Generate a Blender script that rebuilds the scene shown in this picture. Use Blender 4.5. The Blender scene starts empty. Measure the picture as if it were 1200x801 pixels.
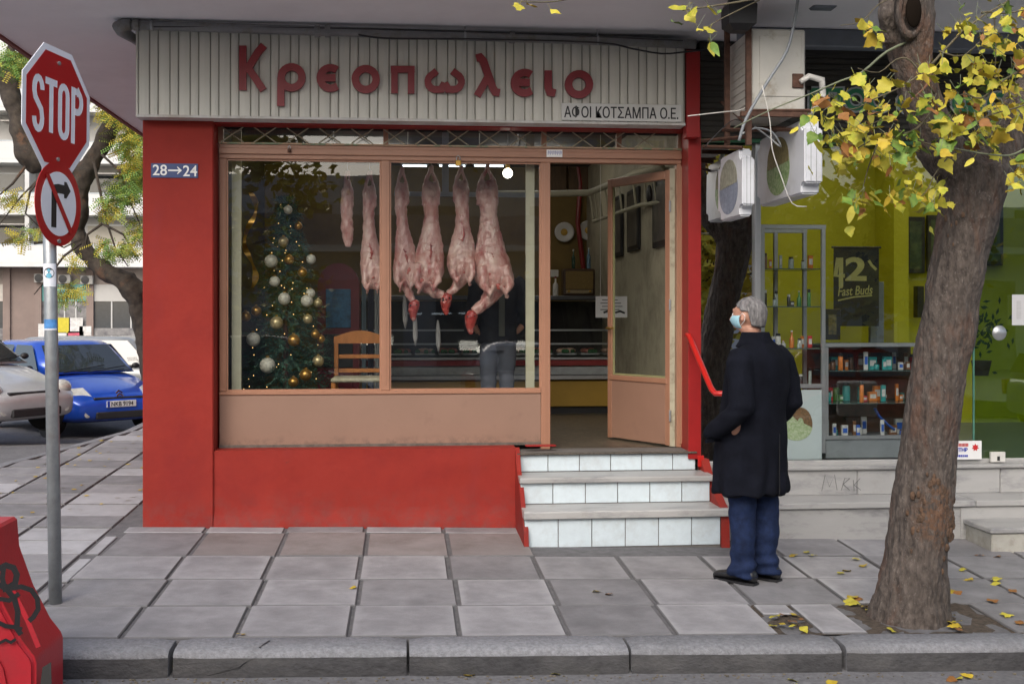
import bpy, bmesh, math, random
from math import sin, cos, pi, radians as R, sqrt, atan2, tan
from mathutils import Vector, Matrix, noise, Euler
random.seed(11)
C = bpy.context.scene.collection
SC = bpy.context.scene
# ------------------------------------------------------------------ camera, world, sun, exposure
YAW = math.atan(127/1350); CS, SN = cos(YAW), sin(YAW)
F, HY, CX, CY, CZ = 1350.0, 370.0, 0.0, -8.94, 1.63
cam_d = bpy.data.cameras.new('camera'); cam = bpy.data.objects.new('camera', cam_d); C.objects.link(cam)
cam.location = (CX, CY, CZ); cam.rotation_euler = (pi/2, 0, -YAW)
cam_d.sensor_width = 36; cam_d.lens = 36*F/1200; cam_d.shift_y = -(400.5-HY)/1200
cam_d.clip_start = .05; cam_d.clip_end = 3000
SC.camera = cam
w = bpy.data.worlds.new('World'); SC.world = w; w.use_nodes = True
nt = w.node_tree; bg = nt.nodes['Background']
sky = nt.nodes.new('ShaderNodeTexSky'); sky.sky_type = 'NISHITA'; sky.sun_disc = False
SUN_EL, SUN_AZ = R(38), R(200)
sky.sun_elevation = SUN_EL; sky.sun_rotation = SUN_AZ; sky.dust_density = 4.0; sky.air_density = 1.0; sky.ozone_density = 1.0
hs = nt.nodes.new('ShaderNodeHueSaturation'); hs.inputs['Saturation'].default_value = .75
nt.links.new(sky.outputs[0], hs.inputs['Color']); nt.links.new(hs.outputs[0], bg.inputs[0])
bg.inputs[1].default_value = .15
sd = bpy.data.lights.new('sun', 'SUN'); sun = bpy.data.objects.new('sun', sd); C.objects.link(sun)
sd.energy = .50; sd.angle = R(40); sd.color = (1, .99, .975)
dv = Vector((sin(SUN_AZ)*cos(SUN_EL), cos(SUN_AZ)*cos(SUN_EL), sin(SUN_EL)))
sun.rotation_euler = dv.to_track_quat('Z', 'Y').to_euler()
SC.view_settings.view_transform = 'Standard'; SC.view_settings.look = 'None'
SC.view_settings.gamma = 1; SC.view_settings.use_curve_mapping = False
SC.view_settings.exposure = .78
SC.render.engine = 'CYCLES'; SC.cycles.use_denoising = True; SC.cycles.max_bounces = 8
SC.cycles.transparent_max_bounces = 16; SC.cycles.glossy_bounces = 5

def ray(px, py):
    t = (px-600)/F; u = (HY-py)/F
    return Vector((t*CS+SN, CS-t*SN, u))
def at(px, py, Y):                       # the point of the plane y = Y seen at that pixel
    r = ray(px, py); k = (Y-CY)/r.y
    return Vector((CX+r.x*k, Y, CZ+r.z*k))
def at_d(px, py, d):
    r = ray(px, py); return Vector((CX, CY, CZ))+r*d
def G(x, y):                             # pavement height
    return -.02*x+.033*y
def on_g(px, py):
    r = ray(px, py); k = (G(CX, CY)-CZ)/(r.z+.02*r.x-.033*r.y)
    return Vector((CX, CY, CZ))+r*k
def AX(px, Y): return at(px, 400, Y).x
def AZ(px, py, Y): return at(px, py, Y).z

# ------------------------------------------------------------------ materials
MC = {}
def mat(name, col=(.5, .5, .5), rough=.6, metal=0, var=.12, scale=6, col2=None, bump=0, bscale=60, bdist=.01, rnd=0, stretch=(1, 1, 1), spec=.5,
        stain=None, stain_scale=2.0, stain_amt=.5, coat=0, emit=None, estr=0, detail=6, stain_lo=.5, stain_hi=.65):
    if name in MC: return MC[name]
    m = bpy.data.materials.new(name); m.use_nodes = True; n = m.node_tree; L = n.links.new
    b = n.nodes['Principled BSDF']; b.inputs['Roughness'].default_value = rough; b.inputs['Metallic'].default_value = metal
    b.inputs['Specular IOR Level'].default_value = spec
    if coat: b.inputs['Coat Weight'].default_value = coat; b.inputs['Coat Roughness'].default_value = .05
    tc = n.nodes.new('ShaderNodeTexCoord'); mp = n.nodes.new('ShaderNodeMapping'); mp.inputs['Scale'].default_value = stretch
    L(tc.outputs['Object'], mp.inputs[0])
    if rnd:
        oi = n.nodes.new('ShaderNodeObjectInfo'); ml = n.nodes.new('ShaderNodeMath'); ml.operation = 'MULTIPLY'; ml.inputs[1].default_value = 37
        L(oi.outputs['Random'], ml.inputs[0]); cb = n.nodes.new('ShaderNodeCombineXYZ')
        for k in range(3): L(ml.outputs[0], cb.inputs[k])
        L(cb.outputs[0], mp.inputs['Location'])
    nz = n.nodes.new('ShaderNodeTexNoise'); nz.inputs['Scale'].default_value = scale; nz.inputs['Detail'].default_value = detail
    nz.inputs['Roughness'].default_value = .65
    L(mp.outputs[0], nz.inputs['Vector'])
    rp = n.nodes.new('ShaderNodeValToRGB'); rp.color_ramp.elements[0].position = .3; rp.color_ramp.elements[1].position = .7
    c = Vector(col); c2 = Vector(col2) if col2 else None
    rp.color_ramp.elements[0].color = (*(c*(1-var) if c2 is None else c), 1)
    rp.color_ramp.elements[1].color = (*(c*(1+var) if c2 is None else c2), 1)
    L(nz.outputs[0], rp.inputs[0]); out = rp.outputs[0]
    if stain:
        n2 = n.nodes.new('ShaderNodeTexNoise'); n2.inputs['Scale'].default_value = stain_scale; n2.inputs['Detail'].default_value = 8; n2.inputs['Roughness'].default_value = .7
        L(mp.outputs[0], n2.inputs['Vector']); r2 = n.nodes.new('ShaderNodeMapRange'); r2.inputs[1].default_value = stain_lo; r2.inputs[2].default_value = stain_hi
        r2.inputs[4].default_value = stain_amt; L(n2.outputs[0], r2.inputs[0])
        mx = n.nodes.new('ShaderNodeMix'); mx.data_type = 'RGBA'; L(r2.outputs[0], mx.inputs[0]); L(out, mx.inputs[6]); mx.inputs[7].default_value = (*stain, 1)
        out = mx.outputs[2]
    if rnd:
        mr = n.nodes.new('ShaderNodeMapRange'); L(oi.outputs['Random'], mr.inputs[0]); mr.inputs[3].default_value = 1-rnd; mr.inputs[4].default_value = 1+rnd
        vm = n.nodes.new('ShaderNodeVectorMath'); vm.operation = 'SCALE'; L(out, vm.inputs[0]); L(mr.outputs[0], vm.inputs['Scale']); out = vm.outputs[0]
    L(out, b.inputs['Base Color'])
    if bump:
        n3 = n.nodes.new('ShaderNodeTexNoise'); n3.inputs['Scale'].default_value = bscale; n3.inputs['Detail'].default_value = 5
        L(mp.outputs[0], n3.inputs['Vector']); bp = n.nodes.new('ShaderNodeBump'); bp.inputs['Strength'].default_value = bump; bp.inputs['Distance'].default_value = bdist
        L(n3.outputs[0], bp.inputs['Height']); L(bp.outputs[0], b.inputs['Normal'])
    if emit: b.inputs['Emission Color'].default_value = (*emit, 1); b.inputs['Emission Strength'].default_value = estr
    MC[name] = m; return m
def glass(name, tint=(1, 1, 1), ior=1.5, gain=1.0, rough=0.0):
    m = bpy.data.materials.new(name); m.use_nodes = True; n = m.node_tree; L = n.links.new
    n.nodes.remove(n.nodes['Principled BSDF']); o = n.nodes['Material Output']
    t = n.nodes.new('ShaderNodeBsdfTransparent'); t.inputs[0].default_value = (*tint, 1)
    g = n.nodes.new('ShaderNodeBsdfGlossy'); g.inputs['Roughness'].default_value = rough
    f = n.nodes.new('ShaderNodeFresnel'); gm = n.nodes.new('ShaderNodeNewGeometry'); mr = n.nodes.new('ShaderNodeMapRange')   # thin pane: the same from both sides
    L(gm.outputs['Backfacing'], mr.inputs[0]); mr.inputs[3].default_value = ior; mr.inputs[4].default_value = 1/ior; L(mr.outputs[0], f.inputs[0])
    k = n.nodes.new('ShaderNodeMath'); k.operation = 'MULTIPLY'; k.inputs[1].default_value = gain; k.use_clamp = True; L(f.outputs[0], k.inputs[0])
    x = n.nodes.new('ShaderNodeMixShader'); L(k.outputs[0], x.inputs[0]); L(t.outputs[0], x.inputs[1]); L(g.outputs[0], x.inputs[2]); L(x.outputs[0], o.inputs[0])
    tc = n.nodes.new('ShaderNodeTexCoord'); nz = n.nodes.new('ShaderNodeTexNoise'); nz.inputs['Scale'].default_value = 1.2
    bp = n.nodes.new('ShaderNodeBump'); bp.inputs['Strength'].default_value = .05; bp.inputs['Distance'].default_value = .02
    L(tc.outputs['Object'], nz.inputs['Vector']); L(nz.outputs[0], bp.inputs['Height']); L(bp.outputs[0], g.inputs['Normal'])
    return m
GL = glass('window_glass', (.93, .96, .95), 1.5, 2.8)
GLI = glass('inner_glass', (.95, .97, .96), 1.5, 1.0)
GLC = glass('car_glass', (.25, .3, .3), 1.5, 2.5)
GLD = glass('mirror_glass', (.03, .03, .03), 1.5, 18.0)

TS = bpy.data.scenes.new('bench')        # a small side scene in which modifiers and text are evaluated, removed at the end
def evaluated(o):
    TS.collection.objects.link(o); vl = TS.view_layers[0]; vl.update(); me = bpy.data.meshes.new_from_object(o.evaluated_get(vl.depsgraph))
    bpy.data.objects.remove(o); return me
# ------------------------------------------------------------------ mesh helpers
class MB:
    def __init__(s): s.v = []; s.f = []
    def add(s, vs, fs):
        b = len(s.v); s.v += [tuple(v) for v in vs]; s.f += [tuple(b+i for i in f) for f in fs]; return s
    def box(s, x0, x1, y0, y1, z0, z1, bev=0):
        if bev:
            b = min(bev, (x1-x0)*.45, (y1-y0)*.45, (z1-z0)*.45); bm = bmesh.new(); bmesh.ops.create_cube(bm, size=1)
            for v in bm.verts: v.co = ((x0+x1)/2+v.co.x*(x1-x0), (y0+y1)/2+v.co.y*(y1-y0), (z0+z1)/2+v.co.z*(z1-z0))
            bmesh.ops.bevel(bm, geom=bm.edges[:], offset=b, segments=1 if bev < .02 else 2, affect='EDGES', profile=.5)
            bm.verts.index_update(); s.add([v.co for v in bm.verts], [[v.index for v in f.verts] for f in bm.faces]); bm.free(); return s
        return s.add([(x0, y0, z0), (x1, y0, z0), (x1, y1, z0), (x0, y1, z0), (x0, y0, z1), (x1, y0, z1), (x1, y1, z1), (x0, y1, z1)],
                     [(0, 3, 2, 1), (4, 5, 6, 7), (0, 1, 5, 4), (1, 2, 6, 5), (2, 3, 7, 6), (3, 0, 4, 7)])
    def quad(s, a, b, c, d): return s.add([a, b, c, d], [(0, 1, 2, 3)])
    def tube(s, path, rad, n=8, cap=True, squash=1.0):
        P = [Vector(p) for p in path]; k = len(P)
        if not hasattr(rad, '__len__'): rad = [rad]*k
        b = len(s.v); up = None
        for i, p in enumerate(P):
            t = (P[min(i+1, k-1)]-P[max(i-1, 0)]).normalized()
            if up is None:
                up = Vector((0, 0, 1)) if abs(t.z) < .9 else Vector((0, 1, 0))
            sd_ = t.cross(up)
            if sd_.length < 1e-4: sd_ = t.cross(Vector((1, 0, 0)))
            sd_.normalize(); up = sd_.cross(t).normalized()
            for j in range(n):
                a = 2*pi*j/n; q = p+(sd_*cos(a)+up*sin(a)*squash)*rad[i]; s.v.append(tuple(q))
        for i in range(k-1):
            for j in range(n):
                j2 = (j+1) % n; s.f.append((b+i*n+j, b+i*n+j2, b+(i+1)*n+j2, b+(i+1)*n+j))
        if cap: s.f.append(tuple(b+j for j in reversed(range(n)))); s.f.append(tuple(b+(k-1)*n+j for j in range(n)))
        return s
    def loft(s, rings, cap=True):        # rings of equal length
        b = len(s.v); n = len(rings[0]); k = len(rings)
        for r in rings: s.v += [tuple(p) for p in r]
        for i in range(k-1):
            for j in range(n):
                j2 = (j+1) % n; s.f.append((b+i*n+j, b+i*n+j2, b+(i+1)*n+j2, b+(i+1)*n+j))
        if cap: s.f.append(tuple(b+j for j in reversed(range(n)))); s.f.append(tuple(b+(k-1)*n+j for j in range(n)))
        return s
    def lathe(s, prof, c=(0, 0, 0), n=16, axis='Z'):
        rings = []
        for r, h in prof:
            ring = []
            for j in range(n):
                a = 2*pi*j/n; x, y, z = r*cos(a), r*sin(a), h
                if axis == 'Y': x, y, z = x, h, -y
                if axis == 'X': x, y, z = h, x, y
                ring.append((c[0]+x, c[1]+y, c[2]+z))
            rings.append(ring)
        return s.loft(rings)
    def ball(s, c, r, n=12, m=8, sq=(1, 1, 1)):
        rings = []
        for i in range(m+1):
            a = -pi/2+pi*i/m; rr = max(cos(a), .02)
            rings.append([(c[0]+r*sq[0]*rr*cos(2*pi*j/n), c[1]+r*sq[1]*rr*sin(2*pi*j/n), c[2]+r*sq[2]*sin(a)) for j in range(n)])
        return s.loft(rings)
    def prism(s, poly, a, b_, plane='XZ'):   # polygon in a plane, extruded between two depths
        n = len(poly)
        def P(p, d): return (p[0], d, p[1]) if plane == 'XZ' else ((d, p[0], p[1]) if plane == 'YZ' else (p[0], p[1], d))
        base = len(s.v); s.v += [P(p, a) for p in poly]+[P(p, b_) for p in poly]
        s.f.append(tuple(base+i for i in range(n))); s.f.append(tuple(base+n+i for i in reversed(range(n))))
        for i in range(n):
            j = (i+1) % n; s.f.append((base+i, base+n+i, base+n+j, base+j))
        return s
    def stroke(s, pts, w_, mp, t=0.0):      # a 2D polyline of width w_; mp maps (u, v, depth) to 3D; t = thickness
        P = [Vector(p) for p in pts]; k = len(P); l = []; r = []
        closed = (P[0]-P[-1]).length < 1e-6
        for i in range(k):
            if closed: a = P[(i-1) % (k-1)]; c = P[(i+1) % (k-1)] if i < k-1 else P[1]
            else: a = P[max(i-1, 0)]; c = P[min(i+1, k-1)]
            d = (c-a).normalized(); nn = Vector((-d.y, d.x)); sc = 1.0
            if 0 < i < k-1 or closed:
                d1 = (P[i]-a).normalized(); cc = abs(d1.dot(d)); sc = 1/max(cc, .6)
            l.append(P[i]+nn*w_/2*sc); r.append(P[i]-nn*w_/2*sc)
        b = len(s.v)
        for dep in ([0, t] if t else [0]):
            s.v += [tuple(mp(p.x, p.y, dep)) for p in l]+[tuple(mp(p.x, p.y, dep)) for p in r]
        for i in range(k-1):
            s.f.append((b+i, b+i+1, b+k+i+1, b+k+i))
            if t:
                q = b+2*k; s.f.append((q+i, q+i+1, b+i+1, b+i)); s.f.append((b+k+i, b+k+i+1, q+k+i+1, q+k+i))
        if t and not closed:
            q = b+2*k; s.f.append((b, b+k, q+k, q)); s.f.append((b+k-1, q+k-1, q+2*k-1, b+2*k-1))
        return s
    def mesh(s, name, m=None, smooth=False):
        me = bpy.data.meshes.new(name); me.from_pydata(s.v, [], s.f)
        if m: me.materials.append(m)
        bm = bmesh.new(); bm.from_mesh(me); bmesh.ops.recalc_face_normals(bm, faces=bm.faces); bm.to_mesh(me); bm.free()
        if smooth: me.polygons.foreach_set('use_smooth', [True]*len(me.polygons))
        return me
    def build(s, name, m, parent=None, smooth=False, **kw): return link(name, s.mesh(name, m, smooth), parent, **kw)
def link(name, me, parent=None, loc=None, rot=None, local=False, kind=None, label=None):
    o = bpy.data.objects.new(name, me); C.objects.link(o)
    if loc is not None: o.location = loc
    if rot is not None: o.rotation_euler = rot
    if parent is not None:
        o.parent = parent
        if parent.type == 'EMPTY' and not local: o.matrix_parent_inverse = Matrix.Translation(parent.location).inverted()
    if kind: o['kind'] = kind
    if label: o['label'] = label
    return o
def thing(name, label, cat, loc=(0, 0, 0), group=None, rot=None):
    o = bpy.data.objects.new(name, None); C.objects.link(o); o.location = loc; o.empty_display_size = .1
    if rot is not None: o.rotation_euler = rot
    return tag(o, label, cat, group)
def tag(o, label, cat, group=None):
    o['label'] = label; o['category'] = cat
    if group: o['group'] = group
    return o
def struct(o): o['kind'] = 'structure'; return o
def autosmooth(me, ang=40):
    bm = bmesh.new(); bm.from_mesh(me)
    for e in bm.edges:
        if len(e.link_faces) == 2 and e.calc_face_angle(0) > R(ang): e.smooth = False
    for f in bm.faces: f.smooth = True
    bm.to_mesh(me); bm.free(); return me
def fuse(mb, name, m, vox=.015, disp=0, dscale=8, it=2, dec=0):   # one continuous surface out of overlapping lofts
    me = mb.mesh(name); o = bpy.data.objects.new('tmp', me)
    md = o.modifiers.new('r', 'REMESH'); md.mode = 'VOXEL'; md.voxel_size = vox; md.use_smooth_shade = True
    ms = o.modifiers.new('s', 'SMOOTH'); ms.factor = .5; ms.iterations = it
    me2 = evaluated(o); me2.name = name; me2.materials.clear(); me2.materials.append(m)
    if disp:
        displace(me2, lambda c: noise.noise(c*dscale)*disp+noise.noise(c*dscale*3)*disp*.4)
    me2.polygons.foreach_set('use_smooth', [True]*len(me2.polygons)); me2.update(); return me2
def displace(me, fn):                    # push every vertex along its normal by fn(co)
    n = len(me.vertices); co = [0.0]*(3*n); no = [0.0]*(3*n); me.vertices.foreach_get('co', co); me.vertices.foreach_get('normal', no)
    for i in range(0, 3*n, 3):
        d = fn(Vector((co[i], co[i+1], co[i+2]))); co[i] += no[i]*d; co[i+1] += no[i+1]*d; co[i+2] += no[i+2]*d
    me.vertices.foreach_set('co', co); me.update()
def children_of(o): return list(o.children)
def copy_tree(o, parent=None):
    c = o.copy(); C.objects.link(c)
    if parent is not None: c.parent = parent
    for ch in children_of(o): copy_tree(ch, c)
    return c
def text(name, s, m, origin, u, v, height, parent=None, width=None, ext=.001, center=False, bold=0, kind=None, local=False):
    cu = bpy.data.curves.new(name, 'FONT'); cu.body = s; cu.extrude = ext; cu.offset = bold; cu.resolution_u = 4
    o = bpy.data.objects.new('tmp', cu)
    me = evaluated(o)
    xs = [q.co.x for q in me.vertices]; ys = [q.co.y for q in me.vertices]
    x0, x1, y0, y1 = min(xs), max(xs), min(ys), max(ys); sy = height/(y1-y0); sx = (width/(x1-x0)) if width else sy
    u = Vector(u).normalized(); v = Vector(v).normalized(); n_ = u.cross(v); og = Vector(origin)
    if center: og = og-u*(x1-x0)*sx/2-v*(y1-y0)*sy/2
    for q in me.vertices: c = q.co.copy(); q.co = og+u*(c.x-x0)*sx+v*(c.y-y0)*sy+n_*c.z
    me.materials.clear(); me.materials.append(m); me.name = name
    return link(name, me, parent, kind=kind, local=local)
def arc(cx, cy, r, a0, a1, n=14): return [(cx+r*cos(R(a0+(a1-a0)*i/n)), cy-r*sin(R(a0+(a1-a0)*i/n))) for i in range(n+1)]

def n_add(m, fn):                        # extra colour layer between the base colour and the shader
    n = m.node_tree; b = n.nodes['Principled BSDF']; src = b.inputs['Base Color'].links[0].from_socket
    fac, col = fn(n); mx = n.nodes.new('ShaderNodeMix'); mx.data_type = 'RGBA'; n.links.new(fac, mx.inputs[0]); n.links.new(src, mx.inputs[6]); mx.inputs[7].default_value = (*col, 1); n.links.new(mx.outputs[2], b.inputs['Base Color'])
def n_noise(n, scale, lo, hi, amt=1, detail=6, stretch=None, coord='Object'):
    tc = n.nodes.new('ShaderNodeTexCoord'); z = n.nodes.new('ShaderNodeTexNoise'); z.inputs['Scale'].default_value = scale; z.inputs['Detail'].default_value = detail; z.inputs['Roughness'].default_value = .7
    mp = n.nodes.new('ShaderNodeMapping'); mp.inputs['Scale'].default_value = stretch or (1, 1, 1); n.links.new(tc.outputs[coord], mp.inputs[0]); n.links.new(mp.outputs[0], z.inputs['Vector'])
    r = n.nodes.new('ShaderNodeMapRange'); r.inputs[1].default_value = lo; r.inputs[2].default_value = hi; r.inputs[4].default_value = amt; n.links.new(z.outputs[0], r.inputs[0]); return r.outputs[0]
def n_mul(n, a, b_):
    k = n.nodes.new('ShaderNodeMath'); k.operation = 'MULTIPLY'; n.links.new(a, k.inputs[0]); n.links.new(b_, k.inputs[1]); return k.outputs[0]
def n_height(n, z0, z1):                 # 1 at height z0 falling to 0 at z1
    tc = n.nodes.new('ShaderNodeTexCoord'); s_ = n.nodes.new('ShaderNodeSeparateXYZ'); n.links.new(tc.outputs['Object'], s_.inputs[0]); r = n.nodes.new('ShaderNodeMapRange'); r.inputs[1].default_value = z0; r.inputs[2].default_value = z1; r.inputs[3].default_value = 1; r.inputs[4].default_value = 0; n.links.new(s_.outputs[2], r.inputs[0]); return r.outputs[0]
def n_spot(n, c, r0, r1, sc=(1, 1, 1)):   # 1 near the point c fading out at distance r1
    tc = n.nodes.new('ShaderNodeTexCoord'); mp = n.nodes.new('ShaderNodeMapping'); mp.inputs['Scale'].default_value = sc; mp.inputs['Location'].default_value = tuple(-a*b for a, b in zip(c, sc)); n.links.new(tc.outputs['Object'], mp.inputs[0])
    ln = n.nodes.new('ShaderNodeVectorMath'); ln.operation = 'LENGTH'; n.links.new(mp.outputs[0], ln.inputs[0]); r = n.nodes.new('ShaderNodeMapRange'); r.inputs[1].default_value = r0; r.inputs[2].default_value = r1; r.inputs[3].default_value = 1; r.inputs[4].default_value = 0; n.links.new(ln.outputs['Value'], r.inputs[0]); return r.outputs[0]
# ------------------------------------------------------------------ palette
RED = mat('red_wall_paint', (.262, .026, .018), .65, spec=.18, var=.08, scale=2.5, bump=.3, bscale=14, bdist=.015, stain=(.18, .014, .016), stain_scale=1.6, stain_amt=.5, stain_lo=.45, stain_hi=.7)
n_add(RED, lambda n: (n_noise(n, 7, .66, .72, .55, 10), (.20, .02, .022)))                       # scuffs
n_add(RED, lambda n: (n_noise(n, 3, .60, .72, .35, 4, (1, 1, .25)), (.25, .032, .032)))              # faded patches
n_add(RED, lambda n: (n_mul(n, n_height(n, -.06, .32), n_noise(n, 9, .42, .66, .75, 8)), (.15, .06, .055)))   # splash dirt
n_add(RED, lambda n: (n_mul(n, n_height(n, .05, 1.3), n_noise(n, 34, .69, .71, .8, 4)), (.09, .03, .028)))   # chips
REDP = mat('red_metal_paint', (.29, .010, .010), .4, var=.1)
PEACHP = mat('peach_panel_enamel', (.27, .165, .12), .5, var=.07, scale=1.5, spec=.3, stain=(.20, .12, .09), stain_scale=4, stain_amt=.6, stain_lo=.58, stain_hi=.75)
n_add(PEACHP, lambda n: (n_mul(n, n_height(n, .60, .70), n_noise(n, 16, .45, .62, .7, 8)), (.10, .07, .055)))
PEACH = mat('peach_enamel', (.34, .17, .105), .38, var=.06, scale=4, stain=(.33, .19, .13), stain_scale=5, stain_amt=.5, stain_lo=.6, stain_hi=.75)
CREAMM = mat('cream_sign_metal', (.60, .59, .53), .5, var=.05, scale=3, rnd=.05, stain=(.3, .28, .22), stain_scale=3, stain_amt=.4, stretch=(2, 2, .5), stain_lo=.55, stain_hi=.8)
MAROON = mat('maroon_letter_plastic', (.22, .012, .020), .4, var=.12, scale=10)
WHITE = mat('white_paint', (.78, .78, .77), .4, var=.04)
OFFW = mat('aged_white_plastic', (.62, .61, .57), .4, var=.06, stain=(.35, .32, .26), stain_scale=4, stain_amt=.4, stain_lo=.55, stain_hi=.8)
BLACK = mat('black_paint', (.012, .012, .014), .45, var=.2)
GREYM = mat('galvanised_metal', (.33, .35, .36), .45, .6, var=.18, scale=12, stain=(.2, .15, .1), stain_scale=8, stain_amt=.4, stain_lo=.55, stain_hi=.75)
ALU = mat('aluminium', (.42, .43, .44), .35, .7, var=.08)
RUST = mat('rusty_iron', (.09, .045, .03), .8, .2, var=.4, scale=14, bump=.3)
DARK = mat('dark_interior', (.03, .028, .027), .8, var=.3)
MARBLE = mat('white_marble', (.37, .365, .355), .35, var=.08, scale=2.5, stain=(.18, .18, .185), stain_scale=3.5, stain_amt=.8, stretch=(.6, 1.4, 1.8), rnd=.07, stain_lo=.5, stain_hi=.66)
n_add(MARBLE, lambda n: (n_noise(n, 2.2, .60, .70, .5, 8), (.26, .235, .20)))
SOFF = mat('soffit_paint', (.80, .80, .84), .8, var=.05, scale=1.2, stain=(.66, .65, .68), stain_scale=.9, stain_amt=.3)
# ------------------------------------------------------------------ ground
ASPH = mat('asphalt', (.15, .148, .152), .85, var=.35, scale=30, bump=.6, bscale=160, stain=(.10, .098, .10), stain_scale=1.1, stain_amt=.7)
SLABM = mat('pavement_concrete', (.235, .230, .238), .7, var=.22, scale=5, bump=.25, bscale=120, rnd=.22,
            stain=(.15, .148, .155), stain_scale=1.7, stain_amt=.75, stain_lo=.48, stain_hi=.68)
def n_edge(n):                           # pale lime bloom along the slab's border, on some slabs only
    tc = n.nodes.new('ShaderNodeTexCoord'); s_ = n.nodes.new('ShaderNodeSeparateXYZ'); n.links.new(tc.outputs['Generated'], s_.inputs[0]); o = []
    for k in (0, 1):
        a = n.nodes.new('ShaderNodeMath'); a.operation = 'SUBTRACT'; a.inputs[1].default_value = .5; n.links.new(s_.outputs[k], a.inputs[0]); b_ = n.nodes.new('ShaderNodeMath'); b_.operation = 'ABSOLUTE'; n.links.new(a.outputs[0], b_.inputs[0]); o.append(b_.outputs[0])
    mx = n.nodes.new('ShaderNodeMath'); mx.operation = 'MAXIMUM'; n.links.new(o[0], mx.inputs[0]); n.links.new(o[1], mx.inputs[1])
    z = n.nodes.new('ShaderNodeTexNoise'); z.inputs['Scale'].default_value = 7; n.links.new(tc.outputs['Object'], z.inputs['Vector'])
    ad = n.nodes.new('ShaderNodeMath'); ad.operation = 'MULTIPLY_ADD'; ad.inputs[1].default_value = .22; n.links.new(z.outputs[0], ad.inputs[0]); n.links.new(mx.outputs[0], ad.inputs[2])
    r = n.nodes.new('ShaderNodeMapRange'); r.inputs[1].default_value = .50; r.inputs[2].default_value = .60; n.links.new(ad.outputs[0], r.inputs[0])
    oi = n.nodes.new('ShaderNodeObjectInfo'); q = n.nodes.new('ShaderNodeMapRange'); q.inputs[1].default_value = .35; q.inputs[2].default_value = 1; q.inputs[4].default_value = .8; n.links.new(oi.outputs['Random'], q.inputs[0])
    return n_mul(n, r.outputs[0], q.outputs[0])
def n_rim(n):
    tc = n.nodes.new('ShaderNodeTexCoord'); s_ = n.nodes.new('ShaderNodeSeparateXYZ'); n.links.new(tc.outputs['Generated'], s_.inputs[0]); o = []
    for k in (0, 1):
        a = n.nodes.new('ShaderNodeMath'); a.operation = 'SUBTRACT'; a.inputs[1].default_value = .5; n.links.new(s_.outputs[k], a.inputs[0]); b_ = n.nodes.new('ShaderNodeMath'); b_.operation = 'ABSOLUTE'; n.links.new(a.outputs[0], b_.inputs[0]); o.append(b_.outputs[0])
    mx = n.nodes.new('ShaderNodeMath'); mx.operation = 'MAXIMUM'; n.links.new(o[0], mx.inputs[0]); n.links.new(o[1], mx.inputs[1]); r = n.nodes.new('ShaderNodeMapRange'); r.inputs[1].default_value = .484; r.inputs[2].default_value = .492; n.links.new(mx.outputs[0], r.inputs[0]); return r.outputs[0]
n_add(SLABM, lambda n: (n_edge(n), (.37, .365, .375)))
n_add(SLABM, lambda n: (n_rim(n), (.12, .118, .12)))
n_add(SLABM, lambda n: (n_noise(n, 45, .68, .74, .8, 3), (.10, .10, .10)))
SLABW = mat('pale_pavement_concrete', (.36, .36, .375), .7, var=.1, scale=8, bump=.25, bscale=120, rnd=.08, stain=(.24, .235, .23), stain_scale=3, stain_amt=.6)
SLABB = mat('brownish_pavement_concrete', (.225, .205, .20), .7, var=.12, scale=6, bump=.25, bscale=120, rnd=.1, stain=(.15, .135, .125), stain_scale=2.2, stain_amt=.7)
n_add(SLABW, lambda n: (n_rim(n), (.12, .118, .12))); n_add(SLABB, lambda n: (n_rim(n), (.12, .118, .12)))
MORT = mat('joint_mortar', (.12, .118, .122), .9, var=.25, scale=14, bump=.5, bscale=80)
KERBM = mat('kerb_granite_concrete', (.205, .208, .22), .8, var=.3, scale=45, bump=.7, bscale=90, rnd=.08, stain=(.14, .14, .145), stain_scale=2.5, stain_amt=.5)
KERBF = mat('shaded_scuffed_kerb_face', (.045, .044, .046), .85, var=.35, scale=30, bump=.8, bscale=70, stain=(.095, .092, .09), stain_scale=3, stain_amt=.6, stretch=(.5, 1, 1))  # front faces coloured darker to carry their shade, besides the scuffs
def smooth(a, b, x):
    t = min(max((x-a)/(b-a), 0), 1); return t*t*(3-2*t)
def RD(x, y):                            # road height
    front = -.02*x+.033*(-2.95)-.135+.012*(y+2.95) if y < -2.95 else -.02*x-.232
    side = .02-.27*smooth(5, 9.5, y)-.05*smooth(9.5, 20, y)
    k = smooth(-2.9, 2.5, y)
    if y < -2.95: return -.02*x*smooth(60, 8, abs(x))-.232+.012*max(y+2.95, -4)
    return (-.232+.06)*(1-k)+side*k if x < -2 else -.02*x-.232
xs = [-300, -150, -80, -50, -30, -20, -14, -10, -8, -6.5, -5.5, -4.7, -4.2, -3.8, -3.3, -2.9, -2, -1, 0, 1, 2, 3, 4, 5, 6, 8, 12, 20, 40, 80, 300]
ys = [-300, -100, -50, -30, -20, -14, -11, -9, -7, -5, -4, -3.5, -3.1, -2.95, -2.8, -2, -1, 0, 1, 2, 3, 4, 5, 6, 7, 8, 9, 10, 12, 14, 18, 24, 40, 70, 150, 300]
mb = MB()
for y in ys:
    for x in xs: mb.v.append((x, y, RD(x, y)))
for j in range(len(ys)-1):
    for i in range(len(xs)-1):
        a = j*len(xs)+i; mb.f.append((a, a+1, a+1+len(xs), a+len(xs)))
struct(mb.build('road', ASPH, smooth=True))

KERBX = [(-4.35, -2.0), (-4.25, 0), (-3.98, 2.9), (-3.66, 4.1), (-3.38, 5.3), (-3.3, 7), (-3.3, 20)]
def kerb_x(y):
    for (a, b), (c, d) in zip(KERBX, KERBX[1:]):
        if y <= d: return a+(c-a)*(max(y, b)-b)/(d-b)
    return -3.3
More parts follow.
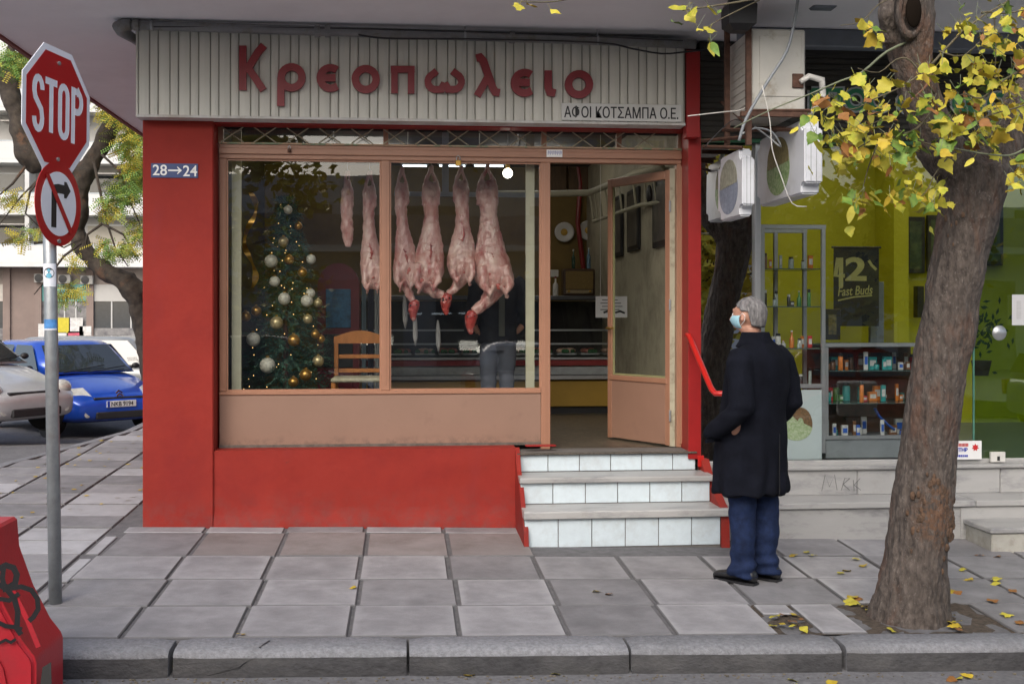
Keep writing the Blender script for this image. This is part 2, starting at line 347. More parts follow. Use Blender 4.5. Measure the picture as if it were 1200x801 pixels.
# base sheet under the slabs
pav = thing('pavement', 'x', 'x'); del pav['label']; del pav['category']; struct(pav)
poly = [(9, -2.74), (-3.9, -2.74), (-4.2, -2.5)]+[(kx+.12, ky) for kx, ky in KERBX]+[(-1.7, 20), (-1.7, .1), (9, .1)]
mb = MB(); bmx = bmesh.new()
mb.v = [(x, y, G(x, y)-.013) for x, y in poly]+[(x, y, G(x, y)-.4) for x, y in poly]; n = len(poly)
mb.f = [tuple(range(n))]+[(i, (i+1) % n, n+(i+1) % n, n+i) for i in range(n)]
me = mb.mesh('mortar_bed', MORT); link('mortar_bed', me, pav)
SL = {}
def slab_mesh(w_, d_, m):
    k = (round(w_, 3), round(d_, 3), m.name)
    if k in SL: return SL[k]
    b = .006; s = MB(); x, y = w_/2, d_/2
    s.v = [(-x+b, -y+b, 0), (x-b, -y+b, 0), (x-b, y-b, 0), (-x+b, y-b, 0), (-x, -y, -.006), (x, -y, -.006), (x, y, -.006), (-x, y, -.006), (-x, -y, -.04), (x, -y, -.04), (x, y, -.04), (-x, y, -.04)]
    s.f = [(0, 1, 2, 3)]+[(4+i, 4+(i+1) % 4, (i+1) % 4, i) for i in range(4)]+[(8+i, 8+(i+1) % 4, 4+(i+1) % 4, 4+i) for i in range(4)]
    SL[k] = s.mesh('pavement_slab', m); return SL[k]
def slab(cx, cy, w_, d_, m):
    o = link('pavement_slab', slab_mesh(w_, d_, m), pav)
    o.location = (cx, cy, G(cx, cy)+random.uniform(-.003, .003))
    o.rotation_euler = (atan2(.033, 1)+random.uniform(-.005, .005), atan2(.02, 1)+random.uniform(-.005, .005), random.uniform(-.004, .004)); return o
rows = [(-2.72, -2.13), (-2.13, -1.54), (-1.54, -.92), (-.92, -.19), (-.19, .0)]
TX, TY = 2.78, -2.42   # tree pit
for k in range(-2, 14):
    x0 = -.877+.595*k; x1 = x0+.595
    for ri, (y0, y1) in enumerate(rows):
        cx, cy = (x0+x1)/2, (y0+y1)/2
        jx = .012 if ri % 2 else -.012
        m = SLABB if ri == 3 and k in (-1, 0, 1, 2) else SLABM
        if ri >= 3 and cx > .9 and cx < 2.4 and cy > -.6: continue
        if ri == 4 and cx > 2.3: continue
        g = random.uniform(.018, .03)
        if ri == 0 and k in (6,): continue      # planting square round the trunk
        if ri == 0 and k == 5:
            slab(2.46, cy, .26, y1-y0-g, m); slab(2.205, -2.24, .2, .19, m); continue
        if ri == 0 and k == 7: slab(cx+.08, cy, .595-g-.16, y1-y0-g, m); continue
        slab(cx+jx, cy, x1-x0-g, y1-y0-random.uniform(.008, .016), m)
# narrow pale strip beside the corner, then the side street pavement
for y0, y1, m in ((-2.7, -2.2, SLABW), (-2.15, -1.62, SLABM), (-1.6, -1.0, SLABW), (-.88, -.32, SLABW)):
    slab(-2.115, (y0+y1)/2, .085, y1-y0-.02, m)
y = -2.72
while y < 14.5:
    h = random.choice((.42, .45, .47)); kx = kerb_x(y+h/2)+.14 if y > -2 else -4.15
    x1 = -2.175
    while x1 > kx+.1:
        x0 = max(x1-.595, kx); gg = .022
        if y > 6 and x1 < -2.8: pass
        m = SLABW if random.random() < .14 else SLABM
        slab((x0+x1)/2, y+h/2, x1-x0-gg, h-gg, m); x1 = x0
    y += h
# kerb stones
kerb = thing('kerb', 'x', 'x'); del kerb['label']; del kerb['category']; struct(kerb)
def kerb_stone(x0, x1, seed, broken=None):
    s = MB(); rings = []; n = 13; rnd = random.Random(seed)
    for i in range(n):
        x = x0+(x1-x0)*i/(n-1); e = min(i, n-1-i); c = .012 if e == 0 else 0
        z = G(x, -2.73)
        w1 = rnd.uniform(-.003, .003); w2 = rnd.uniform(-.004, .004)
        prof = [(-2.735, z-.3), (-2.735, z-.004-c), (-2.745, z+.004-c), (-2.89+w1, z-.001-c), (-2.918+w1, z-.008-c+w2), (-2.936+w2, z-.022-c), (-2.945+w2+c, z-.045), (-2.955+w1+c, z-.14), (-2.96+c, z-.3)]
        if broken and abs(x-broken) < .03: prof = [(py+.02, pz-.02) for py, pz in prof]
        rings.append([(x, py, pz) for py, pz in prof])
    s.loft(rings); return s
kx = [-4.1, -3.55, -2.36, -1.185, -1.17+.01, .018, 1.18, 2.36, 3.55, 4.7, 5.9, 7.1]
edges = [(-4.1, -3.37), (-3.36, -2.37), (-2.36, -1.195), (-1.17, .015), (.03, 1.185), (1.2, 2.345), (2.375, 3.545), (3.56, 4.7), (4.715, 5.9), (5.915, 7.1)]
for i, (a, b) in enumerate(edges):
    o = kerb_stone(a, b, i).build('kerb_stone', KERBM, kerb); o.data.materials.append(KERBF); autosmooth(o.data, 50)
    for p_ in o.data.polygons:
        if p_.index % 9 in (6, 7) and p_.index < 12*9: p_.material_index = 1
# cracked kerb stone: a wandering crack
s = MB(); pts = [(-.70, .006), (-.74, .0), (-.735, -.03), (-.76, -.045), (-.80, -.06), (-.84, -.09), (-.93, -.115), (-1.0, -.13)]
for (ax, az), (bx, bz) in zip(pts, pts[1:]):
    def kp(x, z): return (x, -2.80 if z > 0 else (-2.90+z*.8 if z > -.035 else -2.944-.012*(-z-.03)/.1-.003), G(x, -2.73)+z+.002 if z > 0 else G(x, -2.73)+z)
    a = Vector(kp(ax, az)); b = Vector(kp(bx, bz)); q = Vector((.006, -.0015, .003)); s.quad(a-q, b-q, b+q, a+q)
s.build('crack', BLACK, kerb)
for (a, b), (c, d) in zip(KERBX, KERBX[1:]):
    L_ = Vector((c-a, d-b)).length; n_ = max(1, int(L_/1.0))
    for i in range(n_):
        if b+(d-b)*i/n_ > 15: break
        p = Vector((a+(c-a)*i/n_, b+(d-b)*i/n_)); q = Vector((a+(c-a)*(i+1)/n_, b+(d-b)*(i+1)/n_)); dd = (q-p).normalized(); p += dd*.006; q -= dd*.006; nn = Vector((dd.y, -dd.x))
        s = MB(); rings = []
        for P in (p, q):
            z = G(P.x, P.y); rings.append([(P.x+nn.x*u, P.y+nn.y*u, z+v) for u, v in ((.13, -.5), (.13, 0), (.02, 0), (0, -.02), (-.02, -.5))])
        s.loft(rings).build('kerb_stone', KERBM, kerb)
# corner sweep of kerb stones (left of the frame)
p0 = Vector((-4.1, -2.85)); 
# soil in the tree pit and the broken hole
SOIL = mat('soil', (.06, .045, .032), .95, var=.5, scale=30, bump=1, bscale=60)
s = MB(); n = 14
for j in range(n):
    for i in range(n*2):
        x = 2.0+1.5*i/(2*n-1); y = -2.73+.62*j/(n-1); s.v.append((x, y, G(x, y)-.012+.02*noise.noise(Vector((x*9, y*9, 0)))))
for j in range(n-1):
    for i in range(2*n-1): a = j*2*n+i; s.f.append((a, a+1, a+1+2*n, a+2*n))
o = s.build('soil', SOIL, smooth=True); o['kind'] = 'structure'
# ------------------------------------------------------------------ the building
ZS = 3.82        # soffit height
bld = thing('corner_building', 'pale apartment building with overhanging grey soffit, holding the red butcher shop and the lime shop', 'building', (-1.96, 0, 0))
s = MB(); s.box(-3.12, 9.5, -1.75, 12, ZS, ZS+.28); s.build('balcony_soffit', SOFF, bld)
TRIMR = mat('reddish_slab_edge', (.22, .09, .08), .8, var=.2)
s = MB(); s.box(-3.16, -3.122, -1.75, 12, ZS-.02, ZS+.3); s.build('slab_edge', TRIMR, bld)
UPW = mat('upper_wall_render', (.55, .53, .50), .8, var=.06)
s = MB(); s.box(-2.3, 9.4, -.2, 11.9, ZS+.282, ZS+11); s.build('upper_wall', UPW, bld)
for f in range(3):
    s = MB(); s.box(-3.1, 9.5, -1.18, -.205, ZS+3.1*(f+1), ZS+3.1*(f+1)+.16); s.build('balcony_slab', UPW, bld)
    s = MB(); s.box(-3.1, 9.5, -1.2, -1.15, ZS+3.1*f+.282, ZS+3.1*f+1.2); s.build('balcony_parapet', UPW, bld)
XL, XR = AX(167, 0), 2.31
x249 = AX(250, 0)
# pillar, base wall, red post and lintel
s = MB(); zt = 3.12
s.v = []; s.box(XL, x249, 0, .34, -.06, zt, bev=.008); s.build('red_pillar', RED, bld)
s = MB(); s.box(XL+.001, XL+.25, .345, 11.9, -.1, ZS-.002); s.build('side_wall', RED, bld)
s = MB(); s.box(XL-.075, XL, .62, .9, -.03, .32, bev=.01); s.build('wall_stub', RED, bld)
# base wall, slightly uneven plaster flaring at the steps
XB = .872
s = MB(); nx, nz = 46, 14
for j in range(nz+1):
    for i in range(nx+1):
        x = x249+.001+(XB-x249)*i/nx; z = -.08+(.60+.08)*j/nz
        fl = .045*smooth(.16, -.02, z)*(.6+.4*noise.noise(Vector((x*3, 0, 0))))
        s.v.append((x, .02-fl+.006*noise.noise(Vector((x*5, z*5, 1))), z))
for j in range(nz):
    for i in range(nx): a = j*(nx+1)+i; s.f.append((a, a+1, a+nx+2, a+nx+1))
s.build('red_base_wall', RED, bld, smooth=True)
s = MB(); s.box(x249+.001, XB, .022, .22, .585, .603); s.build('wall_ledge', RED, bld)
# cheek walls of the steps
zg = G(XB, -.3)
s = MB(); s.prism([(.03, .603), (.03, -.1), (-.66, -.1), (-.64, .07), (-.46, .19), (-.30, .34), (-.12, .44), (-.03, .56)], XB-.004, XB+.03, 'YZ'); s.build('step_cheek', RED, bld)
s = MB(); s.prism([(.06, .50), (.06, -.14), (-.62, -.14), (-.60, .20), (-.5, .235), (-.30, .33), (-.12, .42), (-.03, .50)], 2.338, 2.40, 'YZ'); s.build('step_cheek', RED, bld)
px0 = AX(806, 0); px1 = AX(821, 0)
s = MB(); s.box(px0, px1, -.02, .25, .50, 3.10, bev=.004); s.build('red_post', REDP, bld)
s = MB(); s.box(AX(803, -.1), AX(819, -.1), -.14, -.022, 3.02, AZ(803, 60, -.1), bev=.004); s.build('red_post', REDP, bld)
s = MB(); s.box(x249, px0-.001, .03, .2, 3.10, 3.16); s.build('red_lintel', REDP, bld)
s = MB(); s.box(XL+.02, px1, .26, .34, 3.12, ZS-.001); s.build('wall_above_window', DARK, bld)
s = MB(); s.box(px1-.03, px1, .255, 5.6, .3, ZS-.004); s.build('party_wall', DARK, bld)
# address plaque
BLUE = mat('plaque_blue_enamel', (.02, .045, .16), .35, var=.1)
p0 = at(177, 208, -.006); p1 = at(232, 192, -.006)
pq = thing('address_plaque', 'small blue enamel plaque reading 28 to 24 on the red pillar', 'plaque', (p0.x, -.006, p0.z))
s = MB(); s.box(p0.x, p1.x, -.008, -.001, p0.z, p1.z); s.build('plate', BLUE, pq)
text('lettering', '28', WHITE, at(179, 205.5, -.01), (1, 0, 0), (0, 0, 1), .082, pq, width=.105, bold=.01)
text('lettering', '24', WHITE, at(214.5, 206.5, -.01), (1, 0, 0), (0, 0, 1), .082, pq, width=.105, bold=.01)
s = MB(); a = at(197, 199.6, -.01); b = at(213, 200, -.01)
s.box(a.x, b.x-.01, -.011, -.009, a.z-.006, a.z+.006); s.add([(b.x-.035, -.0115, a.z+.026), (b.x-.03, -.0115, a.z+.028), (b.x+.002, -.0115, a.z), (b.x-.03, -.0115, a.z-.028), (b.x-.035, -.0115, a.z-.026), (b.x-.018, -.0115, a.z)], [(0, 1, 2, 5), (5, 2, 3, 4)])
s.build('arrow', WHITE, pq)

# ------------------------------------------------------------------ the big sign box
YS = -.14
sx0, sx1 = AX(160, YS), AX(803, YS)
zb = (AZ(160, 136, YS)+AZ(803, 147, YS))/2; ztop = (AZ(160, 36, YS)+AZ(803, 52, YS))/2+.03
sgn = thing('shop_sign', 'long cream ribbed metal sign with dark red Greek letters over the butcher shop window', 'sign', (sx0, YS, zb))
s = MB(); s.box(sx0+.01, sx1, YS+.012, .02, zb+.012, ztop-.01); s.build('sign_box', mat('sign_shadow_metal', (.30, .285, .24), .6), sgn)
xx = sx0+.012; i = 0; STR = {}
while xx < sx1-.02:
    w_ = .086 if i % 2 == 0 else .062
    if w_ not in STR:
        st = MB(); h_ = ztop-zb-.03; e = .004
        rings = [[(0, .006, z), (e, -.001, z), (w_*.5, -.004, z), (w_-.006-e, -.001, z), (w_-.006, .006, z)] for z in (0, h_)]
        n_ = 5; st.v = rings[0]+rings[1]; st.f = [(k, k+1, k+1+n_, k+n_) for k in range(n_-1)]; STR[w_] = st.mesh('metal_strip', CREAMM)
    o = link('metal_strip', STR[w_], sgn); o.location = (xx, YS+.002+random.uniform(-.001, .001), zb+.016)
    xx += w_; i += 1
s = MB(); s.box(sx0-.004, sx1, YS-.008, .03, zb-.004, zb+.014); s.build('bottom_rail', mat('sign_rail_white', (.55, .54, .52), .5, stain=(.3, .22, .15), stain_scale=5, stain_amt=.5), sgn)
s = MB(); s.box(sx0-.004, sx0+.010, YS-.006, .03, zb+.015, ztop); s.build('end_trim', CREAMM, sgn)
YL = YS-.012
def lm(u, v, d): p = at(u, v, YL); return Vector((p.x, YL-.028+d, p.z))
W = 8.6
letters = {
 'K': [[(285, 54.5), (285, 106.5)], [(309.5, 54), (302, 63), (290, 83)], [(290, 79), (298, 90), (309, 106.5)]],
 'r': [arc(342, 91.5, 12.2, 0, 360, 22), [(329.6, 92), (329.4, 125)]],
 'e': [arc(387.5, 92.3, 12, 52, 308, 16)+[(395.5, 101.5)], [(379, 92), (393.5, 92)]],
 'o': [arc(428.7, 93.6, 12.2, 0, 360, 22)],
 'p': [[(458, 82), (486, 82)], [(462.3, 85), (462.3, 110)], [(481.7, 85.5), (481.7, 110.5)]],
 'w': [[(511.5, 84)]+arc(510.5, 96.5, 8.2+1, 115, 270, 8)+[(517, 105.5), (520.8, 98)], [(530, 84)]+arc(531.5, 96.5, 9.2, 65, -90, 8)+[(525, 105.5), (520.8, 98)]],
 'l': [[(558, 69), (562, 68), (566, 72), (577, 103), (580, 108.5), (585.5, 109.5)], [(571.5, 91), (559, 113)]],
 'e2': [arc(614.5, 97.8, 12, 52, 308, 16)+[(622.5, 107)], [(606, 97.5), (620.5, 97.5)]],
 'i': [[(642, 83.5), (642, 103), (644, 108.5), (650.5, 110)]],
 'o2': [arc(678, 99.6, 12.2, 0, 360, 22)]}
for k, strokes in letters.items():
    s = MB()
    for j, st in enumerate(strokes): s.stroke(st, W*(.92 if k[0] in 'pw' else 1), lambda u, v, d, j=j: lm(u, v, d)+Vector((0, -.0012*j, 0)), .03)
    s.build('letter', MAROON, sgn)
a = at(658, 138.5, YS-.02); b = at(799, 121.5, YS-.02)
zz0, zz1 = (AZ(658, 138, YS)+AZ(799, 146, YS))/2, (AZ(658, 119.5, YS)+AZ(799, 125, YS))/2
pl = MB().box(a.x, b.x, YS-.018, YS-.007, zb+.02, zz1, bev=.002).build('name_plate', mat('name_plate_white', (.60, .60, .58), .4, var=.05, stain=(.4, .38, .33), stain_scale=3, stain_amt=.4), sgn)
for k_, (ox, oz) in enumerate(((0, 0), (.003, 0), (.0015, .0015))): text('lettering', 'ΑΦΟΙ ΚΟΤΣΑΜΠΑ Ο.Ε.', BLACK, (a.x+.020+ox, YS-.0195-.0006*k_, zb+.02+.018+oz), (1, 0, 0), (0, 0, 1), zz1-zb-.02-.040, pl, width=b.x-a.x-.05, ext=.0002)
# pipe along the soffit
pp = thing('drain_pipe', 'long grey drain pipe running under the soffit above the cream sign', 'pipe', (sx0, -.2, 3.7))
def yz(px, py): q = at(px, py, -.22); return (q.x, -.22, q.z)
PIPEM = mat('painted_pipe', (.20, .205, .21), .5, .2, var=.25, scale=6, stain=(.10, .085, .05), stain_scale=6, stain_amt=.7)
pts = [yz(150, 29), yz(300, 34), yz(480, 40), yz(640, 45), yz(815, 52)]
s = MB(); s.tube(pts, .037, 12); s.build('straight_run', PIPEM, pp, smooth=True)
q = Vector(pts[0]); s = MB(); s.tube([q+Vector((.02, 0, 0)), q+Vector((-.03, 0, 0)), q+Vector((-.075, .03, -.01)), q+Vector((-.07, .1, -.025)), q+Vector((-.03, .3, -.03)), q+Vector((.02, .6, -.04))], [.045, .046, .046, .044, .037, .037], 12); s.build('elbow', PIPEM, pp, smooth=True)
for pxx, pyy in ((160, 29), (372, 37), (384, 37), (600, 44)):
    c = Vector(yz(pxx, pyy)); MB().tube([c-Vector((.02, 0, 0)), c+Vector((.02, 0, 0))], .045, 12).build('coupling', PIPEM, pp)
for pxx, pyy in ((178, 30), (545, 42), (700, 47)):
    c = Vector(yz(pxx, pyy)); s = MB(); s.tube([c+Vector((0, 0, .03)), (c.x, c.y, ZS)], .005, 6); s.tube([c-Vector((.008, 0, 0)), c+Vector((.008, 0, 0))], .041, 12); s.build('pipe_hanger', GREYM, pp)
def cable(name, pts, r, m, label, cat='cable', sub=3, group=None):
    P = [Vector(p) for p in pts]; out = []
    for i in range(len(P)-1):
        a, b, c, d = P[max(i-1, 0)], P[i], P[i+1], P[min(i+2, len(P)-1)]
        for k in range(sub):
            t = k/sub; out.append(.5*((2*b)+(-a+c)*t+(2*a-5*b+4*c-d)*t*t+(-a+3*b-3*c+d)*t**3))
    out.append(P[-1]); o = MB().tube(out, r, 6).build(name, m, smooth=True); return tag(o, label, cat, group)
cable('black_cable', [at(x, y, -.27) for x, y in ((420, 41), (450, 45), (500, 45.5), (560, 46), (700, 50), (740, 57), (775, 63), (803, 61), (830, 58))], .007, BLACK, 'thin black cable drooping along the pipe above the shop letters')
cable('black_cable', [at(x, y, -.25) for x, y in ((180, 31.5), (300, 32), (480, 35.5), (650, 41), (800, 48))], .006, BLACK, 'straight black cable lying on top of the grey drain pipe')

# ------------------------------------------------------------------ shop window and door
YW = .2
def wx(px): return AX(px, YW)
def wz(px, py): return AZ(px, py, YW)
zbeam0, zbeam1 = wz(500, 188.5), wz(500, 172); zpan0 = .604; zpan1 = (wz(265, 460)+wz(633, 455))/2
ztr = 3.115
xa, xb, xm0, xm1, xc0, xc1, xd0, xd1 = wx(257), wx(265), wx(446.5), wx(456.5), wx(634), wx(645), wx(793), px0-.002
win = thing('shop_window', 'peach framed double shop window with solid lower panel in the red butcher facade', 'window', (xa, YW, zpan0))
s = MB(); s.box(xa, xd1, YW, YW+.08, zbeam0, zbeam1, bev=.004); s.box(xa, xd1, YW-.018, YW-.001, zbeam0+.035, zbeam1-.03, bev=.003); s.build('transom_beam', PEACH, win)
s = MB(); s.box(xa, xd1, YW-.012, YW+.02, zbeam1+.001, zbeam1+.014); s.build('green_beam_strip', mat('faded_green_paint', (.22, .27, .17), .6, stain=(.5, .3, .2), stain_scale=6, stain_amt=.8, stain_lo=.45, stain_hi=.5), win)
for n_, a, b in (('side_frame', xa, xb), ('mullion', xm0, xm1), ('door_post', xc0, xc1)):
    s = MB(); s.box(a, b, YW+.002, YW+.07, zpan1+.001 if n_ != 'door_post' else .565, zbeam0-.001, bev=.004)
    c = (a+b)/2; s.box(c-.008, c+.008, YW-.006, YW+.001, zpan1+.05 if n_ != 'door_post' else .60, zbeam0-.02); s.build(n_, PEACH, win)
s = MB(); s.box(xa, xc0-.001, YW+.004, YW+.06, zpan0, zpan1-.028, bev=.003); s.build('lower_panel', PEACHP, win)
s = MB(); s.box(xa, xc0-.001, YW-.008, YW+.07, zpan1-.027, zpan1, bev=.003); s.build('bottom_rail', PEACH, win)
s = MB(); s.box(xa, xc0-.001, YW-.01, YW+.06, zpan0-.0005, zpan0+.02); s.build('sill_strip', mat('dark_sill', (.11, .09, .075), .7, var=.4, scale=14), win)  # narrow dark strip along the foot of the lower panel
for a, b in ((xb, xm0), (xm1, xc0)):
    s = MB()
    for (x0, x1, z0, z1) in ((a, b, zpan1, zpan1+.014), (a, b, zbeam0-.014, zbeam0), (a, a+.012, zpan1+.0141, zbeam0-.0141), (b-.012, b, zpan1+.0141, zbeam0-.0141)): s.box(x0, x1, YW+.02, YW+.034, z0, z1)
    s.build('glazing_bead', PEACH, win)
    MB().quad((a, YW+.036, zpan1), (b, YW+.036, zpan1), (b, YW+.036, zbeam0), (a, YW+.036, zbeam0)).build('pane', GL, win)
# transom light with bars
for a, b in ((xa, wx(450)), (wx(456), wx(635)), (wx(642), xd1)):
    MB().quad((a, YW+.05, zbeam1+.015), (b, YW+.05, zbeam1+.015), (b, YW+.05, ztr), (a, YW+.05, ztr)).build('transom_pane', GL, win)
for p in (258, 452, 638, 726, 798):
    MB().box(wx(p)-.02, wx(p)+.02, YW+.02, YW+.07, zbeam1+.015, ztr).build('transom_bar', PEACH, win)
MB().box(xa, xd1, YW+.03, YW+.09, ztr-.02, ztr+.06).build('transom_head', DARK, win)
# door frame at the right
s = MB(); s.box(xd0, xd1, YW, YW+.08, .57, zbeam0-.001, bev=.004); s.box(xd0+.02, xd0+.045, YW-.01, YW-.001, .6, zbeam0-.02); s.build('door_jamb', PEACH, win)
s = MB(); s.box(wx(787), xd0-.001, YW+.06, YW+.1, .57, zbeam0-.03); s.build('door_stop', mat('old_cream_paint', (.40, .38, .28), .6, stain=(.15, .12, .08), stain_scale=8, stain_amt=.6), win)
# lattice gate folded behind the transom
gt = thing('lattice_gate', 'thin cream crossed metal lattice running along the transom above the shop window', 'grille', (xa, YW, zbeam1))
LAT = mat('lattice_cream_metal', (.36, .33, .24), .5, .2, var=.2)
pit = .17; h_ = ztr-zbeam1-.03; x = xa+.02
for sgn_ in (1, -1):
    me = MB(); p = Vector((0, 0, 0)); q = Vector((pit, 0, h_ if sgn_ > 0 else -h_)); me.tube([p, q], .0055, 5); me = me.mesh('lattice_bar', LAT)
    x = xa+.02
    while x < xd1-pit:
        o = link('lattice_bar', me, gt); o.location = (x, YW-.022-(.012 if sgn_ > 0 else 0), zbeam1+.012+(0 if sgn_ > 0 else h_)); x += .125*2
# padlocks, sticker
BRASS = mat('brass', (.45, .27, .06), .35, .8, var=.15)
for (pxx, pyy, sc, lab) in ((537, 191, 1.0, 'brass padlock hanging from the peach beam above the hanging carcasses'), (339, 176, .6, 'small rusty padlock on the peach beam above the left window pane')):
    p = at(pxx, pyy, YW-.035); t = thing('padlock', lab, 'padlock', p)
    MB().box(p.x-.022*sc, p.x+.022*sc, p.y-.012, p.y+.012, p.z-.025*sc, p.z+.022*sc, bev=.005).build('lock_body', BRASS if sc == 1 else RUST, t)
    MB().tube([(p.x-.014*sc, p.y, p.z+.02*sc), (p.x-.014*sc, p.y, p.z+.045*sc), (p.x, p.y, p.z+.06*sc), (p.x+.014*sc, p.y, p.z+.045*sc), (p.x+.014*sc, p.y, p.z+.02*sc)], .004, 6).build('shackle', GREYM, t)
p = at(640.5, 184, YW-.02); q = at(659, 175.5, YW-.02)
st = thing('sticker', 'small blue and white printed sticker on the peach beam above the door post', 'sticker', (p.x, YW-.02, p.z))
MB().box(p.x, q.x, YW-.0225, YW-.0195, p.z, q.z).build('backing', WHITE, st)
for k_ in range(6):
    x_ = p.x+.012+k_*.019; s = MB(); s.stroke([(x_, p.z+.018), (x_+.003, q.z-.01), (x_+.012, p.z+.026), (x_+.013, q.z-.012)], .0035, lambda u, v, d: Vector((u, YW-.0235, v))); s.build('tiny_print', mat('blue_ink', (.03, .05, .4), .5), st)
# the open door: hinged at the right, swung inward
hx, hy = wx(789), YW+.07; fx = at(714, 400, 1.0); ang = None
free = at(714, 350, .98); D2 = Vector((free.x-hx, free.y-hy)); DL = D2.length; ang = atan2(D2.y, D2.x)
door = thing('shop_door', 'peach framed glass shop door standing open inward beside the red post', 'door', (hx, hy, .575), rot=(0, 0, ang))
dz1 = wz(789, 198)-.575
s = MB()
s.box(.0, .055, -.02, .02, 0, dz1, bev=.003); s.box(DL-.055, DL, -.02, .02, 0, dz1, bev=.003); s.box(.056, DL-.056, -.02, .02, dz1-.07, dz1, bev=.003)
s.build('door_frame', PEACH, door, local=True)
zp = .50
MB().box(.056, DL-.056, -.018, .018, 0.005, zp, bev=.003).build('lower_panel', mat('peach_door_enamel', (.29, .165, .115), .5, var=.08, scale=2, spec=.3, stain=(.20, .12, .09), stain_scale=4, stain_amt=.6, stain_lo=.58, stain_hi=.75), door, local=True)
MB().box(.03, DL-.03, -.028, .028, zp+.001, zp+.045, bev=.004).build('middle_rail', PEACH, door, local=True)
MB().quad((.056, 0, zp+.04), (DL-.056, 0, zp+.04), (DL-.056, 0, dz1-.07), (.056, 0, dz1-.07)).build('pane', GLI, door, local=True)
s = MB(); s.box(.056, DL-.056, -.006, .006, zp+.046, zp+.062); s.box(DL-.072, DL-.056, -.006, .006, zp+.063, dz1-.071); s.build('glazing_bead', mat('bead_olive', (.25, .25, .12), .6), door, local=True)
s = MB(); s.tube([(DL-.03, .02, zp+.45), (DL-.03, .055, zp+.45), (DL-.12, .055, zp+.45)], .009, 8); s.build('door_handle', BRASS, door, local=True)
for z in (.2, 1.1, 1.9): MB().tube([(-.008, .02, z), (-.008, .02, z+.09)], .009, 8).build('hinge', GREYM, door, local=True)

# ------------------------------------------------------------------ steps
TILE = mat('pale_blue_wall_tile', (.56, .64, .68), .3, var=.05, scale=18, bump=.35, bscale=22, rnd=.05, stain=(.42, .44, .44), stain_scale=5, stain_amt=.4)
steps = thing('entrance_steps', 'three entrance steps with pale tiled risers and marble treads below the open shop door', 'steps', (XB, 0, 0))
GROUT = mat('grout', (.14, .13, .12), .9)
x0s = XB+.004
lev = [(.07, x0s, 2.315, .415, .545, .125), (-.29, x0s, 2.33, .21, .355, -.25), (-.60, x0s, 2.337, -.14, .155, -.5)]
spec = [ # riser front Y, x0, x1, z0, z1
 (.0, x0s, 2.30, .415, .545), (-.30, x0s, 2.335, .212, .368), (-.60, x0s, 2.335, -.06, .150)]
for k, (y, x0, x1, z0, z1) in enumerate(spec):
    MB().box(x0, x1, y+.008, (.25, .02, -.28)[k], z0-.1, z1+(.02 if k == 0 else -.001)).build('step_core', GROUT, steps)
    offs = (0, -.0, 0)[k]; tw = .248; xx = x0; n_ = 0
    while xx < x1-.01:
        xe = min(xx+tw, x1); key = (round(xe-xx, 3), k)
        s = MB().box(0, xe-xx-.006, 0, .008, 0, z1-z0-.004, bev=.0025)
        if key not in SL: SL[key] = s.mesh('riser_tile', TILE)
        o = link('riser_tile', SL[key], steps); o.location = (xx+.003, y+random.uniform(-.001, .001), z0+.002)
        xx = xe
for (y0, y1, x1, z0, z1) in ((-.335, .0, 2.36, .370, .412), (-.635, -.292, 2.40, .152, .209)):
    s = MB(); n_ = 24
    rings = []
    for i in range(n_+1):
        x = x0s-.006+(x1-x0s+.006)*i/n_; j = .004*noise.noise(Vector((x*7, y0*5, 0))); 
        rings.append([(x, y1, z0), (x, y0+j+.006, z0), (x, y0+j, z0+.006), (x, y0+j, z1-.01), (x, y0+j+.008, z1), (x, y1, z1)])
    s.loft(rings); o = s.build('marble_tread', MARBLE, steps); autosmooth(o.data, 30)
s = MB(); s.box(x0s, 2.305, -.035, .3, .547, .562, bev=.005)
s.build('door_sill', mat('speckled_terrazzo', (.035, .03, .026), .55, col2=(.13, .11, .085), scale=55, detail=2, stain=(.04, .035, .03), stain_scale=3, stain_amt=.5), steps)
p = at(633, 524.5, .1); MB().box(p.x-.12, p.x+.12, .04, .12, .605, .615, bev=.003).build('brush', REDP); tag(bpy.data.objects['brush'], 'thin red wooden strip lying on the wall ledge left of the doorway', 'strip')
# red handrail
a = at(805, 392, -.03); b = at(834, 456, -.55)
hr = thing('handrail', 'bright red tubular handrail sloping down from the red post behind the man', 'handrail', a)
HRM = mat('bright_red_paint', (.46, .016, .012), .3, var=.05)
c = at(846, 461, -.62)
s = MB(); s.tube([a, a+Vector((.01, -.03, -.01)), a.lerp(b, .9), b, b.lerp(c, .3)+Vector((0, -.02, -.02)), c, c+Vector((.12, .0, -.01)), c+Vector((.17, .01, -.06)), (c.x+.18, c.y+.02, .8)], .022, 10); s.build('rail_tube', HRM, hr, smooth=True)
MB().tube([(c.x+.18, c.y+.02, .8), (c.x+.18, c.y+.02, G(c.x, c.y))], .021, 10).build('rail_post', HRM, hr, smooth=True)
MB().box(px1-.03, px1+.02, -.034, -.021, .44, .53, bev=.004).build('wall_bracket', HRM, hr)
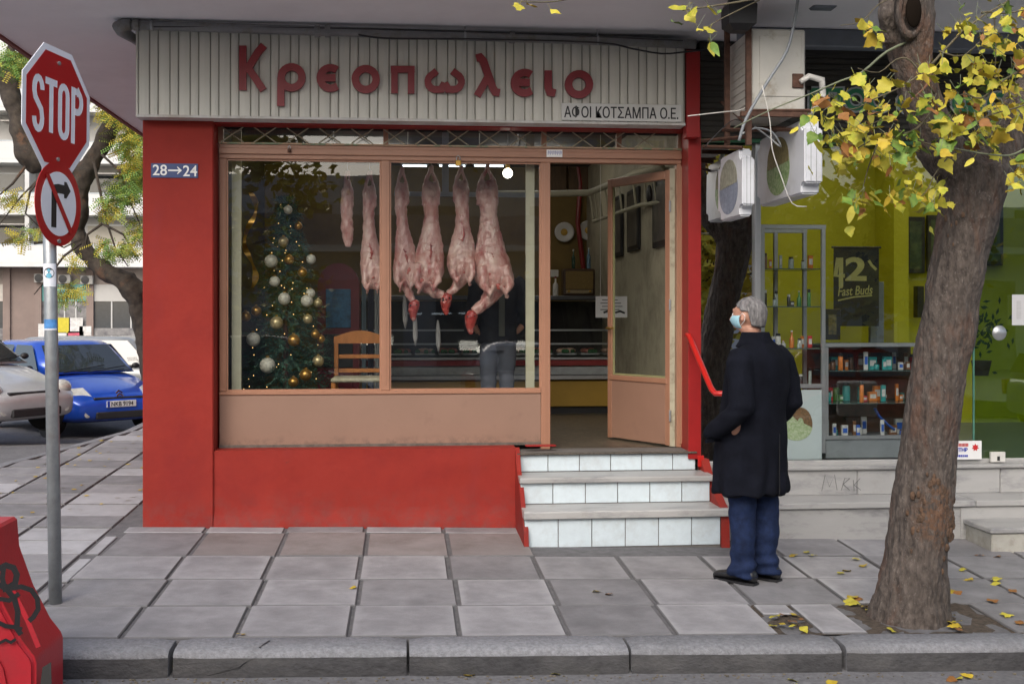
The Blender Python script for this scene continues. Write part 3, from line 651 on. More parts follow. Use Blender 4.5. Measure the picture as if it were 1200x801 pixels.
# ------------------------------------------------------------------ inside the butcher shop
IX0, IX1, IY1 = XL+.26, px1-.03, 5.5
room = thing('shop_interior', 'x', 'x', (IX0, .3, .56)); del room['label']; del room['category']; struct(room)
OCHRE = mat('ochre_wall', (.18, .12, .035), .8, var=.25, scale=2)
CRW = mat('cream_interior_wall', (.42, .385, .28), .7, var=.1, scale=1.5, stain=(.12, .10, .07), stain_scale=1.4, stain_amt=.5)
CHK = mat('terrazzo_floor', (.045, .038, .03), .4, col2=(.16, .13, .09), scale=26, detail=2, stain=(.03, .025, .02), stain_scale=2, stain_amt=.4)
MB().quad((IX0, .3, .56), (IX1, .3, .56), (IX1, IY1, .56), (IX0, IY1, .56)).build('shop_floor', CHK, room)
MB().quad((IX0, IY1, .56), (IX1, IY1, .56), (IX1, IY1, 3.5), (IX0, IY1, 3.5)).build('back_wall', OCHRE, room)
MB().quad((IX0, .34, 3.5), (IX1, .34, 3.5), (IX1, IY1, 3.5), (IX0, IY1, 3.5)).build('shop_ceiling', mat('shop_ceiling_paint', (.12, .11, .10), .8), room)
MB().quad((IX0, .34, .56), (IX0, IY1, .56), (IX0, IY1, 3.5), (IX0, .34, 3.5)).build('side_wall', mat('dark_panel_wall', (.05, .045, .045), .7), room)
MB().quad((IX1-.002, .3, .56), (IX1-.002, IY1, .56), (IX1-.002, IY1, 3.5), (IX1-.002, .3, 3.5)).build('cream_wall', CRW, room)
IX1 -= .004
MB().box(IX0, xc0, .3, .42, .56, .62).build('window_ledge', DARK, room)
BRB = mat('brown_board', (.09, .05, .02), .6, var=.3, scale=5, stretch=(6, 1, 1))
for a, b in ((640, 664), (666, 692)):
    p = at(a, 196, 5.4); q = at(b, 224, 5.4); MB().box(p.x, q.x, 5.38, 5.45, q.z, p.z+.3, bev=.01).build('wall_board', BRB, room)
# inside posts in cream just behind the glass
CRP = mat('cream_post_paint', (.42, .40, .29), .6, var=.08)
for i, (a, b) in enumerate(((272, 283), (616, 626))):
    o = MB().box(AX(a, .36), AX(b, .36), .34, .38, .60, 3.1).build('window_post', CRP); tag(o, ('cream upright post behind the left window pane beside the Christmas tree', 'cream upright post behind the right window pane next to the doorway')[i], 'post')
# counter: glass display case
cd = 3.55
cl, cr = AX(400, cd), AX(735, cd)
def cz(py): return AZ(690, py, cd)
cnt = thing('display_counter', 'long refrigerated meat counter with yellow base, red band and curved glass', 'counter', (cl, cd, .56))
YEL = mat('yellow_laminate', (.34, .20, .018), .5, var=.08)
REDB = mat('dark_red_band', (.22, .015, .015), .4)
MB().box(cl, cr-.05, cd, cd+.9, .64, cz(446), bev=.005).build('yellow_base', YEL, cnt)
MB().box(cl+.03, cr-.1, cd+.06, cd+.85, .56, .639).build('plinth', BLACK, cnt)
for k, (a, b, m) in enumerate(((444, 439, ALU), (438.5, 429, GREYM), (428, 421.5, REDB), (421, 418.5, ALU))):
    MB().box(cl, cr, cd-.03-(.012 if k in (0, 3) else 0), cd+.9, cz(a), cz(b), bev=.004).build(('bumper_rail', 'steel_front', 'red_band', 'glass_rail')[k], m, cnt)
MB().quad((cl, cd-.02, cz(418)), (cr, cd-.02, cz(418)), (cr, cd+.25, cz(352)), (cl, cd+.25, cz(352))).build('front_glass', GLI, cnt)
MB().box(cl, cr, cd+.24, cd+.85, cz(351), cz(346), bev=.005).build('top_shelf', mat('dark_steel', (.10, .105, .11), .3, .6), cnt)
MB().box(cl, cr, cd+.8, cd+.88, cz(418), cz(352)).build('back_panel', DARK, cnt)
MB().box(cr-.01, cr+.06, cd-.02, cd+.03, .60, cz(418), bev=.005).build('end_post', OFFW, cnt)
for y0, py in ((.1, 404), (.2, 388)): MB().box(cl, cr-.05, cd+y0+.06, cd+y0+.1, cz(py), cz(py-2)).build('inner_rail', ALU, cnt)
# trays and cuts of meat with green garnish
MEATM = [mat('fresh_red_meat', (.30, .035, .03), .35, col2=(.5, .25, .2), scale=20), mat('pale_meat', (.5, .28, .2), .4, col2=(.6, .45, .35), scale=16), mat('parsley', (.02, .09, .03), .7, var=.5, scale=40)]
for i in range(12):
    x = cl+.12+(cr-cl-.25)*i/11; y = cd+.32; z = cz(416)
    t = thing('meat_tray', 'steel tray of cut meat with green garnish in the lit counter', 'tray', (x, y, z), 'trays of meat in the counter')
    t['label'] = 'tray of %s meat in the counter, %s' % (('dark red', 'pale')[i % 2], ('leftmost of its kind', 'second of its kind from the left', 'third of its kind from the left', 'third of its kind from the right', 'second of its kind from the right', 'rightmost of its kind')[i//2])
    MB().box(x-.11, x+.11, y-.2, y+.2, z, z+.02, bev=.005).build('tray', GREYM, t)
    s = MB(); [s.ball((x+random.uniform(-.07, .07), y+random.uniform(-.14, .14), z+.045), random.uniform(.03, .055), 8, 5, (1.2, 1, .6)) for _ in range(6)]
    s.build('meat_cut', MEATM[i % 2], t, smooth=True)
    s = MB(); [s.ball((x+random.uniform(-.09, .09), y-.17+random.uniform(-.02, .02), z+.04), .025, 6, 4) for _ in range(5)]; s.build('garnish', MEATM[2], t)
# radio, boxes, bottles on the shelf
rz_ = cz(346)+.001; ry = cd+.45
def sx(px): return AX(px, ry)
def sz(py): return AZ(680, py, ry)
WOODD = mat('dark_walnut', (.05, .025, .012), .35, var=.3, scale=6, stretch=(1, 1, 8), coat=.3)
rd = thing('old_radio', 'old valve radio with beige cloth front on top of the meat counter', 'radio', (sx(678), ry, rz_))
a, b = sx(659), sx(696); rt = sz(315)
MB().box(a, b, ry-.09, ry+.1, rz_, rt, bev=.02).build('radio_case', WOODD, rd)
MB().box(a+.025, b-.025, ry-.098, ry-.0901, rz_+.075, rt-.03, bev=.002).build('speaker_cloth', mat('speaker_cloth', (.22, .15, .05), .8, var=.2, scale=60), rd)
MB().box(a+.03, b-.03, ry-.097, ry-.0901, rz_+.03, rz_+.065).build('tuning_scale', mat('dial_cream', (.35, .28, .15), .4), rd)
for x in (a+.06, b-.06): MB().lathe([(.016, 0), (.016, -.02), (.012, -.024)], (x, ry-.098, rz_+.05), 12, 'Y').build('knob', BRASS, rd, smooth=True)
def bottle(px, w_, h_, m, capm, label, base=rz_, yy=ry, zoff=0, cat='bottle', name='bottle', group=None):
    x = AX(px, yy); t = thing(name, label, cat, (x, yy, base), group)
    MB().lathe([(w_*.98, 0), (w_, .01), (w_, h_*.6), (w_*.85, h_*.68), (w_*.35, h_*.78), (w_*.33, h_)], (x, yy, base), 12).build('bottle_body', m, t, smooth=True)
    MB().lathe([(w_*.4, h_), (w_*.4, h_+.02)], (x, yy, base), 10).build('cap', capm, t)
    return t
bottle(651, .03, .20, OFFW, MAROON, 'white squat bottle standing on the counter left of the radio')
bottle(672, .022, .2, mat('dark_bottle_glass', (.02, .05, .03), .1), OFFW, 'thin dark bottle standing on top of the old radio', base=rt+.002)
bottle(690, .024, .22, mat('pale_blue_bottle', (.12, .22, .30), .2), OFFW, 'pale blue bottle standing on top of the old radio', base=rt+.002)
x = sx(651); o = MB().box(x-.06, x+.05, ry+.12, ry+.2, rz_+.22, rz_+.30, bev=.004).build('carton', OFFW); 
tag(o, 'small white carton on the shelf behind the radio', 'carton')
SC_ = bpy.data.objects.new
for i, (px, py) in enumerate(((661, 272), (689, 270))):
    p = at(px, py, IY1-.03)
    t = thing('wall_plate', ('round white decorative plate with a yellow centre, left one on the ochre wall', 'round white decorative plate with a yellow centre, right one on the ochre wall')[i], 'plate', p, 'plates on the shop wall')
    MB().lathe([(.001, -.01), (.05, -.012), (.10, -.03), (.125, -.035), (.125, -.028), (.06, 0)], p, 20, 'Y').build('plate_rim', OFFW, t, smooth=True)
    MB().lathe([(.001, -.024), (.035, -.022), (.045, -.014)], p, 14, 'Y').build('plate_centre', mat('plate_yellow', (.5, .3, .03), .4), t, smooth=True)
tag(MB().tube([at(676, 188, IY1-.1), at(680, 215, IY1-.1), at(677, 260, IY1-.1), at(684, 318, IY1-.1)], .03, 8).build('red_pipe', REDB), 'dark red pipe running down the ochre back wall between two plates', 'pipe')
# cream hanging rail
rp = [at(560, 227, 3.2), at(645, 227, 3.2), at(690, 226, 3.1), at(703, 221, 2.9), at(745, 203, 1.9), at(775, 196, 1.0)]
hrail = thing('meat_rail', 'cream painted overhead meat rail with hooks curving toward the door', 'rail', rp[1])
MB().tube(rp, .035, 8).build('rail_tube', CRP, hrail, smooth=True)
MB().tube([Vector(p)+Vector((.05, 0, -.3)) for p in rp[2:]], .02, 8).build('lower_tube', CRP, hrail, smooth=True)
for k in range(9):
    f = k/8; i_ = min(int(f*3), 2); ff = f*3-i_; p = Vector(rp[2+i_]).lerp(rp[3+i_], ff)
    MB().tube([p, p+Vector((.03, 0, -.12)), p+Vector((.05, 0, -.3))], .012, 6).build('rail_bracket', CRP, hrail)
# pictures, bell, sheet on right wall (seen through the door)
def wallr(px, py):
    r = ray(px, py); k = (IX1-CX)/r.x; return Vector((CX, CY, CZ))+r*k
FR = mat('dark_picture_print', (.035, .04, .05), .3, col2=(.16, .15, .13), scale=7, var=.5)
for i, (a, b, c, d) in enumerate(((768, 787, 215, 286), (738, 751, 225, 292), (722, 731, 232, 300))):
    p = wallr(a, c); q = wallr(b, d); y0, y1 = sorted((p.y, q.y)); z0, z1 = sorted((p.z, q.z))
    t = thing('framed_picture', ('tall dark framed picture on the cream wall nearest the door', 'dark framed picture in the middle of the cream side wall', 'narrow dark framed picture deepest on the cream side wall')[i], 'picture', (IX1, y0, z0))
    MB().box(IX1-.03, IX1-.001, y0, y1, z0, z1, bev=.006).build('picture_frame', BLACK, t)
    MB().box(IX1-.033, IX1-.0305, y0+.05, y1-.05, z0+.05, z1-.05).build('print', FR, t)
p = wallr(764.5, 228); o = MB().ball((IX1-.03, p.y, p.z), .09, 12, 8, (.3, .7, 1)).build('wall_bell', BLACK, smooth=True); tag(o, 'small black oval bell high on the cream side wall', 'bell')
# notice behind the door glass
p = at(698, 372, 2.6); q = at(735, 347, 2.6)
n_ = thing('notice', 'white printed notice hanging above the counter, seen beside and through the open door', 'notice', (p.x, 2.6, p.z))
PAPER = mat('white_paper', (.55, .55, .56), .6, var=.03)
MB().box(p.x, q.x, 2.6, 2.604, p.z, q.z).build('sheet', PAPER, n_)
for k, (u0, u1) in enumerate(((.2, .7), (.15, .8), (.2, .85), (.15, .75))): 
    z = q.z-(q.z-p.z)*(.17+.15*k); MB().box(p.x+(q.x-p.x)*u0, p.x+(q.x-p.x)*u1, 2.5975, 2.5995, z-.006, z+.004).build('printed_line', mat('grey_ink', (.12, .12, .13), .6), n_)
s = MB(); s.stroke([(p.x+.08, p.z+.05), (p.x+.12, p.z+.065), (p.x+.16, p.z+.05)], .02, lambda u, v, d: Vector((u, 2.597, v))); s.stroke([(p.x+.2, p.z+.05), (p.x+.25, p.z+.065), (p.x+.3, p.z+.045)], .02, lambda u, v, d: Vector((u, 2.597, v))); s.build('emblem', BLACK, n_)
MB().tube([(p.x+.05, 2.602, q.z), (p.x+.05, 2.602, 3.5)], .003, 4).build('string', OFFW, n_)
# lamp and tubes
p = at(595, 203, 1.9); t = thing('globe_lamp', 'lit round white globe lamp hanging behind the right window pane', 'lamp', p)
MB().ball(p, .046, 16, 10).build('globe', mat('lit_globe', (1, .95, .85), .5, emit=(1, .93, .8), estr=9), t, smooth=True)
MB().tube([p+Vector((0, 0, .045)), p+Vector((0, 0, .09))], .022, 10).build('lamp_socket', BRASS, t); MB().tube([p+Vector((0, 0, .09)), (p.x, p.y, 3.5)], .004, 5).build('flex', BLACK, t)
for i, (a, b) in enumerate(((472, 500), (515, 545), (556, 590))):
    p = at(a, 194.2, 2.4); q = at(b, 194.2, 2.4); t = thing('fluorescent_tube', ('lit strip light behind the carcasses, leftmost of three in line', 'lit strip light behind the carcasses, middle of three in line', 'lit strip light beside the globe lamp, rightmost of three')[i], 'strip light', p, 'strip lights in the shop')
    MB().tube([p, (q.x, p.y, p.z)], .009, 8).build('tube', mat('lit_tube', (.9, .95, 1), .5, emit=(.8, .9, 1), estr=2.5), t); MB().box(p.x-.02, q.x+.02, p.y-.015, p.y+.015, p.z+.012, p.z+.03).build('fitting', GREYM, t)
    MB().tube([(p.x+.05, p.y, p.z+.07), (p.x+.05, p.y, 3.5)], .005, 5).build('hanger', OFFW, t)
for i, (x, y, e_) in enumerate(((-.6, 1.6, 5), (1.2, 1.5, 5), (-.4, 3.9, 4), (1.4, 3.9, 4))):  # unseen glowing panels added above the transom to brighten the room
    t = thing('added_light_panel', 'unseen glowing panel added to brighten the butcher shop, %s' % ('front left', 'front right', 'rear left', 'rear right')[i], 'lamp', (x, y, 3.46), 'added light panels in the butcher shop')
    MB().box(x-.45, x+.45, y-.06, y+.06, 3.42, 3.47).build('fill_panel', mat('fill_panel_glow', (1, 1, .95), .5, emit=(1, .93, .82), estr=5), t); MB().box(x-.47, x+.47, y-.08, y+.08, 3.471, 3.499).build('lamp_housing', OFFW, t)
# steel hanging rail of the carcasses
HY_ = .85
ch = thing('carcass_rack', 'steel rack of two overhead rails and an upright carrying the carcasses', 'rack', at(460, 215, HY_))
z1 = 3.02
MB().tube([(AX(385, HY_), HY_, z1), (AX(612, HY_), HY_, z1)], .014, 8).build('top_rail', ALU, ch)
p = at(462, 227, 1.5); q = at(640, 227, 1.5); MB().box(p.x, q.x, 1.49, 1.52, p.z-.02, p.z+.02).build('rear_rail', mat('pale_blue_steel', (.35, .42, .46), .4), ch)
p = at(522, 227, 1.46); MB().box(p.x-.03, p.x+.03, 1.45, 1.48, p.z, 3.5).build('upright', mat('pale_blue_steel', (.35, .42, .46), .4), ch)
for xq in (AX(390, HY_), AX(608, HY_)): MB().tube([(xq, HY_, z1), (xq, HY_, 3.5)], .01, 6).build('rail_hanger', ALU, ch)
# ---- carcasses
def carcass_mats():
    m = mat('carcass_flesh', (.48, .17, .15), .34, col2=(.78, .56, .48), scale=11, stain=(.36, .045, .045), stain_scale=8, stain_amt=.85, stretch=(1.3, 1.3, .5), bump=.5, bscale=30, rnd=.08, stain_lo=.53, stain_hi=.66, coat=.25)
    n_add(m, lambda n: (n_noise(n, 28, .60, .66, .6, 4, (1, 1, .35)), (.85, .72, .62)))
    n_add(m, lambda n: (n_noise(n, 5, .60, .68, .7, 9, (1.4, 1.4, .3)), (.30, .03, .035)))
    h = mat('skinned_head', (.34, .016, .014), .3, col2=(.52, .09, .07), scale=24, stain=(.6, .38, .32), stain_scale=16, stain_amt=.7, bump=.8, bscale=50, coat=.4, stain_lo=.56, stain_hi=.66)
    return m, h
FL, HD = carcass_mats()
MUS = mat('red_muscle', (.33, .035, .03), .35, col2=(.5, .12, .09), scale=18, bump=.4, coat=.3)
def carcass(px, wpx, ytop, ybot, head=None, label='', seed=0, yv=HY_, lean=0, pale=0, small=False, turn=0):
    rnd = random.Random(seed); top = at(px, ytop, yv); d = (at(px, ybot, yv)-top).length; Wd = (AX(px+wpx/2, yv)-AX(px-wpx/2, yv))*1.12
    t = thing('lamb_carcass', label, 'carcass', (top.x, yv, top.z), 'lamb carcasses hanging in the window')
    X = lambda f: lean*Wd*f
    s = MB(); L_ = d; h = Wd/2
    def ring(z, cx, rx, ry, n=16, k=0):
        return [(cx+rx*cos(2*pi*j/n)*(1+.05*noise.noise(Vector((cos(2*pi*j/n)*1.5, z*6, seed*3.1+sin(2*pi*j/n))))), ry*sin(2*pi*j/n), -z) for j in range(n)]
    prof = [(.12, .10, .10), (.155, .26, .24), (.20, .42, .36), (.26, .48, .46), (.33, .44, .44), (.40, .42, .40), (.48, .50, .45), (.56, .62, .54), (.65, .78, .64), (.73, .90, .74), (.80, .98, .80), (.86, .96, .78), (.91, .80, .66), (.955, .55, .46)] if not small else [(.12, .4, .3), (.25, .8, .7), (.45, .95, .8), (.6, .8, .7), (.75, .9, .7), (.88, .7, .5), (.97, .4, .3)]
    off = lambda z: X(max(z-.35, 0)/.65)+.08*h*sin(z*7+seed)
    s.loft([ring(L_*z, off(z), h*a*rnd.uniform(.95, 1.05), h*b) for z, a, b in prof])
    # hind shanks crossing at the gambrel
    for sg in (-1, 1):
        s.tube([(sg*.006, 0, 0), (sg*.012, .01*sg, -L_*.05), (sg*h*.30, .015*sg, -L_*.12), (sg*h*.26, .02*sg, -L_*.20), (sg*h*.18, 0, -L_*.30)], [.011, .014, h*.14, h*.30, h*.36], 10)
    # shoulders and folded fore legs
    if not small:
        for sg in (-1, 1):
            s.tube([(off(.78)+sg*h*.50, -h*.45, -L_*.77), (off(.9)+sg*h*.62, -h*.72, -L_*.90), (off(.95)+sg*h*.35, -h*.85, -L_*.965), (off(.9)+sg*h*.15, -h*.95, -L_*.90)], [h*.34, h*.24, h*.15, h*.10], 10)
            s.ball((off(.95)+sg*h*.42, -h*.72, -L_*.985), h*.13, 8, 6)
    if head:
        hxp = at(head[0], head[1], yv)-top
        s.tube([(off(.93), 0, -L_*.92), ((off(.95)*1+hxp.x)/2, -.02, -L_*.92*.45+hxp.z*.55), (hxp.x*.92+off(.95)*.08, -.02, hxp.z+.04)], [h*.5, h*.30, h*.24], 12)
    me = fuse(s, 'carcass_body', FL, .0085, .008, 20)
    link('carcass_body', me, t, local=True)
    # red muscle flaps, kidney fat
    s = MB()
    if not small:
        for k in range(4):
            a = rnd.uniform(-1.2, 1.2); z = rnd.uniform(.80, .95); c = (off(z)+h*.75*sin(a), -h*.72*cos(a)-.005, -L_*z)
            s.ball(c, h*rnd.uniform(.10, .2), 8, 6, (1.2, .35, .9))
        f0 = rnd.uniform(.5, .66); s.tube([(off(f0)-.03+rnd.uniform(0, .04), -h*.55, -L_*f0), (off(f0+.08)+.01, -h*.66, -L_*(f0+.08)), (off(f0+.14)+rnd.uniform(-.02, .04), -h*.76, -L_*(f0+.14))], [.004, .011, .004], 6)
        for k in range(5): zz_ = .60+.045*k; s.tube([(off(zz_)-h*.55, -h*.50, -L_*zz_), (off(zz_)-h*.05, -h*.68-.006, -L_*(zz_+.02)), (off(zz_)+h*.3, -h*.66, -L_*(zz_+.035))], [.003, .0045, .003], 5)
        link('exposed_muscle', fuse(s, 'exposed_muscle', MUS, .006, .002, 40, 1), t, local=True)
    if head:
        s = MB(); hx_, hz_ = hxp.x, hxp.z; sg = -1 if hx_ < off(.95) else 1; sg = -1; hs_ = head[2]
        s.loft([[(hx_+dx+rx*cos(2*pi*j/12), -.02+ry*sin(2*pi*j/12), hz_+dz) for j in range(12)] for dz, dx, rx, ry in ((.05*hs_, .012, .02*hs_, .02*hs_), (.035*hs_, .008, .040*hs_, .042*hs_), (0, 0, .048*hs_, .05*hs_), (-.04*hs_, -.006, .042*hs_, .044*hs_), (-.08*hs_, -.008, .030*hs_, .030*hs_), (-.115*hs_, -.004, .022*hs_, .022*hs_), (-.13*hs_, 0, .012*hs_, .014*hs_))])
        s.ball((hx_-.03*hs_, -.045, hz_-.005), .013, 8, 6); s.ball((hx_+.03*hs_, -.045, hz_), .013, 8, 6)
        hm = link('carcass_head', fuse(s, 'carcass_head', HD, .006, .004, 40), t, local=True)
        MB().ball((hx_-.028*hs_, -.062, hz_+.002), .009, 8, 6).build('eye', BLACK, hm, smooth=True)
        MB().ball((hx_+.022*hs_, -.064, hz_+.006), .008, 8, 6).build('eye', BLACK, hm, smooth=True)
    MB().tube([(0, 0, z1-top.z+.012), (.012, 0, z1-top.z+.004), (0, 0, z1-top.z-.02), (0, 0, .02), (.012, 0, -.01), (0, 0, -.03)], .004, 6).build('steel_hook', ALU, t, local=True)
    return t
carcass(407, 15, 200, 292, None, 'smallest red and pale cut of meat, leftmost of the hanging meat', 1, small=True)
carcass(433, 27, 200, 345, None, 'pink lamb carcass without a head hanging left of the window mullion', 2, lean=.1)
carcass(471, 28, 196, 343, (485, 358, 1.0), 'lamb carcass with a small red head just right of the window mullion', 3, lean=.15)
carcass(505, 36, 194, 345, (521, 352, .55), 'broad pale lamb carcass with its small head half hidden behind, second from the mullion', 4, lean=-.12)
carcass(540, 32, 194, 336, (523, 350, 1.05), 'lamb carcass with a bent neck and red head, second from the right', 5, lean=.1)
carcass(571, 43, 192, 350, (552, 371, 1.15), 'largest lamb carcass hanging rightmost in front of the dark clothed person', 6, lean=.25)
for i, (px, y0, y1) in enumerate(((474, 345, 385), (486, 365, 405), (513, 375, 412))):
    p = at(px, y0, 1.3); q = at(px+1, y1, 1.3); s = MB(); s.tube([p, p.lerp(q, .3), p.lerp(q, .75), q], [.006, .02, .022, .004], 8, squash=.4)
    tag(s.build('hanging_tripe', mat('pale_tripe', (.35, .34, .33), .5, var=.2), smooth=True), ('thin pale strip hanging left of the first red lamb head', 'pale grey strip hanging just under the first red lamb head', 'pale grey strip hanging lowest below the broad carcass')[i], 'meat strip', 'pale strips behind the carcasses')
# ---- red cabinet, curtains, chair
p = at(372, 340, 2.2); q = at(421, 340, 2.2); zb_ = .56; zt_ = AZ(395, 308, 2.2)
cab = thing('red_cabinet', 'tall dark red cabinet with an arched top and blue panel behind the chair', 'cabinet', (p.x, 2.2, .56))
CABR = mat('cabinet_red', (.17, .012, .02), .35, var=.15)
w_ = q.x-p.x; arcp = [(p.x+w_/2-w_/2*cos(pi*i/10), zt_-.22+.22*sin(pi*i/10)) for i in range(11)]
MB().prism([(p.x, .56)]+arcp+[(q.x, .56)], 2.2, 2.6).build('cabinet_body', CABR, cab)
MB().box(p.x+.08, q.x-.08, 2.185, 2.199, zt_-.62, zt_-.25, bev=.004).build('blue_panel', mat('blue_print', (.03, .13, .25), .4, var=.6, scale=14), cab)
MB().box(p.x+.06, q.x-.06, 2.18, 2.199, zt_-1.0, zt_-.68, bev=.004).build('dark_panel', BLACK, cab)
MB().box(p.x+.06, q.x-.06, 2.18, 2.199, zt_-1.45, zt_-1.05, bev=.004).build('lower_door', CABR, cab)
for i, (a, b, m, lab) in enumerate(((424, 429, mat('grey_blue_cloth', (.12, .16, .19), .8), 'grey blue apron strip hanging beside the red cabinet'), (431, 438, mat('navy_cloth', (.01, .012, .03), .8), 'navy cloth hanging between the red cabinet and the mullion'), (439, 446, mat('light_cloth', (.24, .25, .25), .8), 'pale cloth hanging behind the mullion near the chair'))):
    s = MB(); u0, u1 = AX(a, 1.9), AX(b, 1.9); n_ = 9
    rings = [[(u0+(u1-u0)*k/n_, 1.9+.02*sin(k*2.1)+.005*sin(z*5), z) for k in range(n_+1)]+[(u0+(u1-u0)*k/n_, 1.92+.02*sin(k*2.1), z) for k in range(n_, -1, -1)] for z in (.62, 1.1, 1.6, AZ(430, 318+4*i, 1.9))]
    tag(s.loft(rings).build('hanging_cloth', m, smooth=True), lab, 'cloth', 'cloths hung behind the left pane')
CHW = mat('varnished_orange_wood', (.36, .13, .03), .35, var=.2, scale=5, stretch=(4, 4, 1), coat=.4)
cy0 = 1.0; cxl = AX(394, cy0); cxr = AX(450, cy0); ch_ = thing('wooden_chair', 'orange varnished wooden chair with a curved top rail inside the left window', 'chair', (cxl, cy0, .56))
zt_ = AZ(420, 387, cy0)
for x in (cxl, cxr): MB().box(x-.018, x+.018, cy0-.018, cy0+.018, .56, zt_-.05, bev=.005).build('back_post', CHW, ch_)
s = MB(); s.prism([(cxl-.02, zt_-.11), (cxl-.02, zt_-.06)]+[(cxl+(cxr-cxl)*k/10, zt_-.05+.05*sin(pi*k/10)) for k in range(11)]+[(cxr+.02, zt_-.06), (cxr+.02, zt_-.11)], cy0-.022, cy0+.012); s.build('top_rail', CHW, ch_)
for z in (zt_-.24, zt_-.36): MB().box(cxl+.019, cxr-.019, cy0-.01, cy0+.01, z, z+.035, bev=.004).build('back_slat', CHW, ch_)
zs_ = zt_-.42
MB().box(cxl-.02, cxr+.02, cy0-.44, cy0+.019, zs_-.0, zs_+.035, bev=.012).build('seat', mat('woven_seat', (.35, .32, .22), .8, var=.3, scale=40), ch_)
for x in (cxl, cxr): MB().box(x-.018, x+.018, cy0-.42, cy0-.385, .56, zs_, bev=.005).build('front_leg', CHW, ch_)
# shelf of goods behind the left window
# ------------------------------------------------------------------ Christmas tree with baubles
ty = .95; tp = at(335, 458, ty); tz1 = AZ(335, 232, ty); tz0 = .62
xt = thing('christmas_tree', 'dark green Christmas tree with white and gold baubles behind the left window pane', 'christmas tree', (tp.x, ty, tz0))
s = MB().tube([(tp.x, ty, .56), (tp.x, ty, tz1)], [.03, .008], 8); s.build('trunk', RUST, xt)
s = MB(); rnd = random.Random(5); H_ = tz1-tz0
for k in range(2300):
    f = rnd.random()**1.25; z = tz0+.08+H_*f*.97; rr = .56*(1-f*.93)+.03; a = rnd.uniform(0, 2*pi); r0 = rnd.uniform(.25, 1)*rr
    c = Vector((tp.x+r0*cos(a), ty+r0*sin(a)*.85, z-.25*r0)); dr = Vector((cos(a), sin(a), rnd.uniform(-.35, .25))).normalized()
    for q in range(9):
        b = c-dr*.06+dr*.12*q/9; n1 = Vector((rnd.uniform(-1, 1), rnd.uniform(-1, 1), rnd.uniform(-1, 1))).normalized(); e = b+(dr*.5+n1)*.035; sd_ = n1.cross(dr).normalized()*.0035
        s.add([b-sd_, b+sd_, e], [(0, 1, 2)])
o = s.build('needles', mat('fir_needles', (.04, .10, .065), .7, var=.5, scale=20), xt); o['kind'] = 'stuff'
GOLD = mat('gold_bauble', (.40, .22, .05), .28, .75, var=.2, scale=20); SILV = mat('white_bauble', (.50, .48, .40), .45, .1, var=.12, scale=60, bump=.5, bscale=80)
PGOLD = mat('champagne_bauble', (.42, .34, .18), .3, .5, var=.15, scale=30)
bl = [(222, 188, 5, 1), (257, 243, 4.5, 0), (206, 295, 6, 2), (165, 360, 7.5, 1), (226, 355, 5.5, 0), (299, 354, 5.5, 1), (270, 398, 5.5, 0), (177, 428, 6, 1), (209, 486, 7, 1), (297, 468, 5.5, 1), (285, 493, 7, 1), (322, 500, 5, 2), (115, 527, 6, 0), (80, 545, 6, 0), (288, 554, 5.5, 2), (183, 567, 7.5, 2), (105, 622, 8, 1), (241, 625, 7, 0), (313, 605, 5, 0), (332, 620, 4.5, 0), (153, 709, 9, 1), (323, 694, 6.5, 2), (281, 741, 7, 0), (240, 765, 6, 0)]
bl = [(x/2.86+260, y/2.86+180, r, c) for x, y, r, c in bl]
nm = ['shiny gold', 'patterned white', 'champagne coloured']; used_l = {}
order = sorted(range(len(bl)), key=lambda i: bl[i][1])
words = ['topmost', 'second highest', 'third highest', 'fourth highest', 'fifth highest', 'sixth highest', 'seventh highest', 'eighth highest', 'ninth highest', 'tenth highest', 'eleventh highest']
cntc = {}
for i in order:
    x, y, r, c = bl[i]; f = (y-240)/215; half = .37*max(f, .05)
    p = at(x, y, ty); rel = min(abs(p.x-tp.x)/.42, 1); yy = ty-.36*sqrt(max(1-rel*rel, .02))*min(1, .35+f); p = at(x, y, yy); rr = r/1350*(yy-CY)*1.02
    k = cntc.get(c, 0); cntc[c] = k+1
    t = thing('bauble', '%s bauble on the Christmas tree, %s of the %s ones' % (nm[c], words[k], nm[c].split()[-1]), 'bauble', p, 'baubles on the Christmas tree')
    MB().ball(p, rr, 14, 9).build('ball', (GOLD, SILV, PGOLD)[c], t, smooth=True)
    MB().tube([p+Vector((0, 0, rr*.95)), p+Vector((0, 0, rr*1.2))], rr*.22, 8).build('bauble_cap', BRASS, t)
s = MB()
for k in range(70):
    f = rnd.random(); a = rnd.uniform(pi, 2*pi); rr = .42*(1-f*.9)
    s.ball((tp.x+rr*cos(a), ty+rr*sin(a)*.85, tz0+.05+H_*f*.95), .0045, 5, 3)
o = s.build('fairy_lights', mat('warm_fairy_light', (1, .7, .3), .5, emit=(1, .6, .2), estr=1.3), xt); o['kind'] = 'stuff'
# gold ribbon left of the tree: strip modelled in place of a reflection in the glass
s = MB(); pr = None
for k in range(60):
    f = k/59; z = AZ(295, 225, .6)-f*.78; x = AX(293, .6)+.05*sin(f*9); y = .6+.04*cos(f*11); w2 = .018*(1+.4*sin(f*23))
    a, b = Vector((x-w2, y, z)), Vector((x+w2, y+.02*sin(f*30), z))
    if pr: s.quad(pr[0], pr[1], b, a)
    pr = (a, b)
tag(s.build('gold_reflection', GOLD, smooth=True), 'crinkled gold ribbon modelled as a strip behind the glass left of the Christmas tree', 'reflection')
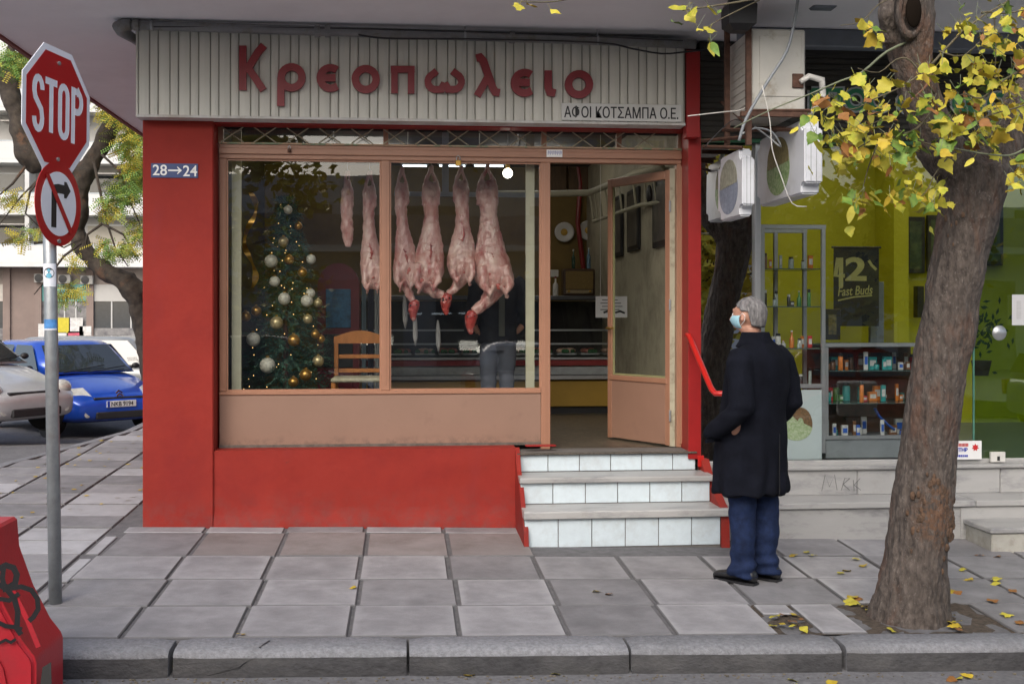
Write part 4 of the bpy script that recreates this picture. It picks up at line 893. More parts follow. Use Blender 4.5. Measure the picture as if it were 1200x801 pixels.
# garlands
# ------------------------------------------------------------------ stop sign post
pb = on_g(65, 706); pb.z = G(pb.x, pb.y); ptop = at_d(55.5, 160, 1.0); 
def pole_at(py):                         # the axis of the leaning post
    px = 65.5-(705-py)*7.5/435; return at(px, py, pb.y)
SRED = mat('sign_red_film', (.40, .006, .008), .35, var=.05, scale=3); SWH = mat('sign_white_film', (.78, .80, .86), .35, var=.03)
post = thing('sign_post', 'leaning galvanised steel post carrying the stop sign and the no right turn sign', 'post', pb)
zt_p = pole_at(95)
MB().tube([pb, pole_at(400), zt_p], .037, 16).build('pole', GREYM, post, smooth=True)
MB().tube([zt_p, zt_p+Vector((0, 0, .02))], .039, 16).build('pole_cap', BLACK, post)
th = R(81); U = (Vector((CS, -SN, 0))*cos(th)+Vector((SN, CS, 0))*sin(th)); N = Vector((CS, -SN, 0))*sin(th)-Vector((SN, CS, 0))*cos(th); V = Vector((0, 0, 1))
rl = R(-1.2)
U2 = U*cos(rl)+V*sin(rl); V2 = V*cos(rl)-U*sin(rl)
def disc(c, pts, n0, n1):                 # flat plate in the sign's plane
    s = MB(); n = len(pts); s.v = [tuple(c+U2*x+V2*y+N*n1) for x, y in pts]+[tuple(c+U2*x+V2*y+N*n0) for x, y in pts]
    s.f = [tuple(range(n)), tuple(reversed(range(n, 2*n)))]+[(i, n+i, n+(i+1) % n, (i+1) % n) for i in range(n)]; return s
def octo(r): return [(r/cos(pi/8)*cos(pi/8+pi/4*i), r/cos(pi/8)*sin(pi/8+pi/4*i)) for i in range(8)]
c = pole_at(128); c = at(67.5, 129, c.y-.02)
stp = thing('stop_sign', 'red octagonal STOP sign with white border on the steel post', 'sign', c)
disc(c, octo(.355), -.004, 0).build('plate', SWH, stp); disc(c, octo(.318), 0.001, .0025).build('red_field', SRED, stp)
def sm(u, v, d): return c+U2*u+V2*v+N*(.004+d)
Lw, hh = .045, .145
def A(cx, cy, rx, ry, a0, a1, n=8): return [(cx+rx*cos(R(a0+(a1-a0)*i/n)), cy+ry*sin(R(a0+(a1-a0)*i/n))) for i in range(n+1)]
rx_ = .040
STOP = {'S': [A(-.205, .080, rx_, .063, 0, 180)+[(-.245, .065), (-.165-.0, -.045)][:1]+[(-.235, .03), (-.175, -.03)]+A(-.205, -.080, rx_, .063, 0, -180)],
 'T': [[(-.135, hh), (-.015, hh)], [(-.075, hh-.02), (-.075, -hh-.0)]],
 'O': [A(.058, .095, rx_, .05, 0, 180)+A(.058, -.095, rx_, .05, 180, 360)+[(.098, .095)]],
 'P': [[(.16, hh+.022), (.16, -hh-.022)], [(.18, hh), (.205, hh)]+A(.205, .085, rx_+.005, .06, 90, -90)+[(.18, .025)]]}
for k, st in STOP.items():
    s = MB()
    for j, p in enumerate(st): s.stroke(p, Lw*.88, lambda u, v, d, j=j: sm(u, v, d+j*.0005), .001)
    s.build('letter', SWH, stp)
def bolt(c0, u, v): 
    p = c0+U2*u+V2*v; MB().tube([p, p+N*.012], .012, 8).build('bolt', GREYM, stp if c0 is c else nrt)
for v in (.27, -.285): bolt(c, 0, v)
c2 = at(68.8, 239, c.y+.006)
nrt = thing('no_turn_sign', 'round white no right turn sign with red ring and red bar under the stop sign', 'sign', c2)
def circ(r, n=40): return [(r*cos(2*pi*i/n), r*sin(2*pi*i/n)) for i in range(n)]
disc(c2, circ(.243), -.004, 0).build('plate', SRED, nrt); disc(c2, circ(.185), .001, .0025).build('white_field', SWH, nrt)
c3 = c2+N*.0032
s = MB()
def nm_(u, v, d): return c3+U2*u+V2*v+N*d
s.stroke([(-.055, -.14), (-.055, .06), (-.04, .082), (-.01, .088), (.055, .088)], .052, nm_, .0008)
s.add([nm_(u, v, .001) for u, v in ((.05, .135), (.075, .135), (.12, .088), (.075, .04), (.05, .04))], [(0, 1, 2, 3, 4)])
s.build('black_arrow', BLACK, nrt)
s = MB(); s.stroke([(-.135, .16), (.135, -.16)], .036, lambda u, v, d: nm_(u, v, d+.0018), .001); s.build('red_bar', SRED, nrt)
bolt(c2, .0, -.215)
for z in (c.z+.2, c.z-.2, c2.z+.1, c2.z-.12):
    p = pole_at(HY-(z-CZ)*F/6.7); MB().tube([p-Vector((0, 0, .012)), p+Vector((0, 0, .012))], .042, 14).build('clamp_band', GREYM, post)
# stickers on the post
def wrap(y0, y1, m, name, parent, r=.0385, a0=-150, a1=-20):
    p = pole_at(y0); q = pole_at(y1); s = MB(); n = 8
    for k in range(n+1):
        a = R(a0+(a1-a0)*k/n); d = Vector((cos(a)*r, sin(a)*r, 0)); s.v += [tuple(q+d), tuple(p+d)]
    s.f = [(2*k, 2*k+2, 2*k+3, 2*k+1) for k in range(n)]; return s.build(name, m, parent)
st1 = thing('sticker', 'white sticker with a round black and blue emblem on the steel post', 'sticker', pole_at(322))
wrap(309, 336, SWH, 'sticker_paper', st1)
def onpole(py, ang, r): p = pole_at(py); a = R(ang); return p+Vector((cos(a)*r, sin(a)*r, 0))
s = MB()
ring = lambda rr, r0, cyp: MB().add([onpole(cyp, -85, r0)]+[onpole(cyp-rr*202*sin(2*pi*i/20), -85+R(1)*0+math.degrees(rr*cos(2*pi*i/20)/.038), r0) for i in range(20)], [(0, 1+i, 1+(i+1) % 20) for i in range(20)])
ring(.030, .0392, 320).build('emblem_disc', BLACK, st1); ring(.015, .0398, 323).build('emblem_drop', mat('sticker_cyan', (.15, .45, .6), .4), st1)
ring(.009, .0400, 317).build('emblem_drop', mat('sticker_cyan'  , (.15, .45, .6), .4), st1)
st2 = thing('sticker', 'torn blue sticker band low on the steel post', 'sticker', pole_at(380))
wrap(374, 385, mat('sticker_blue', (.08, .25, .55), .4, var=.3, scale=30), 'sticker_band', st2)
st3 = wrap(384.5, 386.5, SWH, 'sticker_edge', st2)

# ------------------------------------------------------------------ red plastic barrier
BAR = mat('red_barrier_plastic', (.40, .012, .022), .45, var=.1, scale=3, stain=(.22, .03, .035), stain_scale=4, stain_amt=.5, stain_lo=.5, stain_hi=.75, bump=.15)
yb0, yb1 = -3.60, -3.16
def bp(px, py): q = at(px, py, yb1); return (q.x, q.z)
def bq(px, py): q = at(px, py, yb0); return (q.x, q.z)
zr = RD(-2, -3.4)
prof = [bp(75, 745), bp(72.5, 738), bp(60, 722), bp(40, 683), bp(30, 655), bp(24, 638), bp(21.5, 607), bp(18, 604)]
xc = bp(-8, 600)[0]
full = [(prof[0][0], zr)]+prof+[(xc*2-x, z) for x, z in reversed(prof[:])]+[(2*xc-prof[0][0], zr)]
bar = thing('plastic_barrier', 'red plastic road barrier with black spray graffiti at the kerb', 'barrier', (xc, yb0, zr))
s = MB(); s.prism(full, yb0, yb1); bm = bmesh.new(); me = s.mesh('barrier_body', BAR); bm.from_mesh(me); bmesh.ops.bevel(bm, geom=[e for e in bm.edges if abs((e.verts[0].co-e.verts[1].co).y) < .01], offset=.018, segments=3, affect='EDGES'); bm.to_mesh(me); bm.free(); autosmooth(me, 35)
link('barrier_body', me, bar)
REC = mat('barrier_recess', (.40, .014, .022), .6)
s = MB(); s.stroke([bq(15, 690), bq(33, 725), bq(46, 757)], .022, lambda u, v, d: Vector((u, yb0-.012+d, v)), .014); s.build('moulded_rib', BAR, bar)
a, b = bq(47, 776), bq(60, 801); MB().prism([bq(50, 781), bq(60, 775), bq(61, 812), bq(46, 812)], yb0-.003, yb0-.0005).build('fork_slot', DARK, bar)
s = MB(); s.stroke([bq(-8, 765), bq(2, 783), bq(8, 812)], .02, lambda u, v, d: Vector((u, yb0-.012+d, v)), .013); s.build('moulded_rib', BAR, bar)
# graffiti strokes as in the photograph
g = MB()
def gs(pts, w_, j): g.stroke([bq(*p) for p in pts], w_*1.1, lambda u, v, d: Vector((u, yb0-.0135-.0003*j, v)))
gs([(0, 665), (8, 661), (17, 664), (21, 672), (19, 682), (11, 687), (4, 684)], .024, 0)
gs([(0, 683), (10, 690), (18, 700), (22, 715), (21, 735), (26, 742)], .022, 1)
gs([(14, 688), (26, 686), (38, 690), (45, 700), (46, 712), (40, 722), (35, 726)], .02, 2)
gs([(0, 728), (8, 732), (18, 733), (27, 736)], .018, 3)
gs([(6, 662), (4, 676), (8, 692)], .02, 4); gs([(0, 700), (12, 702), (24, 694)], .018, 5)
gs([(0, 752), (8, 748), (14, 751), (20, 747)], .012, 6)
g.build('graffiti', BLACK, bar)

# ------------------------------------------------------------------ right shop
rs_x0 = px1+.005; GY = .08
FZ = .44
rint = thing('lime_shop_interior', 'x', 'x', (3, .3, FZ)); del rint['label']; del rint['category']; struct(rint)
LIME = mat('lime_yellow_wall', (.50, .46, .008), .7, var=.06, scale=1)
LX1 = 8.5; LY = 3.4; lx0 = AX(887, GY)
MB().quad((px1, GY, FZ), (LX1, GY, FZ), (LX1, LY, FZ), (px1, LY, FZ)).build('lime_shop_floor', mat('grey_tile_floor', (.22, .22, .21), .4), rint)
MB().quad((px1, LY, FZ), (LX1, LY, FZ), (LX1, LY, ZS-.01), (px1, LY, ZS-.01)).build('lime_back_wall', LIME, rint)
MB().quad((LX1, GY, FZ), (LX1, LY, FZ), (LX1, LY, ZS-.01), (LX1, GY, ZS-.01)).build('lime_side_wall', LIME, rint)
MB().quad((px1, GY+.31, 3.55), (LX1, GY+.31, 3.55), (LX1, LY, 3.55), (px1, LY, 3.55)).build('lime_ceiling', mat('lime_ceiling_paint', (.5, .5, .45), .7), rint)
MB().box(AX(1043, 3.0), AX(1060, 3.0), 2.9, LY-.002, FZ, 3.29).build('wall_pilaster', LIME, rint)
front = thing('lime_shop_front', 'glass shop front of the lime yellow shop with grey metal frames and marble steps', 'shopfront', (lx0, GY, FZ))
mx0, mx1 = px1+.004, AX(884, GY)
# mirror clad pier
MB().box(mx0, mx1, GY+.02, GY+.3, FZ-.3, 3.3).build('mirror_pier', GLD, front)
MB().box(AX(884, GY), AX(890.5, GY), GY-.03, GY+.05, FZ, 3.3, bev=.004).build('mullion', ALU, front)
gx1 = AX(1141, GY)
MB().quad((lx0+.02, GY, FZ+.03), (gx1-.01, GY, FZ+.03), (gx1-.01, GY, AZ(1000, 167, GY)), (lx0+.02, GY, AZ(1000, 167, GY))).build('shop_pane', GL, front)
GLF = glass('greenish_door_glass', (.62, .74, .60), 1.5, 2.5)
MB().box(gx1+.01, gx1+1.1, GY+.015, GY+.025, FZ+.02, AZ(1000, 190, GY)).build('glass_door', GLF, front)
MB().box(gx1+1.12, LX1, GY+.015, GY+.025, FZ+.02, AZ(1000, 190, GY)).build('glass_door', GLF, front)
MB().box(gx1-.006, gx1+.006, GY-.004, GY+.012, FZ, AZ(1000, 168, GY)).build('glass_edge', mat('green_glass_edge', (.08, .2, .15), .2), front)
s = MB(); hz = AZ(1135, 412, GY)
for px, py in ((1132, 410), (1172, 390)):
    p = at(px, py, GY-.05)
p = at(1171, 390, GY-.06); MB().lathe([(.012, .07), (.012, .02), (.05, .012), (.062, 0), (.058, -.008), (.001, -.012)], p, 24, 'Y').build('door_knob', ALU, front, smooth=True)
MB().box(px1, LX1, GY-.01, GY+.06, FZ-.04, FZ+.025, bev=.006).build('threshold', MARBLE, front)
# fascia and its letters
FB = mat('dark_fascia', (.035, .032, .026), .6, var=.4, scale=3, stretch=(1, 1, 14))
zf0, zf1 = AZ(1000, 168, GY), AZ(1000, 78, GY)
fas = thing('shop_fascia', 'dark slatted fascia with green outlined letters above the lime shop glass', 'sign', (lx0, GY-.06, zf0))
MB().box(mx0, LX1, GY-.04, GY+.3, zf0, 3.9-.09).build('fascia_board', FB, fas)
k = 0; z = zf0+.02
while z < 3.72:
    MB().box(mx0+.002, LX1-.002, GY-.052, GY-.041, z, z+.035, bev=.003).build('fascia_slat', FB, fas); z += .047
MB().box(mx0, LX1, GY-.07, GY-.0405, zf0-.015, zf0+.012).build('green_trim', mat('green_trim', (.02, .12, .05), .5), fas)
LGR = mat('letter_green', (.02, .22, .10), .4); LOUT = mat('letter_grey_outline', (.42, .45, .48), .4)
def gl(strokes, w0=.032, w1=.062):
    for ww, m, dep, nme in ((w1, LOUT, 0, 'letter_outline'), (w0, LGR, -.008, 'letter_face')):
        s = MB()
        for j, st in enumerate(strokes):
            s.stroke(st, ww*153, lambda u, v, d, j=j: Vector((at(u, v, GY-.06).x, GY-.062+dep-.0008*j+d, at(u, v, GY-.06).z)), .006)
        s.build(nme, m, fas)
gl([[(951, 106), (951, 128)], [(951, 106), (960, 106)]])
gl([[(968, 127), (968, 106), (984, 106), (984, 127)]])
gl([arc(1003, 117, 10.5, 0, 360, 16)])
gl([arc(1031, 118, 11, 40, 320, 14)])
gl([arc(1064, 120, 10, 0, 360, 16)])
gl([[(1118, 112), (1118, 124), (1123, 130), (1130, 130), (1134, 124), (1134, 114)], [(1134, 124), (1138, 130), (1146, 130), (1150, 124), (1150, 112)]])
gl([arc(1169, 121, 10, 0, 360, 16)])
# soffit edge beam over the right shop
MB().box(px1+.2, 9.4, -.42, -.3, ZS-.14, ZS-.002, bev=.01).build('soffit_beam', mat('blue_grey_metal', (.16, .18, .21), .5), bld)
# marble steps
def marble(name, x0, x1, y0, y1, z0, z1, parent, n=6, gap=.004):
    L_ = (x1-x0)/n
    for i in range(n): MB().box(x0+L_*i+gap/2, x0+L_*(i+1)-gap/2, y0, y1, z0, z1, bev=.006).build(name, MARBLE, parent)
mst = thing('marble_steps', 'two long grey veined marble steps under the lime shop window', 'steps', (2.42, -.4, -.1))
mx_ = 2.42
marble('riser_slab', mx_, 8.4, -.02, .08, .20, .40, mst, 5)
marble('tread_slab', mx_, 8.4, -.40, .06, .155, .202, mst, 3)
MB().box(mx_+.6, 8.4, -.362, .05, -.2, .154).build('step_core', MARBLE, mst)
marble('riser_slab', mx_, 3.72, -.375, -.363, -.2, .154, mst, 1)
marble('riser_slab', 4.30, 8.4, -.375, -.363, -.2, .154, mst, 3)
MB().box(mx_, 8.4, -.05, .07, .401, .432, bev=.008).build('top_edge', MARBLE, mst)
bx = on_g(1160, 628)
MB().box(AX(1160, -.75), AX(1160, -.75)+1.3, -.78, -.378, -.25, .02, bev=.008).build('side_step', mat('weathered_marble', (.36, .35, .31), .6, var=.15, scale=7, stain=(.2, .18, .14), stain_scale=5, stain_amt=.7), mst)
MB().box(AX(1160, -.75)-.02, AX(1160, -.75)+1.32, -.80, -.377, .021, .06, bev=.008).build('side_step_top', MARBLE, mst)
s = MB(); 
def gp(px, py): q = at(px, py, -.024); return (q.x, q.z)
for j, st in enumerate(([(963, 575), (967, 556), (972, 570), (978, 556), (981, 574)], [(986, 574), (990, 560), (996, 560), (988, 567), (996, 574)], [(1000, 562), (1001, 575)], [(1008, 560), (1001, 568), (1009, 574)])):
    s.stroke([gp(*p) for p in st], .006, lambda u, v, d: Vector((u, -.0235, v)))
s.build('pencil_scribble', mat('faint_scribble', (.17, .17, .17), .6), mst)
for i, (x, y) in enumerate(((3.4, 1.2), (5.2, 1.2), (7.0, 1.2), (4.2, 2.4), (6.2, 2.4))):  # added glow panels, hidden behind the fascia, that lift the lime interior
    t = thing('added_light_panel', 'unseen glowing panel added to brighten the lime shop, %s' % ('front left', 'front middle', 'front right', 'rear left', 'rear right')[i], 'lamp', (x, y, 3.54), 'added light panels in the lime shop')
    MB().box(x-.5, x+.5, y-.08, y+.08, 3.49, 3.52).build('fill_panel', mat('lime_fill_panel_glow', (1, 1, .95), .5, emit=(1, .97, .9), estr=5), t); MB().box(x-.52, x+.52, y-.1, y+.1, 3.521, 3.548).build('lamp_housing', OFFW, t)
# ---- goods and furniture inside the lime shop
ca = thing('display_cabinet', 'tall aluminium framed glass display cabinet with shelves beside the mirror pier', 'cabinet', (lx0, .3, FZ))
cx0, cx1 = AX(892, .25), AX(963, .25); cz0, cz1 = AZ(900, 452, .25), AZ(900, 266, .25)
zsh = [cz0] + [AZ(920, p, .3) for p in (408, 359, 315)]+[cz1]
for x, y in ((cx0, .22), (cx1, .22), (cx0, .66), (cx1, .66), ((cx0+cx1)/2, .66)): MB().box(x-.017, x+.017, y-.015, y+.015, cz0-.55, cz1, bev=.003).build('cabinet_post', ALU, ca)
for y in (.22, .66):
    for z in (cz1, cz0): MB().box(cx0-.02, cx1+.02, y-.016, y+.016, z-.018, z+.018, bev=.003).build('cabinet_rail', ALU, ca)
for z in zsh[:-1]: MB().box(cx0, cx1, .24, .64, z-.006, z+.002).build('glass_shelf', mat('shelf_glass', (.06, .10, .09), .15), ca)
WPAN = mat('pale_laminate', (.46, .52, .53), .4, var=.03)
MB().box(AX(918, .2), cx1-.02, .19, .205, FZ+.02, cz0-.03, bev=.003).build('lower_panel', WPAN, ca)
MB().box(cx0, AX(917, .2), .19, .205, FZ+.02, cz0-.03, bev=.003).build('lower_panel', WPAN, ca)
# nest picture on the panel
def pn(px, py): q = at(px, py, .187); return (q.x, q.z)
pc = thing('panel_print', 'round print of a brown shell over a green nest on the pale cabinet panel', 'print', at(935, 497, .187))
s = MB(); pts = [pn(935-2+19*cos(2*pi*i/22), 500+16*sin(2*pi*i/22)) for i in range(22)]
s.prism(pts, .187, .1885); s.build('green_nest', mat('nest_green', (.20, .30, .10), .6, var=.4, scale=60, col2=(.5, .55, .4)), pc)
s = MB(); pts = [pn(938+14*cos(R(a)), 497-20*sin(R(a))) for a in range(-10, 150, 14)]+[pn(938+4*cos(R(a)), 497-8*sin(R(a))) for a in range(150, -10, -20)]
s.prism(pts, .184, .1855); s.build('brown_shell', mat('shell_brown', (.16, .09, .04), .6, var=.5, scale=50), pc)
# low counter
lo = thing('glass_counter', 'low glass counter with a grey base full of small goods behind the shop pane', 'counter', (cx1, .25, FZ))
c0, c1 = AX(967, .25), AX(1100, .25); lz1 = AZ(1000, 404, .25); lz0 = AZ(1000, 514, .25)
MB().box(c0, c1, .24, .8, FZ+.02, lz0, bev=.004).build('grey_base', mat('grey_laminate', (.20, .22, .23), .4), lo)
for z in (lz0+.015, lz1): MB().box(c0-.01, c1+.01, .225, .25, z-.016, z+.016, bev=.003).build('counter_rail', ALU, lo)
MB().box(c0-.01, c0+.02, .225, .25, lz0+.032, lz1-.017, bev=.003).build('counter_post', ALU, lo)
MB().box(c0, c1, .251, .8, lz1-.006, lz1+.008).build('counter_top', mat('shelf_glass'), lo)
MB().box(c0, c1, .78, .8, lz0, lz1-.01).build('counter_back', mat('mottled_backing', (.05, .05, .03), .6, col2=(.22, .09, .05), scale=9), lo)
lsh = [lz0+.002, AZ(1000, 472, .3), AZ(1000, 434, .3)]
for z in lsh[1:]: MB().box(c0+.02, c1, .28, .76, z-.006, z).build('glass_shelf', mat('shelf_glass'), lo)
rnd = random.Random(9)
cols = {'red': (.45, .03, .03), 'orange': (.5, .15, .02), 'white': (.5, .5, .48), 'black': (.02, .02, .02), 'blue': (.03, .1, .4), 'teal': (.03, .25, .24), 'brown': (.15, .07, .03), 'green': (.05, .2, .04), 'clear': (.3, .35, .33)}
CM = {k: mat('goods_'+k, v, .3, var=.25, scale=30) for k, v in cols.items()}
def goods(x, y, z, h, w_, col, where, kind):
    art = 'small %s %s ' % (col, kind)
    t = thing(kind, art+where, kind, (x, y, z), 'goods '+where)
    if kind == 'jar':
        MB().lathe([(w_*.95, 0), (w_, .005), (w_, h*.75), (w_*.8, h*.82)], (x, y, z), 10).build('jar_body', CM[col], t, smooth=True); MB().lathe([(w_*.85, h*.82), (w_*.85, h)], (x, y, z), 10).build('lid', CM['black' if col != 'black' else 'white'], t)
    elif kind == 'bottle':
        MB().lathe([(w_*.95, 0), (w_, .006), (w_, h*.5), (w_*.4, h*.68), (w_*.35, h*.92)], (x, y, z), 10).build('bottle_body', CM[col], t, smooth=True); MB().lathe([(w_*.42, h*.92), (w_*.42, h)], (x, y, z), 8).build('cap', CM['white' if col != 'white' else 'red'], t)
    else:
        MB().box(x-w_, x+w_, y-w_*.6, y+w_*.6, z, z+h*.8, bev=.003).build('carton', CM[col], t); MB().box(x-w_*.7, x+w_*.7, y-w_*.6-.002, y-w_*.6-.0005, z+h*.25, z+h*.6).build('carton_label', CM['white' if col != 'white' else 'blue'], t)
for zi, z in enumerate(zsh[:-1]):
    wh = ('on the bottom shelf of the tall cabinet', 'on the lower middle shelf of the tall cabinet', 'on the upper middle shelf of the tall cabinet', 'on the top shelf of the tall cabinet')[zi]
    n_ = (9, 11, 7, 6)[zi]
    for i in range(n_):
        x = cx0+.04+(cx1-cx0-.08)*(i+rnd.uniform(.2, .8))/n_; cl_ = rnd.choice((['clear', 'clear', 'white', 'black'], ['white', 'red', 'clear', 'orange'], ['clear', 'clear', 'black', 'green'], ['brown', 'red', 'clear', 'orange'])[zi])
        goods(x, rnd.uniform(.32, .5), z+.002, rnd.uniform(.05, .15), rnd.uniform(.012, .024), cl_, wh, rnd.choice(('jar', 'bottle', 'box')))
for zi, z in enumerate(lsh):
    wh = ('on the floor of the low glass counter', 'on the middle shelf of the low glass counter', 'on the top shelf of the low glass counter')[zi]
    n_ = (15, 19, 20)[zi]
    for i in range(n_):
        x = c0+.05+(c1-c0-.1)*(i+rnd.uniform(.2, .8))/n_
        goods(x, rnd.uniform(.34, .62), z+.001, rnd.uniform(.05, .19), rnd.uniform(.014, .038), rnd.choice((['white', 'teal', 'blue', 'brown', 'clear'], ['red', 'orange', 'brown', 'green', 'teal'], ['red', 'orange', 'teal', 'white', 'brown'])[zi]), wh, rnd.choice(('jar', 'box', 'box')))
p = [at(x, y, .45) for x, y in ((1025, 478), (1030, 487), (1040, 497), (1048, 503))]
tag(MB().tube(p, .022, 8, squash=.5).build('blue_leash', CM['blue'], smooth=True), 'bright blue curled strap lying in the low glass counter', 'strap')
# hanging black poster with lettering
PY = 1.9
a, b = at(977, 376, PY), at(1030, 290, PY)
po = thing('poster', 'black hanging poster lettered 42 and Fast Buds inside the lime shop', 'poster', (a.x, PY, a.z))
MB().box(a.x, b.x, PY, PY+.006, a.z-.05, b.z).build('poster_sheet', BLACK, po); MB().tube([(a.x-.02, PY, b.z), (b.x+.02, PY, b.z)], .01, 8).build('poster_rod', BLACK, po)
PC = mat('poster_yellow_ink', (.40, .37, .13), .6)
s = MB()
def pm(u, v, d): q = at(u, v, PY-.003); return Vector((q.x, PY-.003, q.z))
s.stroke([(982, 302), (979, 323), (990, 323)], 4.6, pm); s.stroke([(985.5, 302), (985.5, 336)], 5.2, lambda u, v, d: pm(u, v, d)+Vector((0, -.0005, 0))); s.build('numeral', PC, po)
text('numeral', '2', PC, at(990.5, 329, PY-.004), (1, 0, 0), (0, 0, 1), at(990, 301, PY).z-at(990, 329, PY).z, po, width=AX(1015.5, PY)-AX(990.5, PY), bold=.03)
s = MB(); s.stroke([(1018, 305), (1021, 310), (1027, 316)], 3.2, pm); s.build('apostrophe', PC, po)
text('lettering', 'Fast Buds', PC, at(982, 347, PY-.004), (1, 0, .06), (0.12, 0, 1), at(990, 335, PY).z-at(990, 346, PY).z, po, width=AX(1022, PY)-AX(982, PY), bold=.012)
s = MB(); s.stroke([(982, 352), (1000, 348), (1022, 346)], 1.8, pm); s.build('underline', PC, po)
# pale curtain, dark displays
def panel(nm_, px0_, px1_, py0, py1, Y, m, th_, label, cat, fr=None):
    a, b = at(px0_, py1, Y), at(px1_, py0, Y); t = thing(nm_, label, cat, (a.x, Y, a.z))
    MB().box(a.x, b.x, Y, Y+th_, a.z, b.z, bev=.004).build('panel_body', m, t)
    if fr: MB().box(a.x+.04, b.x-.04, Y-.003, Y-.0005, a.z+.05, b.z-.05).build('panel_face', fr, t)
    return t
FOL = mat('dark_leaf_print', (.012, .03, .015), .3, col2=(.10, .14, .05), scale=9)
panel('wall_picture', 1062, 1084, 254, 320, 3.3, BLACK, .05, 'dark framed picture of foliage on the lime wall left of the tree trunk', 'picture', FOL)
panel('wall_picture', 1087, 1100, 252, 318, 3.32, BLACK, .04, 'dark framed picture on the lime wall partly behind the tree trunk', 'picture', FOL)
panel('wall_picture', 1150, 1176, 240, 311, 3.3, BLACK, .05, 'dark framed picture with a white tag on the lime wall right of the trunk', 'picture', FOL)
panel('dark_stand', 966, 985, 362, 398, 1.4, BLACK, .1, 'black printed carton standing on the low counter below the poster', 'carton', mat('carton_print', (.02, .03, .03), .4, col2=(.25, .2, .05), scale=30))
panel('grey_curtain', 1020, 1036, 330, 402, 2.1, mat('grey_cloth', (.16, .18, .20), .8, var=.15, scale=30, stretch=(6, 1, .3)), .05, 'grey draped cloth hanging right of the black poster', 'curtain')
panel('dark_doorway', 1037, 1044, 335, 400, 3.2, DARK, .1, 'dark upright shelf end beside the grey curtain', 'shelf')
panel('small_stand', 1075, 1083, 335, 372, 3.2, BLACK, .1, 'small dark speaker box on the lime wall below the left picture', 'speaker')
panel('paper_notice', 1186, 1202, 345, 381, .06, PAPER, .002, 'white paper notice taped to the glass at the right edge of the photo', 'notice', mat('grey_print', (.35, .35, .36), .6, col2=(.6, .6, .6), scale=50, stretch=(.1, 1, 6)))
panel('paper_notice', 1155, 1162, 262, 280, 3.28, PAPER, .003, 'small white tag at the lower corner of the dark picture', 'tag')
s = thing('potted_plant', 'trailing green plant behind the glass door near the round knob', 'plant', at(1150, 400, 1.2))
q = MB()
for k in range(90):
    c = at(rnd.gauss(1150, 14), rnd.gauss(385, 16), 1.2+rnd.uniform(-.1, .1)); a = rnd.uniform(0, 6.28); e = Vector((cos(a), rnd.uniform(-.5, .5), sin(a)))*.035; f_ = Vector((-sin(a), 0, cos(a)))*.014
    q.add([c-e, c+f_, c+e, c-f_], [(0, 1, 2, 3)])
o = q.build('foliage', mat('houseplant_leaf', (.02, .06, .015), .5), s); o['kind'] = 'stuff'
MB().lathe([(.06, 0), (.09, .14)], at(1150, 440, 1.2), 12).build('pot', RUST, s)
# realty sticker in front
a, b = at(1117, 538, GY-.04), at(1150, 516, GY-.04)
stk = thing('realty_sign', 'white sticker with red and blue print and a red flower behind the trunk', 'sticker', (a.x, GY-.04, a.z))
MB().box(a.x, b.x, GY-.045, GY-.038, a.z, b.z).build('backing', WHITE, stk)
RI = mat('red_ink', (.5, .02, .02), .5); BI = mat('blue_ink', (.03, .05, .4), .5)
for k_ in range(9): MB().box(a.x+.02+.012*k_, a.x+.028+.012*k_, GY-.048, GY-.046, b.z-.045, b.z-.02).build('tiny_print', RI, stk)
text('lettering', 'ΑΙΤΗΡ', BI, at(1118, 529, GY-.048), (1, 0, 0), (0, 0, 1), .032, stk, width=.115, bold=.04)
for k_ in range(7): MB().box(a.x+.012+.016*k_, a.x+.024+.016*k_, GY-.048, GY-.046, a.z+.02, a.z+.038).build('tiny_print', BI, stk)
p = at(1143, 524, GY-.048); s = MB(); pts = []
for i in range(14): r_ = .032 if i % 2 == 0 else .018; pts.append((p.x+r_*sin(2*pi*i/14), p.z+r_*cos(2*pi*i/14)))
s.prism(pts, GY-.049, GY-.047); s.build('red_flower', RI, stk)
s = MB().box(AX(1160, .05), AX(1177, .05), .03, .06, AZ(1168, 541, .05), AZ(1168, 529, .05), bev=.004); o = s.build('door_lock', OFFW); t = tag(o, 'small square white lock plate at the bottom of the glass door', 'lock')
MB().box(AX(1167, .05), AX(1170, .05), .026, .029, AZ(1168, 539, .05), AZ(1168, 534, .05)).build('keyhole', BLACK, o)
